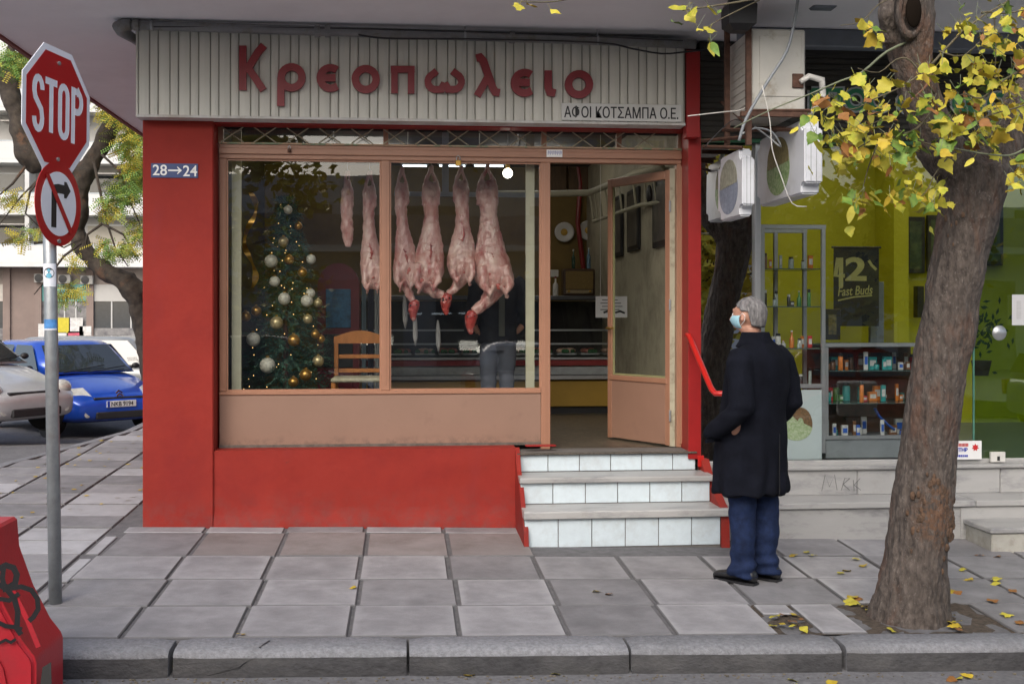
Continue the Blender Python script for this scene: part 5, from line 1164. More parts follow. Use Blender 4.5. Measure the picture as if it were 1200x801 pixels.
# ---- light box signs, air conditioner, brackets
LBX = mat('light_box_plastic', (.60, .62, .66), .35, var=.03, stain=(.4, .4, .36), stain_scale=4, stain_amt=.4)
def lightbox(x, y0, y1, z0, z1, th_, label, mx_l):
    t = thing('light_box', label, 'sign', (x, y0, z0), 'light box signs')
    me = MB().box(x, x+th_, y0, y1, z0, z1).mesh('box_shell', LBX); bm = bmesh.new(); bm.from_mesh(me)
    bmesh.ops.bevel(bm, geom=[e for e in bm.edges if abs((e.verts[0].co-e.verts[1].co).x) > .01], offset=.07, segments=5, affect='EDGES')
    bmesh.ops.bevel(bm, geom=[e for e in bm.edges if e.calc_face_angle(0) > R(60)], offset=.012, segments=2, affect='EDGES'); bm.to_mesh(me); bm.free(); autosmooth(me, 30); link('box_shell', me, t)
    for q in (.35, .65):
        s = MB(); s.box(x+th_*q-.002, x+th_*q+.002, y0-.0015, y0+.001, z0+.06, z1-.06); s.build('seam', GREYM, t)
    cy_, cz_ = (y0+y1)/2+.03, (z0+z1)/2; rr = min(y1-y0, (z1-z0))*.42
    def el(a0, a1, sc, oz, nme, m, dx):
        pts = [(cy_+rr*1.5*sc*cos(R(a)), cz_+oz+rr*sc*1.08*sin(R(a))) for a in range(a0, a1, 12)]; MB().prism(pts, x-dx, x-.0005, 'YZ').build(nme, m, t)
    el(-210, 30, .80, -.03, 'print_nest', mx_l[1], .0015); el(-15, 195, .74, .035, 'print_shell', mx_l[0], .003)
    return t
P0 = mat('print_brown', (.12, .10, .04), .6, var=.6, scale=40, col2=(.28, .24, .10)); P1 = mat('print_green', (.10, .22, .04), .6, var=.6, scale=40, col2=(.42, .5, .3)); P2 = mat('print_dark_brown', (.07, .035, .02), .6, var=.6, scale=40)
P3 = mat('print_faded', (.28, .28, .22), .6, var=.4, scale=30); P4 = mat('print_faded_blue', (.22, .25, .32), .6, var=.3, scale=30)
lightbox(2.76, -1.20, -.12, 2.48, 3.0, .13, 'larger light box sign with a brown and green round picture, hanging under the air conditioner', (P0, P1, P2))
lightbox(2.38, -1.0, -.36, 2.34, 2.82, .09, 'smaller light box sign with a faded round picture, beside the red post', (P3, P4, P0))
ac = thing('air_conditioner', 'old white air conditioner outdoor unit on rusty brackets above the light boxes', 'air conditioner', (2.5, -1.1, 3.08))
ax0, ax1 = AX(880, -1.1), AX(944, -1.1); az0, az1 = AZ(910, 130, -1.1), AZ(910, 34, -1.1)
az1 = min(az1, ZS-.06)
ACM = mat('old_white_enamel', (.46, .45, .41), .4, var=.06, stain=(.22, .17, .10), stain_scale=5, stain_amt=.7, stain_lo=.56, stain_hi=.7)
MB().box(ax0, ax1, -1.1, -.45, az0, az1, bev=.012).build('casing', ACM, ac)
for k in range(9): MB().box(ax0-.006, ax0-.0005, -1.04, -.5, az0+.06+k*.055, az0+.06+k*.055+.018).build('louvre', ACM, ac)
MB().box(ax0+.06, ax1-.03, -1.106, -1.1005, az0+.10, az1-.05, bev=.002).build('side_cover', ACM, ac)
MB().box(ax1-.10, ax1-.02, -1.12, -1.107, az0+.16, az0+.26, bev=.004).build('valve_cover', RUST, ac)
p = at(938, 96, -1.14); MB().tube([p, p+Vector((.06, 0, .04)), p+Vector((.16, .02, .02)), p+Vector((.17, .02, -.08)), p+Vector((.10, .1, -.22))], [.018, .022, .026, .024, .02], 8).build('insulated_hose', OFFW, ac, smooth=True)
br = thing('rusty_bracket', 'rusty iron frame of uprights and bars holding the air conditioner and light boxes', 'bracket', (2.4, -.6, 2.95))
for px, Y in ((852, -.7), (877, -1.12)):
    x = AX(px, Y); MB().box(x-.018, x+.018, Y-.018, Y+.018, AZ(px, 170, Y), ZS-.001).build('iron_upright', RUST, br)
for (a, b) in (((846, 152, -.7), (950, 152, -1.12)), ((877, 130, -1.125), (950, 130, -1.125)), ((823, 165, -.5), (880, 160, -1.0)), ((824, 172, -.6), (870, 173, -.95)), ((846, 120, -.3), (880, 150, -1.1))):
    MB().tube([at(a[0], a[1], a[2]), at(b[0], b[1], b[2])], .014, 4).build('iron_bar', RUST, br)
MB().box(AX(872, -1.2), AX(950, -1.2), -1.14, -1.10, az0-.045, az0-.012).build('iron_bar', RUST, br)
MB().box(AX(872, -.5), AX(930, -.5), -.54, -.50, az0-.045, az0-.012).build('iron_bar', RUST, br)
fl = thing('floodlight', 'black floodlight hanging from the soffit left of the air conditioner', 'lamp', at(866, 12, -1.2))
p = at(866, 14, -1.2); MB().loft([[(p.x+sx_*w_, p.y+sy_*w_, p.z+z) for sx_, sy_ in ((-1, -1), (1, -1), (1, 1), (-1, 1))] for w_, z in ((.05, -.14), (.095, -.10), (.10, .03), (.06, .09))]).build('lamp_housing', BLACK, fl)
MB().tube([p+Vector((0, 0, .08)), (p.x, p.y, ZS+.0)], .012, 6).build('stem', BLACK, fl)
fl = thing('floodlight', 'small blue grey lamp on the soffit above the green letters, beside the tree', 'lamp', at(965, 8, -1.0))
p = at(966, 6, -1.0); MB().box(p.x-.10, p.x+.08, p.y-.06, p.y+.06, p.z-.03, p.z+.04, bev=.015).build('lamp_housing', mat('blue_grey_metal'), fl); MB().tube([p, (p.x, p.y, ZS)], .012, 6).build('stem', BLACK, fl)
for k, (pts, Y, r_, m, lab) in enumerate((
  (((935, 0), (931, 25), (922, 60), (900, 95), (882, 125), (872, 145), (866, 165)), -1.3, .011, mat('grey_conduit', (.22, .24, .26), .5), 'thick grey cable hanging down past the air conditioner end'),
  (((806, 136), (850, 131), (870, 128), (905, 110)), -1.0, .004, OFFW, 'thin pale wire running from the red post to the air conditioner'),
  (((868, 158), (885, 150), (905, 155), (915, 172), (900, 160), (884, 148)), -1.1, .007, GREYM, 'looped grey cable above the smaller light box'),
  (((893, 100), (902, 140), (905, 175), (915, 205), (928, 238), (945, 242)), -1.28, .0035, OFFW, 'thin pale wire dangling in front of the larger light box'),
  (((826, 172), (845, 152), (862, 140), (880, 148)), -.95, .004, BLACK, 'black cable slack between the red post and the rusty bracket'))):
    cable('hanging_cable', [at(x, y, Y+.02*i_) for i_, (x, y) in enumerate(pts)], r_, m, lab)
# ------------------------------------------------------------------ plane tree at the kerb
BARK = mat('tree_bark', (.034, .026, .022), .95, col2=(.125, .102, .086), scale=30, bump=1.0, bscale=42, bdist=.03, stretch=(1, 1, .4), stain=(.12, .045, .02), stain_scale=3.6, stain_amt=.6, stain_lo=.52, stain_hi=.68)
BARK2 = mat('rough_bark_scar', (.045, .03, .02), .95, col2=(.15, .085, .05), scale=22, bump=1.0, bscale=60)
TYY = -2.38
def tp_(px, py, Y=TYY): return at(px, py, Y)
base = on_g(1062, 733); base = Vector((tp_(1064, 733).x, TYY, G(2.9, TYY)))
tree = thing('street_tree', 'leaning brown tree trunk with a knot hole and yellow green leaves growing at the kerb', 'tree', base)
s = MB()
sc = lambda w_: w_/1350*(TYY-CY)/CS*.98/2
ax = [(1063, 752, 116), (1064, 728, 104), (1067, 700, 88), (1073, 650, 76), (1079, 600, 71), (1086, 540, 68), (1094, 480, 67), (1103, 420, 68), (1115, 350, 66), (1128, 290, 66), (1138, 240, 74), (1144, 195, 80)]
s.tube([tp_(x, y) for x, y, w_ in ax], [sc(w_) for x, y, w_ in ax], 24)
lf = [(1136, 215, 62), (1100, 170, 54), (1080, 120, 46), (1071, 80, 48), (1066, 35, 58), (1062, 0, 60), (1060, -40, 58), (1050, -140, 50)]
s.tube([tp_(x, y, TYY-.02*i) for i, (x, y, w_) in enumerate(lf)], [sc(w_) for x, y, w_ in lf], 20)
rt_ = [(1146, 215, 68), (1168, 170, 62), (1190, 140, 60), (1225, 95, 56), (1275, 20, 50), (1330, -90, 42)]
s.tube([tp_(x, y, TYY+.03*i) for i, (x, y, w_) in enumerate(rt_)], [sc(w_) for x, y, w_ in rt_], 20)
for a in range(6):                        # root flare
    an = a*pi/3+.3; s.tube([base+Vector((cos(an)*.09+.015, sin(an)*.08, .34)), base+Vector((cos(an)*.13+.01, sin(an)*.13, .12)), base+Vector((cos(an)*.19, sin(an)*.19, -.05))], [.06, .07, .06], 10)
p = tp_(1052, 18, TYY-.12); s.tube([p+Vector((-.03, .05, -.15)), p+Vector((-.06, -.02, 0)), p+Vector((-.03, .03, .14))], [.05, .065, .05], 10)
me = fuse(s, 'trunk', BARK, .013, 0, 8, 6)
displace(me, lambda c_: noise.noise(Vector((c_.x*24, c_.y*24, c_.z*5)))*.012+noise.noise(Vector((c_.x*6, c_.y*6, c_.z*3)))*.018+noise.noise(Vector((c_.x*48, c_.y*48, c_.z*16)))*.007)
link('trunk', me, tree)
q_ = tp_(1084, 600); q_.y -= .15
n_add(BARK, lambda n: (n_mul(n, n_spot(n, q_, .06, .17, (1, .5, .7)), n_noise(n, 26, .44, .54, 1, 6)), (.125, .068, .04)))
q2_ = tp_(1082, 85); q2_.y -= .15
n_add(BARK, lambda n: (n_mul(n, n_spot(n, q2_, .05, .2, (1, .5, .6)), n_noise(n, 20, .44, .56, .9, 6)), (.13, .068, .038)))
n_add(BARK, lambda n: (n_noise(n, 70, .60, .68, .55, 3, (1, 1, .6)), (.20, .175, .155)))
n_add(BARK, lambda n: (n_noise(n, 9, .56, .70, .6, 8, (1, 1, .25)), (.035, .026, .02)))
p = tp_(1068, 14, TYY-.225); r_ = sc(25)
s = MB(); s.lathe([(r_*.2, .03), (r_*.75, .02), (r_, 0), (r_*1.25, -.01), (r_*1.45, .03)], p, 18, 'Y'); 
for i, v in enumerate(s.v): s.v[i] = (p.x+(v[0]-p.x)*(1+.2*noise.noise(Vector(v)*20)), v[1], p.z+(v[2]-p.z)*1.9)
s.build('knot_rim', BARK, tree, smooth=True)
s = MB(); s.ball((p.x+.005, p.y-.018, p.z+.0), r_*.8, 12, 8, (1, .4, 2.0)); s.build('knot_hole', mat('hollow_dark_wood', (.012, .009, .007), 1.0, spec=0), tree, smooth=True)
rnd = random.Random(3)
s = MB()
for k in range(240):
    px, py = rnd.gauss(1086, 12), rnd.gauss(597, 20); q = tp_(px, py); t_ = (px-1079)/34
    if abs(t_) > .95: continue
    q.y -= sc(71)*sqrt(1-t_*t_)*.97; s.ball(q, rnd.uniform(.006, .02), 6, 4, (1, .45, 1.5))
s.build('bark_scar', BARK2, tree, smooth=True)['kind'] = 'stuff'
s = MB()
for k in range(14):
    px, py = rnd.choice(((1100, 270), (1125, 290), (1098, 480), (1066, 640), (1115, 330), (1110, 250))); px += rnd.gauss(0, 5); py += rnd.gauss(0, 9); q = tp_(px, py); q.y -= sc(66)*.93; s.ball(q, rnd.uniform(.006, .013), 7, 5, (1, .4, 1.8))
s.build('bark_patch', BARK2, tree, smooth=True)['kind'] = 'stuff'
# branches and twigs
TW = mat('twig_bark', (.10, .085, .05), .8, var=.3, scale=20)
TWG = mat('grey_green_twig', (.14, .16, .10), .7, var=.2)
twigs = [(((1075, 45), (1040, 60), (1010, 85), (985, 95), (950, 110), (905, 128), (860, 150)), -2.55, .006, TWG),
 (((1075, 90), (1050, 105), (1020, 118), (1000, 128), (978, 122)), -2.75, .004, TW),
 (((1092, 130), (1075, 150), (1050, 160), (1020, 165), (990, 180), (975, 150)), -2.8, .004, TW),
 (((1120, 190), (1090, 170), (1060, 158), (1040, 140), (1010, 150)), -2.85, .004, TW),
 (((1088, 80), (1120, 45), (1150, 20), (1175, 5), (1210, -20)), -2.7, .006, TW),
 (((1150, 15), (1152, 15), (1158, 14), (1170, 16), (1190, 14), (1215, 8)), -2.9, .005, TW),
 (((1230, 60), (1200, 80), (1175, 95), (1150, 115), (1130, 110), (1110, 120)), -2.9, .005, TW),
 (((1230, 110), (1195, 125), (1160, 135), (1135, 150), (1115, 165)), -2.95, .004, TW),
 (((1225, 160), (1190, 180), (1170, 182), (1140, 178), (1110, 172)), -2.95, .0045, TWG),
 (((1095, 110), (1068, 72), (1050, 70), (1030, 85), (1005, 80)), -2.6, .004, TW),
 (((1085, 75), (1090, 95), (1062, 122)), -2.75, .007, mat('bare_red_twig', (.20, .09, .05), .7)),
 (((1110, 185), (1095, 205), (1085, 225), (1070, 235)), -2.85, .003, TW), (((1030, 165), (1018, 195), (1010, 225)), -2.8, .003, TW),
 (((1240, 180), (1215, 200), (1195, 205)), -2.9, .004, TW),
 (((1060, -60), (980, -30), (900, -5), (850, 5), (800, 12)), -2.7, .007, TW), (((900, -5), (870, 10), (840, 25), (818, 40)), -2.7, .0035, TW),
 (((900, -30), (780, -15), (700, -8), (650, 2), (610, 2)), -2.75, .005, TW), (((1062, -10), (1030, 5), (1010, 25), (985, 30)), -2.6, .003, TW),
 (((1100, 60), (1130, 65), (1165, 35), (1180, 60)), -2.75, .0035, TW), (((1165, 20), (1167, 60), (1165, 90)), -2.85, .003, TW)]
TWP = []
for pts, Y, r_, m in twigs:
    P = [at(x, y, Y+.06*noise.noise(Vector((x*.05, y*.05, 3)))) for x, y in pts]; TWP.append((pts, Y))
    out = []
    for i in range(len(P)-1):
        a, b, c_, d_ = P[max(i-1, 0)], P[i], P[i+1], P[min(i+2, len(P)-1)]
        for k in range(3): t = k/3; out.append(.5*((2*b)+(-a+c_)*t+(2*a-5*b+4*c_-d_)*t*t+(-a+3*b-3*c_+d_)*t**3))
    out.append(P[-1]); MB().tube(out, [r_*1.5-(r_*1.0)*i/len(out) for i in range(len(out))], 6).build('branch', m, tree, smooth=True)
# leaves: three shapes in five colours, each leaf a part
def leaf_mesh(kind, m):
    if kind == 0: out = [(0, 0), (.20, -.06), (.42, .04), (.34, .22), (.50, .36), (.30, .48), (.26, .66), (.10, .74), (0, 1.0)]
    elif kind == 1: out = [(0, 0), (.26, .02), (.42, .24), (.36, .44), (.26, .52), (.22, .70), (.08, .84), (0, 1.0)]
    else: out = [(0, 0), (.14, .10), (.24, .32), (.20, .55), (.11, .78), (0, 1.0)]
    s = MB(); n = len(out); cup = .12 if kind < 2 else .2
    for x, y in out: s.v.append((0, y, -.16*y*y))
    for sg in (1, -1):
        for x, y in out: s.v.append((sg*x, y, cup*abs(x)+.05*sin(y*9+sg)-.22*y*y-.25*x*x))
    for b_, fl_ in ((n, 0), (2*n, 1)):
        for i in range(n-1):
            f = (i, i+1, b_+i+1, b_+i) if not fl_ else (i, b_+i, b_+i+1, i+1)
            if i == 0: f = (0, 1, b_+1) if not fl_ else (0, b_+1, 1)
            elif i == n-2: f = (i, n-1, b_+i) if not fl_ else (i, b_+i, n-1)
            s.f.append(f)
    s.v = [(x*.11, y*.11, z*.11) for x, y, z in s.v]
    b = len(s.v); s.add([(-.0012, 0, 0), (.0012, 0, 0), (.001, -.035, -.012), (-.001, -.035, -.012)], [(0, 1, 2, 3)])
    me = s.mesh('leaf', m, True); return me
def leafmat(n_, a, b_):
    m = mat(n_, a, .55, col2=b_, scale=22, rnd=.14, stain=(.20, .12, .01), stain_scale=14, stain_amt=.6, stain_lo=.6, stain_hi=.7, spec=.3)
    bb = m.node_tree.nodes['Principled BSDF']; return m
LM = [leafmat('yellow_leaf', (.38, .32, .03), (.50, .45, .06)), leafmat('yellow_green_leaf', (.26, .30, .025), (.50, .42, .05)), leafmat('green_leaf', (.07, .16, .025), (.20, .28, .05)), leafmat('ochre_leaf', (.38, .25, .02), (.5, .38, .04)), leafmat('brown_leaf', (.20, .08, .02), (.30, .14, .04))]
LME = [[leaf_mesh(k, m) for k in range(3)] for m in LM]
cl_ = [(965, 128), (985, 118), (1000, 140), (1012, 128), (1025, 150), (1035, 132), (997, 165), (985, 185), (1025, 172), (1045, 165), (1062, 158), (1067, 172), (1040, 97), (1062, 124), (1085, 122), (1098, 122), (1102, 140), (1110, 175), (1120, 175), (1105, 160), (1130, 152), (1150, 157), (1160, 167), (1120, 112), (1135, 115), (1145, 78), (1157, 75), (1165, 97), (1180, 110), (1190, 120), (1195, 132), (1160, 140), (1145, 140), (1000, 235), (1010, 230), (1075, 215), (1085, 227), (1090, 238), (1060, 227), (1195, 190), (1192, 207), (1012, 27), (1032, 44), (1120, 22), (1130, 32), (1152, 45), (1160, 40), (1172, 10), (1190, 20), (1196, 50), (1182, 62), (1105, 72), (1088, 82), (610, 5), (790, 20), (802, 16), (830, 38), (820, 30), (842, 12), (957, 156), (1030, 225), (1050, 185), (1040, 185), (1010, 100), (1125, 135), (1172, 150), (1185, 85), (972, 160), (1175, 125), (1015, 160), (1000, 180), (650, 9)]
nl = 0
for ci, (x, y) in enumerate(cl_):
    lone = x < 700 or ci in (59, 41, 42)
    for k in range(1 if lone and x > 640 and x < 700 else (2 if lone or x < 860 else 5)):
        px, py = x+rnd.gauss(0, 9 if not lone else 4), y+rnd.gauss(0, 8 if not lone else 3); Y = -2.8+rnd.uniform(-.25, .12)
        c = rnd.choices(range(5), (.36, .28, .16, .13, .07))[0]
        if (1050 < x < 1075 and 145 < y < 180) or ci in (14, 23): c = rnd.choice((1, 2, 2))
        o = link('leaf', LME[c][rnd.choices((0, 1, 2), (.34, .33, .33))[0]], tree); q = at(px, py, Y)
        sc_ = rnd.uniform(.58, 1.0); pe = Euler((R(rnd.uniform(-165, -65)), rnd.uniform(-.9, .9), rnd.gauss(0, 1.1)))
        o.matrix_parent_inverse = Matrix.Identity(4)
        o.location = q-tree.location; o.rotation_euler = pe; o.scale = (sc_*rnd.uniform(.8, 1.1),)*2+(sc_*1.4,); nl += 1
        if rnd.random() < .5:
            MB().tube([q, q+Vector((rnd.uniform(-.05, .05), .02, rnd.uniform(.03, .08)))], .0015, 4).build('leaf_stalk', TWG, tree)
s = [MB() for _ in LME]                    # the small leaves beyond the three hundred largest
for (x, y) in cl_:
    if x < 940: continue
    for k in range(4):
        c = rnd.choices(range(5), (.3, .3, .22, .12, .06))[0]; q = at(x+rnd.gauss(0, 13), y+rnd.gauss(0, 11), -2.6+rnd.uniform(-.2, .25)); me_ = LME[c][rnd.choice((0, 1, 2))]
        mx_ = Matrix.Translation(q) @ Euler((R(rnd.uniform(-165, -65)), rnd.uniform(-.9, .9), rnd.gauss(0, 1.1))).to_matrix().to_4x4() @ Matrix.Scale(rnd.uniform(.4, .72), 4)
        s[c].add([mx_ @ v.co for v in me_.vertices], [tuple(p_.vertices) for p_ in me_.polygons])
for m_, lm_ in zip(s, LM):
    if m_.v: m_.build('small_leaves', lm_, tree, smooth=True)['kind'] = 'stuff'
# ---- fallen leaves
fallen = []
def fall(px, py, c, wh, sz=.7):
    q = on_g(px, py)
    if q.y < -2.97: q = at_d(0, 0, 0) if False else q; 
    r = ray(px, py)
    if py > 786:
        k = (RD(1, -3.3)-.0-CZ)/r.z; q = Vector((CX, CY, CZ))+r*k; q.z = RD(q.x, q.y)
    q.z += .012; o = link('fallen_leaf', LME[c][rnd.choice((0, 1))]); o.location = q; o.rotation_euler = (rnd.uniform(-.25, .25), rnd.uniform(-.25, .25), rnd.uniform(0, 6.3)); o.scale = (sz*rnd.uniform(.8, 1.2),)*3
    tag(o, wh, 'leaf', 'fallen leaves')
for px, py, c in ((945, 649, 0), (948, 652, 0), (932, 651, 3), (985, 673, 0), (1000, 656, 0), (1014, 664, 3), (995, 670, 3)): fall(px, py, c, '%s fallen leaf on the slabs between the man and the tree, %s' % (('yellow', 'lime', 'green', 'ochre', 'brown')[c], 'near the marble step' if py < 660 else 'nearer the kerb'))
for px, py, c in ((1129, 670, 0), (1153, 652, 4), (1171, 684, 0), (1170, 681, 0), (1112, 692, 3), (1122, 694, 4), (1162, 704, 4), (1181, 721, 0), (1195, 733, 4), (1140, 680, 3), (1185, 695, 4), (1172, 653, 4)): fall(px, py, c, '%s fallen leaf right of the tree trunk, %s' % (('yellow', 'lime', 'green', 'ochre', 'brown')[c], 'near the marble steps' if py < 675 else ('in the middle of the pavement' if py < 700 else 'close to the kerb')))
for px, py, c in ((1000, 704, 0), (1006, 708, 0), (1012, 712, 3), (1008, 702, 4), (1115, 722, 3), (1120, 730, 0), (1125, 735, 3), (1108, 718, 0), (1118, 738, 4), (1016, 716, 0), (1110, 730, 3), (995, 702, 3)): fall(px, py, c, '%s ' % ('yellow', 'lime', 'green', 'ochre', 'brown')[c]+'fallen leaf lying against the foot of the tree trunk')
for px, py, c in ((905, 725, 0), (912, 732, 3), (925, 729, 4), (932, 734, 0), (940, 736, 0), (918, 722, 4), (925, 720, 3), (903, 735, 0), (935, 727, 4)): fall(px, py, c, '%s leaf in the broken slab hole by the kerb' % ('yellow', 'lime', 'green', 'ochre', 'brown')[c], .6)
for px, py, c in ((1040, 738, 0),): fall(px, py, c, 'yellow fallen leaf on the kerb in front of the tree')
for px, py, c in ((925, 788, 0), (932, 797, 1), (975, 788, 3), (1128, 782, 0), (1140, 781, 3), (1120, 783, 4), (975, 798, 4)): fall(px, py+6, c, '%s ' % ('yellow', 'lime', 'green', 'ochre', 'brown')[c]+'fallen leaf on the road in front of the tree', .6)
for px, py, c in ((205, 792, 0), (170, 795, 0), (178, 800, 3), (552, 797, 3), (630, 790, 3), (640, 789, 0), (648, 793, 1), (672, 788, 3), (356, 791, 4)): fall(px, py, c, '%s ' % ('yellow', 'lime', 'green', 'ochre', 'brown')[c]+'fallen leaf on the road along the kerb left of the tree', .6)
for px, py, c in ((286, 745, 3), (417, 689, 3), (702, 694, 3), (716, 697, 4)): fall(px, py, c, 'small ochre leaf lying alone on the bare pavement before the shop', .5)
s = MB()
for k in range(160):
    y = rnd.uniform(.2, 9); x = rnd.uniform(kerb_x(y)+.15, -2.0); q = Vector((x, y, G(x, y)+.008)); a = rnd.uniform(0, 6.28); u = Vector((cos(a), sin(a), 0))*.03; v = Vector((-sin(a), cos(a), .2))*.018
    s.add([q-u, q+v, q+u, q-v*.8], [(0, 1, 2, 3)])
o = s.build('leaf_litter', LM[3]); o['kind'] = 'stuff'
s = MB()
for k in range(260):                      # grit and small litter in the gutter
    x = rnd.uniform(-2.5, 4); y = -2.975-abs(rnd.gauss(0, .05)); z = RD(x, y)+.003; r_ = rnd.uniform(.003, .009); s.ball((x, y, z), r_, 5, 3, (1.3, 1, .6))
o = s.build('gutter_grit', mat('grit', (.14, .12, .09), .9, var=.5, scale=40)); o['kind'] = 'stuff'
# ------------------------------------------------------------------ people
def ell(cx, cy, z, rx, ry, n=20, p=2.3):
    out = []
    for j in range(n):
        a = 2*pi*j/n; c_, s_ = cos(a), sin(a); out.append((cx+rx*math.copysign(abs(c_)**(2/p), c_), cy+ry*math.copysign(abs(s_)**(2/p), s_), z))
    return out
SKIN = mat('skin', (.42, .22, .15), .5, var=.08, scale=20, stain=(.5, .2, .15), stain_scale=9, stain_amt=.4)
HAIRG = mat('grey_hair', (.07, .068, .068), .85, col2=(.27, .26, .26), scale=55, stretch=(1, 1, .3), bump=1, bscale=110, stain=(.34, .22, .18), stain_scale=7, stain_amt=.5, stain_lo=.55, stain_hi=.75)
COAT = mat('black_wool_coat', (.006, .007, .012), .9, var=.35, scale=9, bump=.5, bscale=160, spec=.12)
JEAN = mat('blue_denim', (.010, .019, .055), .85, var=.4, scale=18, bump=.3, bscale=120, spec=.2)
SHOE = mat('black_leather', (.012, .012, .013), .3, var=.2)
MASKM = mat('blue_surgical_mask', (.30, .52, .60), .7, var=.06)
def person(loc, rz_, S, label, old=True, top=COAT, legs=JEAN, hair=HAIRG, longc=True, mask=True, turn=0):
    t = thing('person', label, 'person', loc, rot=(0, 0, rz_)); t.scale = (S*(1.06 if longc else 1), S*(1.11 if longc else 1), S)
    hx = .035 if old else .02
    def headturn(me):
        if turn:
            for v in me.vertices:
                k = smooth(1.56, 1.66, v.co.z)*turn
                if k: v.co = Matrix.Rotation(k, 3, 'Z') @ v.co
        return me
    # continuous body (skin)
    s = MB()
    s.loft([ell(.0, 0, .95, .10, .145), ell(0, 0, 1.15, .09, .13), ell(-.02, 0, 1.38, .10, .16), ell(-.02, 0, 1.50, .07, .14), ell(-.01, 0, 1.56, .055, .062), ell(.012, 0, 1.62, .056, .056), ell(hx-.01, 0, 1.67, .07, .062)])
    for sg in (-1, 1):
        s.tube([(-.035, sg*.17, 1.46), (-.08, sg*.258, 1.30), (-.10, sg*.272, 1.17), (-.05, sg*.268, 1.10), (-.03, sg*.24, 1.04), (.0, sg*.20, .985)], [.045, .045, .038, .036, .032, .028], 10)
        for k in range(4): a = (-.024+.016*k); s.tube([(.0+a, sg*.19, .985), (.01+a, sg*.18, .95), (.015+a, sg*.17, .92+.006*abs(k-1.5))], [.011, .010, .008], 6)
        s.tube([(.0, sg*.18, .985), (.02, sg*.17, .96), (.03, sg*.16, .945)], [.012, .011, .009], 6)
        s.tube([(.0, sg*.085, .95), (.015, sg*.085, .5), (-.01, sg*.085, .09)], [.075, .05, .038], 12)
    # head: cranium, face, jaw, nose, ears
    s.ball((hx-.012, 0, 1.765), .1, 20, 14, (.98, .76, 1.0)); s.loft([ell(hx+.025, 0, 1.655, .045, .04), ell(hx+.03, 0, 1.69, .062, .056), ell(hx+.02, 0, 1.74, .078, .066), ell(hx+.01, 0, 1.79, .085, .068)])
    s.tube([(hx+.085, 0, 1.775), (hx+.105, 0, 1.745), (hx+.118, 0, 1.722), (hx+.092, 0, 1.71)], [.009, .012, .0155, .012], 8)
    s.tube([(hx+.083, -.03, 1.785), (hx+.092, 0, 1.788), (hx+.083, .03, 1.785)], [.012, .012, .012], 8)
    s.ball((hx+.085, 0, 1.678), .022, 8, 6, (.8, 1.2, .8))
    for sg in (-1, 1): s.ball((hx-.005, sg*.079, 1.735), .028, 10, 8, (.62, .32, 1.15)); s.ball((hx+.0, sg*.083, 1.72), .013, 8, 6)
    link('body', headturn(fuse(s, 'body', SKIN, .0085, 0, 8, 3)), t, local=True)
    for sg in (-1, 1):
        MB().ball((hx+.083, sg*.032, 1.755), .010, 10, 8).build('eye', WHITE, t, smooth=True, local=True); headturn(t.children[-1].data)
    MB().tube([(hx+.083, -.02, 1.692), (hx+.093, 0, 1.694), (hx+.083, .02, 1.692)], .004, 6).build('mouth', mat('lip', (.35, .12, .1), .5), t, local=True); headturn(t.children[-1].data)
    # hair: cap that leaves face and ears free
    s = MB(); n, m_ = 28, 14
    for i in range(m_+1):
        for j in range(n):
            a = 2*pi*j/n; cf = cos(a)                       # cf = 1 at the forehead
            low = 1.835-.02 if cf > .75 else (1.775 if abs(sin(a)) > .82 and cf > -.25 else 1.668+.02*(1+cf))
            if .3 < cf <= .75: low = 1.80
            phi = i/m_; zt = 1.872; z = zt+(low-zt)*phi; hz_ = (z-1.765)/.102; rr = sqrt(max(1-hz_*hz_, .0)) if hz_ > 0 else 1-.20*(min(-hz_, 1))**2
            k = .1025+.003*noise.noise(Vector((cos(a)*5, sin(a)*5, z*30)))
            s.v.append((hx-.012+cf*k*.98*rr-.004, sin(a)*k*.79*rr, z+.002))
    for i in range(m_):
        for j in range(n): j2 = (j+1) % n; s.f.append((i*n+j, i*n+j2, (i+1)*n+j2, (i+1)*n+j))
    h = s.build('hair', hair, t, smooth=True, local=True); headturn(h.data); md = h.modifiers.new('thickness', 'SOLIDIFY'); md.thickness = .005; md.offset = 1
    if mask:
        s = MB(); n = 12
        rings = []
        for z, o_, wv in ((1.655, .055, .6), (1.67, .083, .85), (1.69, .103, 1.0), (1.715, .118, 1.05), (1.735, .112, 1.05), (1.748, .100, 1.0)):
            rings.append([(hx+o_*cos(a_)*1.02, .074*wv*sin(a_), z) for a_ in [R(-78+156*j/n) for j in range(n+1)]])
        for r_ in rings: s.v += r_
        for i in range(len(rings)-1):
            for j in range(n): a_ = i*(n+1)+j; s.f.append((a_, a_+1, a_+n+2, a_+n+1))
        mk = s.build('face_mask', MASKM, t, smooth=True, local=True); headturn(mk.data); md = mk.modifiers.new('thickness', 'SOLIDIFY'); md.thickness = .003
        for sg in (-1, 1): MB().tube([(hx+.022, sg*.073, 1.742), (hx-.002, sg*.084, 1.765), (hx-.022, sg*.084, 1.745), (hx-.016, sg*.083, 1.712), (hx+.02, sg*.066, 1.68)], .0017, 6).build('ear_loop', WHITE, mk); headturn(mk.children[-1].data)
    # garment
    s = MB()
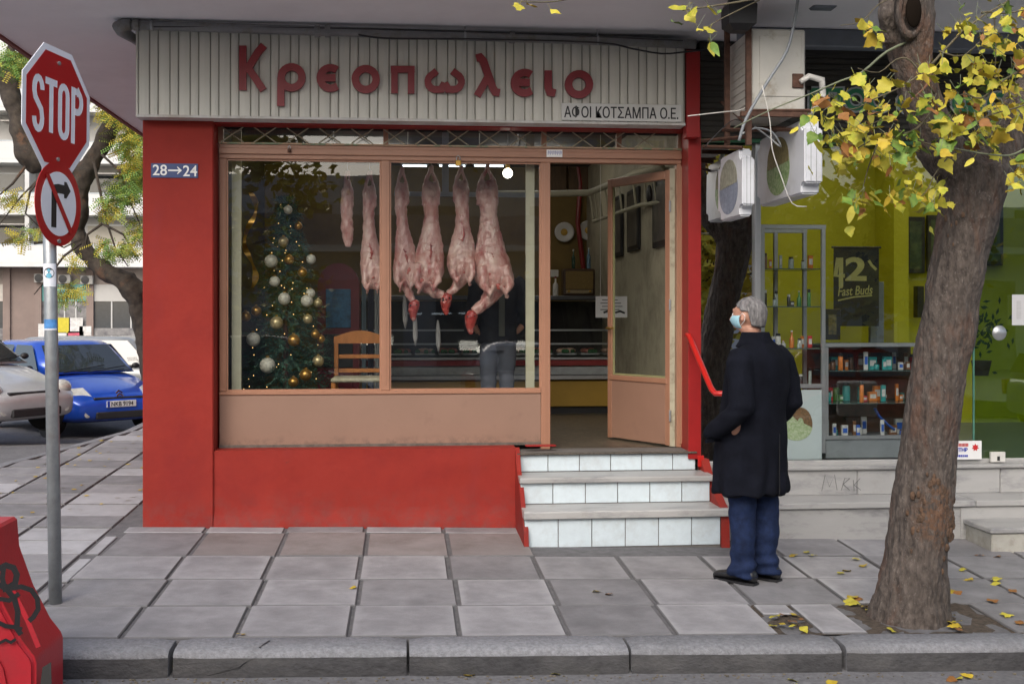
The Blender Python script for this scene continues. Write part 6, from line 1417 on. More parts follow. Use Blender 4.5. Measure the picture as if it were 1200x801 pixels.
    if longc:
        prof = [(.585, .03, .205, .255), (.60, .03, .207, .257), (.75, .02, .20, .248), (.92, .01, .192, .235), (1.08, 0, .185, .222), (1.22, -.012, .178, .222), (1.36, -.025, .168, .232), (1.46, -.035, .145, .232), (1.52, -.04, .115, .19), (1.565, -.035, .085, .12), (1.595, -.03, .076, .085), (1.625, -.028, .072, .076)]
    else:
        prof = [(.88, .0, .15, .20), (1.0, 0, .15, .19), (1.2, 0, .155, .20), (1.36, -.015, .15, .22), (1.46, -.025, .13, .22), (1.52, -.03, .10, .17), (1.56, -.02, .075, .09), (1.61, -.01, .068, .07)]
    s.loft([ell(cx_, 0, z, rx, ry, 28) for z, cx_, rx, ry in prof])
    for sg in (-1, 1):
        s.tube([(-.035, sg*.17, 1.49), (-.05, sg*.235, 1.44), (-.08, sg*.262, 1.30), (-.10, sg*.278, 1.17), (-.045, sg*.28, 1.10), (.06, sg*.272, 1.03), (.11, sg*.26, .99)], [.075, .082, .076, .072, .068, .062, .060], 14)
        if longc: s.tube([(.125, sg*.27, .99), (.15, sg*.26, .95)], [.05, .04], 12)
    me = fuse(s, 'coat', top, .014, 0, 8, 3)
    def foldf(c_):
        fold = .011*sin(atan2(c_.y, c_.x)*9+noise.noise(c_*4)*3)*smooth(1.1, .6, c_.z)+.016*noise.noise(Vector((c_.x*7, c_.y*7, c_.z*4)))+.004*noise.noise(Vector((c_.x*20, c_.y*20, c_.z*9)))
        fold += .006*sin(c_.z*60+c_.y*14)*smooth(.06, .0, abs(c_.z-1.14))*smooth(.2, .27, abs(c_.y))
        return fold
    displace(me, foldf)
    co = link('coat' if longc else 'jacket', me, t, local=True)
    if longc:
        s = MB(); s.loft([ell(-.018+.004, 0, z, rx, ry, 24) for z, rx, ry in ((1.545, .107, .135), (1.58, .093, .105), (1.625, .083, .088), (1.64, .079, .082))], cap=False)
        cm = s.build('collar', top, co, smooth=True, local=True); md = cm.modifiers.new('thickness', 'SOLIDIFY'); md.thickness = .012
        for sg in (-1, 1): MB().box(.10, .115, sg*.275-.07, sg*.275+.07, .93, .95).build('pocket_flap', top, co, local=True)
        MB().box(-.185, -.181, -.003, .003, .59, .98).build('back_vent', BLACK, co, local=True)
    # trousers
    s = MB(); s.loft([ell(0, 0, .80, .135, .165), ell(0, 0, .90, .13, .165), ell(0, 0, 1.0, .12, .15)])
    for sg in (-1, 1):
        fx = .02 if sg > 0 else -.03
        s.loft([ell(.0+fx, sg*.088, z, rx, ry) for z, rx, ry in ((.045, .088, .068), (.06, .092, .070), (.10, .082, .066), (.22, .074, .066), (.40, .080, .072), (.52, .082, .076), (.66, .094, .084), (.82, .11, .086), (.88, .11, .086))])
    me = fuse(s, 'trousers', legs, .012, 0, 8, 3)
    def foldt(c_):
        return .012*noise.noise(Vector((c_.x*9, c_.y*9, c_.z*8)))+.009*sin(c_.z*70+c_.x*20+3*noise.noise(c_*6))*smooth(.3, .08, c_.z)+.004*sin(c_.z*55+c_.x*25)*smooth(.09, .0, abs(c_.z-.5))
    displace(me, foldt)
    link('trousers', me, t, local=True)
    for sg in (-1, 1):
        fx = .02 if sg > 0 else -.03; s = MB()
        s.loft([[(fx+x, sg*.09+w_*sin(2*pi*j/14), max(.012+h_*.5+h_*.5*cos(2*pi*j/14), .012)) for j in range(14)] for x, w_, h_ in ((-.095, .02, .05), (-.088, .034, .075), (-.05, .042, .10), (.0, .043, .105), (.06, .043, .085), (.11, .046, .062), (.16, .044, .05), (.19, .034, .042), (.207, .015, .028))])
        sh = s.build('shoe', SHOE, t, smooth=True, local=True)
        s = MB(); s.prism([(fx-.098+0, sg*.09-.03), (fx-.05, sg*.09-.046), (fx+.1, sg*.09-.05), (fx+.18, sg*.09-.043), (fx+.214, sg*.09), (fx+.18, sg*.09+.043), (fx+.1, sg*.09+.05), (fx-.05, sg*.09+.046), (fx-.098, sg*.09+.03)], 0, .014, 'XY'); s.build('sole', BLACK, sh, local=True)
    return t
mp_ = on_g(883, 680); 
man = person(mp_, R(131), .99, 'elderly grey haired man in long black coat, jeans and blue mask, standing by the steps', turn=R(6))
ip = at(583, 400, 1.75); ip.z = .56
inn = person(ip, R(100), .93, 'dark clothed person in grey trousers standing inside behind the carcasses', top=mat('charcoal_jacket', (.012, .013, .018), .8), legs=mat('grey_trousers', (.10, .11, .14), .8), hair=mat('dark_hair', (.01, .008, .006), .6), longc=False, mask=False)
s = MB(); s.box(-.172, -.160, -.03, .03, .95, 1.45, bev=.004); s.build('bag_strap', mat('grey_green_strap', (.10, .11, .09), .7), inn, local=True)
# ------------------------------------------------------------------ cars
TYRE = mat('tyre_rubber', (.015, .015, .016), .85); RIM = mat('wheel_rim', (.30, .30, .32), .35, .8)
LENS = mat('headlight_lens', (.50, .50, .46), .12, .3, col2=(.75, .75, .70), scale=14, coat=.8)
CHR = mat('chrome', (.6, .6, .62), .15, 1.0); PLATE = mat('number_plate', (.55, .56, .58), .4)
def car(loc, rz_, paint, label, L_=3.75, H_=1.48, W_=1.66, plate=True, logo=True, S=1.0, round_=False, group='cars parked along the side street'):
    t = thing('parked_car', label, 'car', loc, group, rot=(0, 0, rz_)); t.scale = (S,)*3
    hw = W_/2; h = L_/2
    # lower body: stations (x, bottom, top centre, half width, shoulder drop)
    st = [(h, .42, .50, .42, .02), (h-.02, .27, .56, .60, .04), (h-.10, .22, .64, .72, .06), (h-.25, .20, .72, .79, .07), (h-.50, .19, .80, hw, .08), (h-.80, .18, .88, hw, .07), (h-1.05, .18, .935, hw, .03), (h-1.6, .18, .94, hw+.01, .01), (0, .18, .94, hw+.01, .0), (-h+1.1, .18, .95, hw+.01, .0), (-h+.6, .19, .97, hw, .0), (-h+.2, .22, .96, hw-.05, .01), (-h+.05, .26, .90, hw-.12, .02), (-h, .38, .70, hw-.22, .04)]
    rings = []
    for x, zb_, zt_, w_, sd_ in st:
        half = [(0, zb_), (w_*.85, zb_), (w_*.97, zb_+.05), (w_, zb_+(zt_-zb_)*.45), (w_*.995, zb_+(zt_-zb_)*.72), (w_*.95, zt_-sd_-.03), (w_*.86, zt_-sd_), (w_*.5, zt_-sd_*.3), (0, zt_)]
        ring = [(x, y, z) for y, z in half]+[(x, -y, z) for y, z in half[-2:0:-1]]
        rings.append(ring)
    me = MB().loft(rings).mesh('body', paint, True); b = link('body', me, t, local=True)
    ss = b.modifiers.new('s', 'SUBSURF'); ss.levels = 1; ss.render_levels = 2
    # greenhouse
    x0, x1, x2, x3 = h-.98, h-1.72, -h+.55, -h+.12; zb_, zr_ = .93, H_
    def gh(x, z, w_): return (x, w_, z)
    gr = []
    for (z, xf, xr_, w_) in ((zb_, x0, x3, hw-.04), (zb_+(zr_-zb_)*.5, x0-(x0-x1)*.52, x3+.10, hw-.11), (zr_-.06, x1+.06, x2-.12, hw-.20), (zr_-.015, x1-.05, x2, hw-.26), (zr_, x1-.35, x2+.3, hw-.42)):
        n = 6; top = [(xf-(xf-xr_)*i/n, w_) for i in range(n+1)]
        pts = [(xf, w_*.5)]+[(xf-.03, w_*.93)]+[(xf-(xf-xr_)*i/n, w_) for i in range(1, n)]+[(xr_+.03, w_*.93), (xr_, w_*.5)]
        gr.append([(x, y, z) for x, y in pts]+[(x, -y, z) for x, y in reversed(pts)])
    g_ = link('roof', MB().loft(gr).mesh('roof', paint, True), t, local=True)
    zm = zr_-.07
    def lerp(a, b_, k): return tuple(a[i]+(b_[i]-a[i])*k for i in range(3))
    def surf(z, side=None):               # front x, rear x, half width at height z
        f = (z-zb_)/(zr_-zb_); xf = x0-(x0-x1)*f*1.0; return xf, x3+.2*f, (hw-.04)-(.16+.02)*f
    def wpanel(nm_, pts, m=GLC, dpt=.012):
        s = MB(); s.add(pts, [tuple(range(len(pts)))]); o = s.build(nm_, m, t, local=True); md = o.modifiers.new('thickness', 'SOLIDIFY'); md.thickness = .014; md.offset = 0; return o
    za, zc = zb_+.03, zr_-.075
    def P(z, y, o_=.018): xf = surf(z)[0]; return (xf+o_-.10*(abs(y)/hw)**2*.3, y, z)
    ws = [P(za, -hw+.16), P(za, 0, .035), P(za, hw-.16), P(zc, hw-.27), P(zc, 0, .035), P(zc, -hw+.27)]
    s = MB(); s.add(ws, [(0, 1, 4, 5), (1, 2, 3, 4)]); DG = mat('dark_glass_base', (.02, .025, .028), .04, spec=.6, coat=.6); DG.node_tree.nodes['Principled BSDF'].inputs['IOR'].default_value = 1.6; o = s.build('windscreen', DG, t, local=True)
    xr0 = x3; s = MB(); s.add([(x3-.012, -hw+.18, za+.08), (x3-.012, hw-.18, za+.08), (x3+.16, hw-.28, zc), (x3+.16, -hw+.28, zc)], [(0, 1, 2, 3)]); s.build('rear_window', mat('dark_glass_base'), t, local=True)
    for sg in (-1, 1):
        def Q(x, z): f = (z-zb_)/(zr_-zb_); return (x, sg*(hw-.025-.158*f), z)
        xm = (x0+x3)/2-.05
        for nm_, pts in (('front_window', [(x0-.22, za), (xm+.05, za), (xm+.05, zc), (x1+.02, zc), (x0-.50, za+.24)]), ('side_window', [(xm-.05, za), (x3+.42, za+.03), (x3+.50, za+.2), (x2+.02, zc), (xm-.05, zc)])):
            MB().add([Q(*p) for p in pts], [tuple(range(len(pts)))]).build(nm_, mat('dark_glass_base'), t, local=True)
        for x in (h-.72, -h+.68):        # wheel and arch
            y = sg*(hw-.015)
            MB().lathe([(.335, -.06), (.335, .02*1)], (x, sg*(hw-.01), .30), 24, 'Y').build('wheel_arch', BLACK, t, local=True)
            wl = MB().lathe([(.18, -.09), (.27, -.10), (.298, -.07), (.30, 0), (.298, .07), (.27, .10), (.18, .09)], (x, sg*(hw-.075), .30), 24, 'Y').build('wheel', TYRE, t, smooth=True, local=True)
            MB().lathe([(.02, .104*sg), (.05, .10*sg), (.17, .085*sg), (.185, .10*sg), (.185, .05*sg), (.02, .05*sg)], (x, sg*(hw-.075)*1, .30), 20, 'Y').build('rim', RIM, wl)
        s = MB(); s.ball((x0-.30, sg*(hw+.07), zb_+.09), .075, 12, 8, (.6, .9, .62)); s.tube([(x0-.3, sg*(hw-.06), zb_+.04), (x0-.3, sg*(hw+.05), zb_+.08)], .02, 6); s.build('wing_mirror', mat('black_plastic', (.02, .02, .022), .5), t, smooth=True, local=True)
        # headlight, fog lamp, tail light
        s = MB(); y0 = sg*(hw-.44); y1 = sg*(hw-.06)
        if round_: s.ball((h-.19, sg*(hw-.24), .615), .15, 14, 10, (.75, 1.0, .72))
        else: s.loft([[(h-.055, y0, .56), (h-.17, y1, .53), (h-.44, y1+sg*.04, .72), (h-.27, y0+sg*.10, .745)], [(h-.12, y0, .54), (h-.26, y1-sg*.03, .52), (h-.48, y1, .66), (h-.34, y0+sg*.08, .70)]])
        s.build('headlight', LENS, t, smooth=round_, local=True)
        MB().lathe([(.045, 0), (.045, .03), (.001, .032)], (h-.055, sg*(hw-.30), .34), 14, 'X').build('fog_lamp', LENS, t, local=True)
        MB().box(-h+.0, -h+.18, min(sg*(hw-.18), sg*(hw-.06)), max(sg*(hw-.18), sg*(hw-.06)), .62, .90, bev=.02).build('tail_light', mat('tail_light_red', (.35, .01, .01), .2, coat=.8), t, local=True)
    BP = mat('black_plastic')
    MB().box(h-.055, h+.012, -.40, .40, .265, .375, bev=.015).build('lower_grille', BP, t, local=True)
    MB().box(h-.10, h-.035, -.42, .42, .555, .595, bev=.012).build('upper_grille', BP, t, local=True)
    if plate:
        pl = MB().box(h+.0, h+.022, -.24, .24, .44, .54, bev=.004).build('number_plate', PLATE, t, local=True)
        text('lettering', plate, BLACK, (h+.024, -.17, .455), (0, 1, 0), (0, 0, 1), .07, t, width=.36, bold=.01, local=True)
        MB().box(h+.0225, h+.024, -.235, -.195, .445, .535).build('plate_blue_band', mat('plate_band_blue', (.02, .05, .35), .4), t, local=True)
    if logo:
        for k in (0, 1):
            s = MB(); s.stroke([(-.055, .575+k*.045+.03), (0, .615+k*.045+.03), (.055, .575+k*.045+.03)], .02, lambda u, v, d: Vector((h-.03-(v-.58)*.55-d, u, v)), -.012); s.build('badge', CHR, t, local=True)
    s = MB(); s.tube([(x0+.05, -.5, zb_+.02), (x0-.1, .25, zb_+.12)], .008, 5); s.tube([(x0+.05, -.1, zb_+.02), (x0-.08, .6, zb_+.10)], .008, 5); s.build('wiper', BLACK, t, local=True)
    for sg in (-1, 1): MB().box(-h+.8, h-.9, min(sg*(hw-.012), sg*(hw+.012)), max(sg*(hw-.012), sg*(hw+.012)), .50, .545, bev=.006).build('side_trim', BP, t, local=True)
    return t
PB = mat('blue_car_paint', (.012, .075, .50), .28, .25, var=.08, coat=1.0); PS = mat('silver_car_paint', (.52, .53, .55), .35, .35, var=.06, coat=.8, stain=(.28, .27, .26), stain_scale=3, stain_amt=.3)
PW = mat('pearl_white_car_paint', (.30, .31, .31), .3, .1, var=.04, coat=.9); PR = mat('red_car_paint', (.40, .02, .02), .3, .1, coat=.9); PK = mat('dark_blue_car_paint', (.02, .035, .06), .3, .3, coat=.9)
def carpos(px, py, d, z=None):
    q = at_d(px, py, d); return (q.x, q.y)
def place_car(px, dd, hd, paint, label, z=None, **kw):
    L_ = kw.get('L_', 3.75)
    r = ray(px, 450); n = Vector((CX, CY, 0))+Vector((r.x, r.y, 0))*dd       # front centre
    a = R(hd); c_ = n-Vector((cos(a), sin(a), 0))*L_/2
    zz = RD(n.x, n.y) if z is None else z
    return car((c_.x, c_.y, zz), a, paint, label, **kw)
place_car(44, 15.4, -32, PS, 'silver hatchback with round headlights nosed in nearest to the corner, partly behind the post', z=.03, plate=None, logo=False, round_=True, H_=1.42, L_=3.65, W_=1.62)
place_car(142, 17.9, -50, PB, 'bright blue hatchback with a chevron badge parked between the silver and white cars', z=-.22, plate='NKB 9194', H_=1.45)
place_car(262, 23.0, -4, PW, 'pearl white car parked behind the blue hatchback, under the curved tree', z=-.27, plate=None, logo=False, H_=1.50, L_=4.2)
place_car(48, 31, -10, PR, 'red car with a roof rack far back on the side street', z=-.32, plate=None, logo=False, H_=1.52, L_=4.0)
place_car(-20, 33, -10, mat('orange_red_paint', (.45, .06, .02), .3, coat=.8), 'orange red car at the far left behind the blue hatchback', z=-.32, plate=None, logo=False, H_=1.55, L_=4.0)
# ------------------------------------------------------------------ tree on the side street
YT = 10.5
BARKL = mat('dark_bark', (.022, .018, .016), .95, col2=(.07, .055, .042), scale=9, bump=1.0, bscale=20, stain=(.17, .08, .04), stain_scale=2.0, stain_amt=.5, stain_lo=.58, stain_hi=.66)
s = MB(); sw = lambda w_: w_*.84/1350*(YT-CY)/2
def lt(x, y, Y=YT): return at(x, y, Y)
for pts in (((190, 520, 40), (183, 470, 32), (175, 420, 26), (168, 385, 24), (160, 350, 26), (148, 328, 30), (128, 320, 26), (110, 308, 24), (98, 292, 24), (90, 270, 24), (90, 245, 26), (94, 220, 26), (95, 200, 28)),
            ((96, 215, 24), (80, 195, 26), (58, 188, 30), (42, 192, 34), (32, 178, 34), (24, 155, 26), (20, 130, 28), (10, 105, 28), (-5, 80, 30), (-30, 40, 26)),
            ((94, 215, 24), (108, 190, 24), (122, 165, 22), (135, 140, 20), (136, 120, 17), (125, 95, 14), (110, 70, 12), (100, 40, 8)), ((22, 130, 14), (12, 60, 12), (20, 20, 9), (25, -20, 7)), ((134, 132, 12), (160, 100, 10), (190, 70, 8))):
    s.tube([lt(x, y, YT+.1*math.sin(i)) for i, (x, y, w_) in enumerate(pts)], [sw(w_) for x, y, w_ in pts], 14)
for x, y, r_ in ((32, 175, 19), (45, 190, 17), (22, 150, 14), (150, 330, 17), (168, 340, 13), (95, 210, 15)): s.ball(lt(x, y, YT-.05), sw(r_*2)*.95, 10, 7, (1, .9, 1))
ltree = thing('crooked_tree', 'crooked dark tree with yellow and green leaves beside the red pillar on the side street', 'tree', lt(185, 500))
me = fuse(s, 'trunk', BARKL, .035, .05, 3, 3)
link('trunk', me, ltree)
for i, pts in enumerate((((85, 195), (50, 205), (25, 230), (0, 262), (-20, 300)), ((60, 190), (35, 225), (30, 250), (45, 265)), ((30, 195), (15, 215), (0, 228)), ((118, 180), (140, 200), (150, 230), (165, 265)), ((110, 190), (125, 260), (135, 290), (150, 312)), ((95, 285), (75, 300), (60, 320), (40, 345)), ((120, 262), (102, 275), (100, 290)), ((40, 285), (60, 283), (75, 290), (95, 280)), ((120, 262), (145, 275), (160, 300)))):
    MB().tube([lt(x, y, YT-.3) for x, y in pts], [.025, .02, .014, .008, .005][:len(pts)], 6).build('branch', BARKL, ltree, smooth=True)
rnd = random.Random(21)
LL = [mat('small_leaf_yellow', (.40, .33, .03), .6, var=.25, scale=9), mat('small_leaf_green', (.10, .20, .03), .6, var=.35, scale=9), mat('small_leaf_lime', (.22, .28, .04), .6, var=.3, scale=9)]
def crown(blobs, nper, Ls, size, parent, Yc, spread, name='crown_leaves'):
    mbs = [MB() for _ in LL]
    for (x, y, rx, ry, kk) in blobs:
        for k in range(int(nper*rx*ry/400)):
            px = rnd.gauss(x, rx*.5); py = rnd.gauss(y, ry*.5); c = at(px, py, Yc+rnd.gauss(0, spread))
            a = rnd.uniform(0, 6.28); u = Vector((cos(a), rnd.uniform(-.5, .5), sin(a)*.6-.35)).normalized(); v = u.cross(Vector((rnd.uniform(-1, 1), rnd.uniform(-1, 1), 1))).normalized()
            m = mbs[rnd.choices((0, 1, 2), kk)[0]]
            for q in range(6):             # a compound leaf: paired leaflets on a rachis
                b_ = c+u*size*(q*.8); 
                for sg in (-1, 1):
                    e = b_+v*sg*size*1.1+u*size*.3; m.add([b_, b_+u*size*.35+v*sg*size*.4, e, b_-u*size*.1+v*sg*size*.6], [(0, 1, 2, 3)])
    for m, l in zip(mbs, Ls):
        if m.v: o = m.build(name, l, parent); o['kind'] = 'stuff'
Yw, Gn, Mx = (3, .4, 1.2), (.4, 3, 1.5), (1, 1, 1)
crown([(132, 130, 16, 16, Yw), (150, 165, 18, 18, Mx), (158, 215, 16, 22, Gn), (140, 230, 22, 18, Gn), (160, 150, 14, 20, Yw), (128, 245, 14, 10, Yw), (155, 190, 14, 18, Yw), (150, 290, 14, 10, Mx), (130, 296, 18, 8, Gn), (120, 285, 12, 6, Yw), (155, 120, 22, 14, Gn), (28, 70, 20, 12, Gn), (30, 90, 22, 8, Mx), (12, 72, 12, 14, Gn), (45, 75, 16, 8, Yw), (18, 234, 14, 8, Yw), (22, 278, 14, 6, Yw), (35, 270, 14, 4, Yw), (80, 340, 12, 7, Yw), (88, 346, 12, 5, Yw), (75, 350, 8, 5, Mx), (85, 308, 5, 10, Yw), (110, 100, 22, 16, Mx), (175, 160, 20, 50, Mx), (165, 270, 14, 16, Mx), (60, 110, 20, 10, Gn)], 190, LL, .045, ltree, YT-.2, .8)
# ------------------------------------------------------------------ apartment house across the side street
YF = 62.0
fx0, fx1 = -44.0, 6.0
apt = thing('apartment_block', 'white apartment block with long balconies above graffitied ground floor shops', 'building', (-20, YF, -.4))
APW = mat('pale_facade', (.62, .62, .60), .8, var=.06, scale=.3, stain=(.4, .4, .38), stain_scale=.25, stain_amt=.5)
APD = mat('recess_wall', (.42, .41, .39), .8, var=.1, scale=.4); SHOPB = mat('brown_stone_cladding', (.20, .15, .13), .7, var=.15, scale=.8)
MB().box(fx0, fx1, YF, YF+12, -.5, 26).build('wall', APD, apt)
WG = mat('window_dark', (.05, .055, .06), .1, coat=.6); SHT = mat('roller_shutter', (.36, .33, .27), .6, var=.2, scale=.6); TEAL = mat('teal_band', (.10, .30, .27), .6); AWN = mat('striped_awning', (.45, .42, .38), .8, var=.15)
z0g = 4.5
for f in range(7):
    z = z0g+3.02*f
    MB().box(fx0, fx1, YF-1.5, YF-.001, z, z+.22).build('balcony_slab', APW, apt)
    MB().box(fx0, fx1, YF-1.51, YF-1.42, z+.221, z+1.25).build('balcony_parapet', APW, apt)
    MB().box(fx0, fx1, YF-1.53, YF-1.40, z+1.251, z+1.31).build('parapet_cap', mat('bluish_cap', (.45, .50, .52), .6), apt)
    x = fx0+1; rnd.seed(f+40)
    while x < fx1-3:
        w_ = rnd.choice((1.3, 2.4, 1.8)); k = rnd.random()
        MB().box(x, x+w_, YF-.06, YF-.002, z+.3, z+2.5, bev=0).build('window', SHT if k < .45 else WG, apt)
        MB().box(x-.08, x+w_+.08, YF-.10, YF-.061, z+2.5, z+2.6).build('window_head', APW, apt)
        if k > .75: MB().box(x-.3, x+w_+.4, YF-1.3, YF-.2, z+2.45, z+2.5).build('awning', AWN, apt)
        x += w_+rnd.uniform(.7, 1.6)
    for x in range(int(fx0)+4, int(fx1), 9): MB().box(x, x+.25, YF-1.39, YF-.101, z+.23, z+3.0).build('balcony_divider', APW, apt)
MB().box(fx0, fx1, YF-.09, YF-.0015, 2.55, z0g-.015).build('mezzanine_wall', mat('dull_brown_wall', (.24, .20, .175), .8, var=.25, scale=1.2), apt)
def fz(py, Y=YF): return AZ(80, py, Y)
def fxx(px, Y=YF): return AX(px, Y)
GRAF = mat('graffiti_shutter', (.30, .29, .28), .7, col2=(.06, .06, .07), scale=1.6, stretch=(1, 1, 1.2)); PST = [mat('poster_white', (.55, .54, .52), .7, var=.3, scale=3), mat('poster_yellow', (.5, .42, .03), .7), mat('poster_pink', (.45, .08, .12), .7, var=.5, scale=3)]
x = -44
bays = [(-44, -38, 0), (-38, -32, 1), (-31.6, -27.4, 1), (-27.2, -23.6, 2), (-23.2, -21.8, 0), (-21.4, -18.8, 3), (-18.5, -14, 1), (-13.5, -8, 2), (-7.5, -1, 1), (-.5, 5, 2)]
for a, b, k in bays:
    MB().box(b, b+.4, YF-.3, YF-.001, -.5, z0g-.01).build('pier', SHOPB, apt)
    if k == 0: MB().box(a, b, YF-.12, YF-.002, -.5, z0g-.02).build('shop_wall', SHOPB, apt)
    else:
        MB().box(a, b, YF-.1, YF-.002, -.5, 2.9).build('shop_glazing', (WG, WG, WG, GRAF)[k], apt)
        MB().box(a, b, YF-.16, YF-.102, 2.5, 3.5).build('shop_sign_band', (SHOPB, APD, AWN, TEAL)[k], apt)
        for j in range(1, 4): MB().box(a+(b-a)*j/4-.04, a+(b-a)*j/4+.04, YF-.15, YF-.101, -.5, 2.49).build('glazing_bar', ALU, apt)
        MB().box(a, b, YF-.17, YF-.103, -.5, .9).build('graffiti_panel', GRAF, apt)
for i, (px, py) in enumerate(((77, 327), (103, 328), (49, 326))):
    x = fxx(px, YF-.3); z = fz(py, YF-.3); t = thing('outdoor_unit', ('air conditioner box above the far shop, middle one', 'air conditioner box above the far shop, right one', 'air conditioner box above the far shop, left one')[i], 'air conditioner', (x, YF-.55, z), 'outdoor units on the far facade')
    MB().box(x-.36, x+.36, YF-.62, YF-.3, z-.26, z+.26, bev=.04).build('casing', mat('dirty_unit_grey', (.30, .29, .27), .6), t); MB().lathe([(.24, 0), (.24, -.02), (.05, -.03)], (x-.08, YF-.625, z), 14, 'Y').build('fan_grille', BLACK, t)
for i, (px, py, w_, h_, k) in enumerate(((52, 388, .7, .9, 0), (74, 381, .8, .9, 1), (89, 381, .8, .9, 0), (89, 395, .9, .7, 2), (60, 398, .8, .8, 0), (72, 396, .6, .7, 0), (100, 390, .7, .8, 0))):
    x = fxx(px, YF-.35); z = fz(py, YF-.35); tag(MB().box(x-w_/2, x+w_/2, YF-.36, YF-.34, z-h_/2, z+h_/2).build('poster', PST[k]), ('white poster left of the post on the far shop front', 'yellow poster on the far shop front', 'white poster with a pink print right of the yellow poster', 'pink and white poster at the foot of the far shop front', 'white poster behind the steel post on the far shop front', 'white poster directly under the yellow poster', 'rightmost white poster of the far shop front')[i], 'poster', 'posters on the far shop front')
# second house of the row, teal balconies, and far ground
# ------------------------------------------------------------------ across the main street (seen in the glass)
YO = -27
opp = thing('opposite_building', 'grey apartment building across the main street, mirrored in the shop glass', 'building', (0, YO, -.3))
OPW = mat('opposite_facade', (.55, .54, .55), .8, var=.1, scale=.4)
MB().box(-30, -.5, YO-10, YO, -.5, 6.0).build('wall', OPW, opp); MB().box(-.499, 9, YO-10, YO, -.5, 9.6).build('wall', OPW, opp); MB().box(9.001, 34, YO-10, YO, -.5, 5.2).build('wall', OPW, opp)
for f in range(2):
    z = 3.6+2.9*f; xa_, xb_ = ((-30, 34), (-.4, 8.9))[f]; MB().box(xa_, xb_, YO+.001, YO+1.3, z, z+.2).build('balcony_slab', APW, opp); MB().box(xa_, xb_, YO+1.2, YO+1.28, z+.201, z+1.1).build('balcony_parapet', mat('lilac_grey_panel', (.20, .19, .25), .7), opp)
    for x in range(-28 if f == 0 else 0, 33 if f == 0 else 8, 4): MB().box(x, x+1.8, YO+.002, YO+.06, z+.3, z+(1.5 if f == 0 else 2.3)).build('window', WG, opp)
for x in range(-29, 33, 5): MB().box(x, x+4, YO+.002, YO+.08, -.3, 2.8).build('shop_window', (WG, GRAF, SHT)[x % 3], opp)
def simple_tree(x, y, z, h_, r_, label, seed, n=2600):
    rnd_ = random.Random(seed); t = thing('plane_tree', label, 'tree', (x, y, z))
    s = MB(); s.tube([(x, y, z-.1), (x+.1, y, z+h_*.25), (x-.1, y, z+h_*.5), (x, y, z+h_*.9)], [.19, .15, .11, .03], 12)
    for k in range(7): a = k*.9; b0 = Vector((x, y, z+h_*(.35+.06*k))); s.tube([b0, b0+Vector((cos(a)*r_*.5, sin(a)*r_*.5, h_*.12)), b0+Vector((cos(a)*r_*.9, sin(a)*r_*.9, h_*.16))], [.09, .05, .015], 7)
    s.build('trunk', BARKL, t, smooth=True)
    bl_ = [Vector((x+rnd_.gauss(0, r_*.5), y+rnd_.gauss(0, r_*.5), z+h_*rnd_.uniform(.30, .98))) for _ in range(26)]
    ms = [MB(), MB()]
    for k in range(n):
        c = rnd_.choice(bl_)+Vector((rnd_.gauss(0, .38), rnd_.gauss(0, .38), rnd_.gauss(0, .32))); a = rnd_.uniform(0, 6.28); u = Vector((cos(a), sin(a), rnd_.uniform(-1, .4))).normalized()*.11; v = u.cross(Vector((rnd_.uniform(-1, 1), rnd_.uniform(-1, 1), .3))).normalized()*.07
        ms[k % 3 == 0].add([c-u, c+v, c+u, c-v], [(0, 1, 2, 3)])
    for m, l in zip(ms, (LM[0], LM[3])): m.build('crown_leaves', l, t)['kind'] = 'stuff'
    return t
simple_tree(5.55, -13.2, -.35, 5.6, 1.6, 'yellow leaved tree across the street, mirrored beside the red post', 1, 7000)
simple_tree(-4.4, -14.0, -.2, 6.6, 1.9, 'yellow leaved tree across the street, mirrored behind the Christmas tree', 2, 5200)
simple_tree(9.6, -14.2, -.4, 7.4, 2.7, 'broad leafy tree across the street, mirrored in the lime shop glass', 4, 9000)
car((-2.2, -12.2, RD(-2, -12)+.0), 0, PK, 'dark blue car parked across the street, mirrored low in the left window', plate=None, logo=False, H_=1.5, group='cars parked across the street')
car((3.0, -12.3, RD(3, -12)+.0), 0, PS, 'silver car parked across the street, mirrored in the right window', plate=None, logo=False, H_=1.48, group='cars parked across the street')
car((8.8, -12.2, RD(8, -12)), 0, PR, 'red car parked across the street, mirrored in the glass counter', plate=None, logo=False, H_=1.46, group='cars parked across the street')
car((13.8, -12.2, RD(13, -12)), 0, PW, 'white car parked across the street, mirrored in the glass door', plate=None, logo=False, H_=1.5, group='cars parked across the street')
MB().box(-40, 40, -26.9, -14.2, -.5, -.16).build('far_pavement', SLABM)['kind'] = 'structure'
MB().box(-24.5, -2.4, 55, 60.4, -.6, -.24).build('side_pavement', SLABM)['kind'] = 'structure'
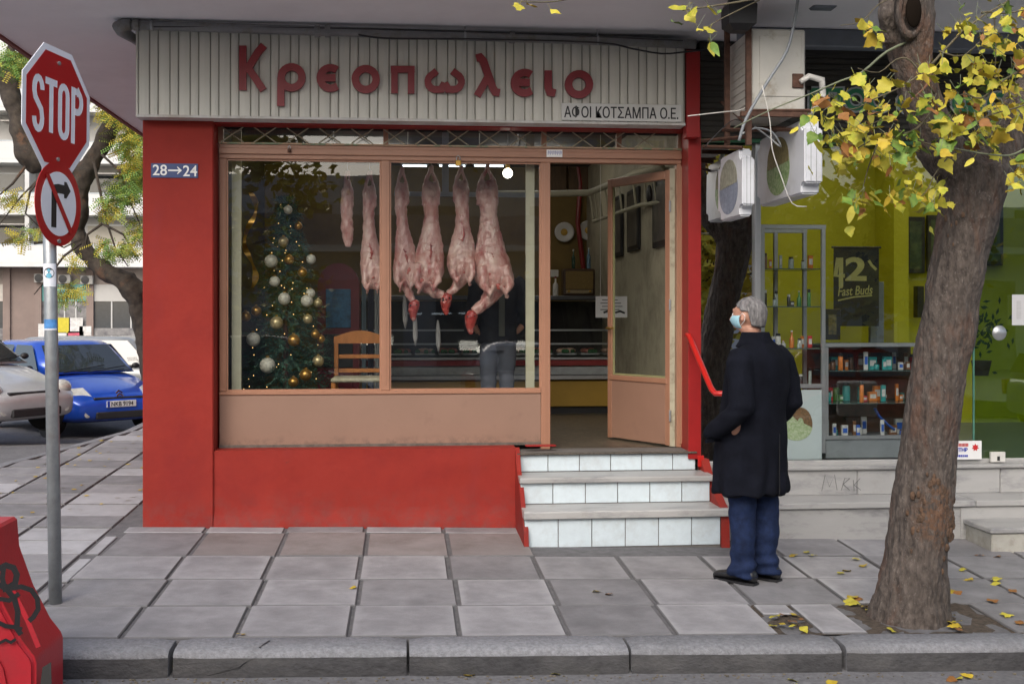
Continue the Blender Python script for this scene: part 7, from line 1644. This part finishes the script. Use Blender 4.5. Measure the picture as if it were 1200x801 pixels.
# scooter at the kerb, seen in the mirror pier
def scooter(loc, rz_):
    t = thing('motor_scooter', 'dark motor scooter with a pale leg shield at the kerb, mirrored beside the man', 'scooter', loc, rot=(0, 0, rz_))
    for x in (.62, -.6):
        wl = MB().lathe([(.10, -.05), (.19, -.055), (.215, -.03), (.22, 0), (.215, .03), (.19, .055), (.10, .05)], (x, 0, .22), 22, 'Y').build('wheel', TYRE, t, smooth=True, local=True); MB().lathe([(.02, .03), (.11, .03), (.11, -.03), (.02, -.03)], (x, 0, .22), 16, 'Y').build('rim', RIM, wl)
    DK = mat('dark_scooter_paint', (.03, .035, .04), .3, coat=.8)
    s = MB(); s.loft([[(x+.0, y*w_, z+y2*h_) for y, y2 in ((-1, 0), (-.7, .8), (0, 1), (.7, .8), (1, 0), (.6, -.3), (-.6, -.3))] for x, z, w_, h_ in ((.84, .38, .05, .06), (.72, .46, .09, .06), (.55, .48, .10, .06), (.42, .42, .07, .05))]); s.build('front_fender', DK, t, smooth=True, local=True)
    s = MB(); s.loft([[(x, -w_, z), (x+.04, 0, z+.01), (x, w_, z), (x-.03, w_*.8, z), (x-.03, -w_*.8, z)] for x, z, w_ in ((.40, .30, .15), (.44, .60, .20), (.36, .90, .17), (.33, .98, .10))]); s.build('leg_shield', mat('pale_scooter_plastic', (.42, .44, .44), .4), t, smooth=True, local=True)
    MB().box(-.15, .42, -.15, .15, .24, .32, bev=.03).build('floor_board', DK, t, local=True)
    s = MB(); s.loft([[(x, w_*cos(2*pi*j/12), z+h_*sin(2*pi*j/12)) for j in range(12)] for x, z, w_, h_ in ((-.1, .48, .10, .14), (-.3, .52, .17, .20), (-.6, .58, .17, .16), (-.85, .66, .08, .07))]); s.build('rear_body', DK, t, smooth=True, local=True)
    s = MB(); s.loft([[(x, w_*cos(2*pi*j/12), z+.05*sin(2*pi*j/12)) for j in range(12)] for x, z, w_ in ((-.02, .74, .10), (-.2, .77, .15), (-.5, .78, .15), (-.72, .80, .10))]); s.build('saddle', BLACK, t, smooth=True, local=True)
    MB().tube([(.62, 0, .25), (.45, 0, .70), (.36, 0, 1.0)], .025, 8).build('fork', GREYM, t, local=True)
    MB().tube([(.25, -.34, 1.02), (.34, -.12, 1.03), (.34, .12, 1.03), (.25, .34, 1.02)], .018, 8).build('handlebar', BLACK, t, smooth=True, local=True)
    MB().ball((.44, 0, .98), .09, 12, 8, (.7, 1, .9)).build('headlight', LENS, t, smooth=True, local=True)
    MB().box(-1.05, -.62, -.2, .2, .84, 1.22, bev=.03).build('top_box', OFFW, t, local=True)
scooter((4.3, -3.75, RD(4.3, -3.75)), R(200))
# ------------------------------------------------------------------ distant ground edge: low hill line of houses at the end of the side street
far = thing('side_street_house', 'grey house closing the far end of the side street', 'building', (-60, 60, -.5))
MB().box(-75, -46, 58, 70, -.5, 16).build('wall', APD, far)
for f in range(5):
    for x in range(-73, -48, 4): MB().box(x, x+1.6, 57.94, 57.998, 1+3*f, 2.6+3*f).build('window', WG, far)
    MB().box(-75, -46, 56.9, 57.93, .3+3*f+2.6, .3+3*f+2.8).build('balcony_slab', APW, far)
bpy.data.scenes.remove(TS)
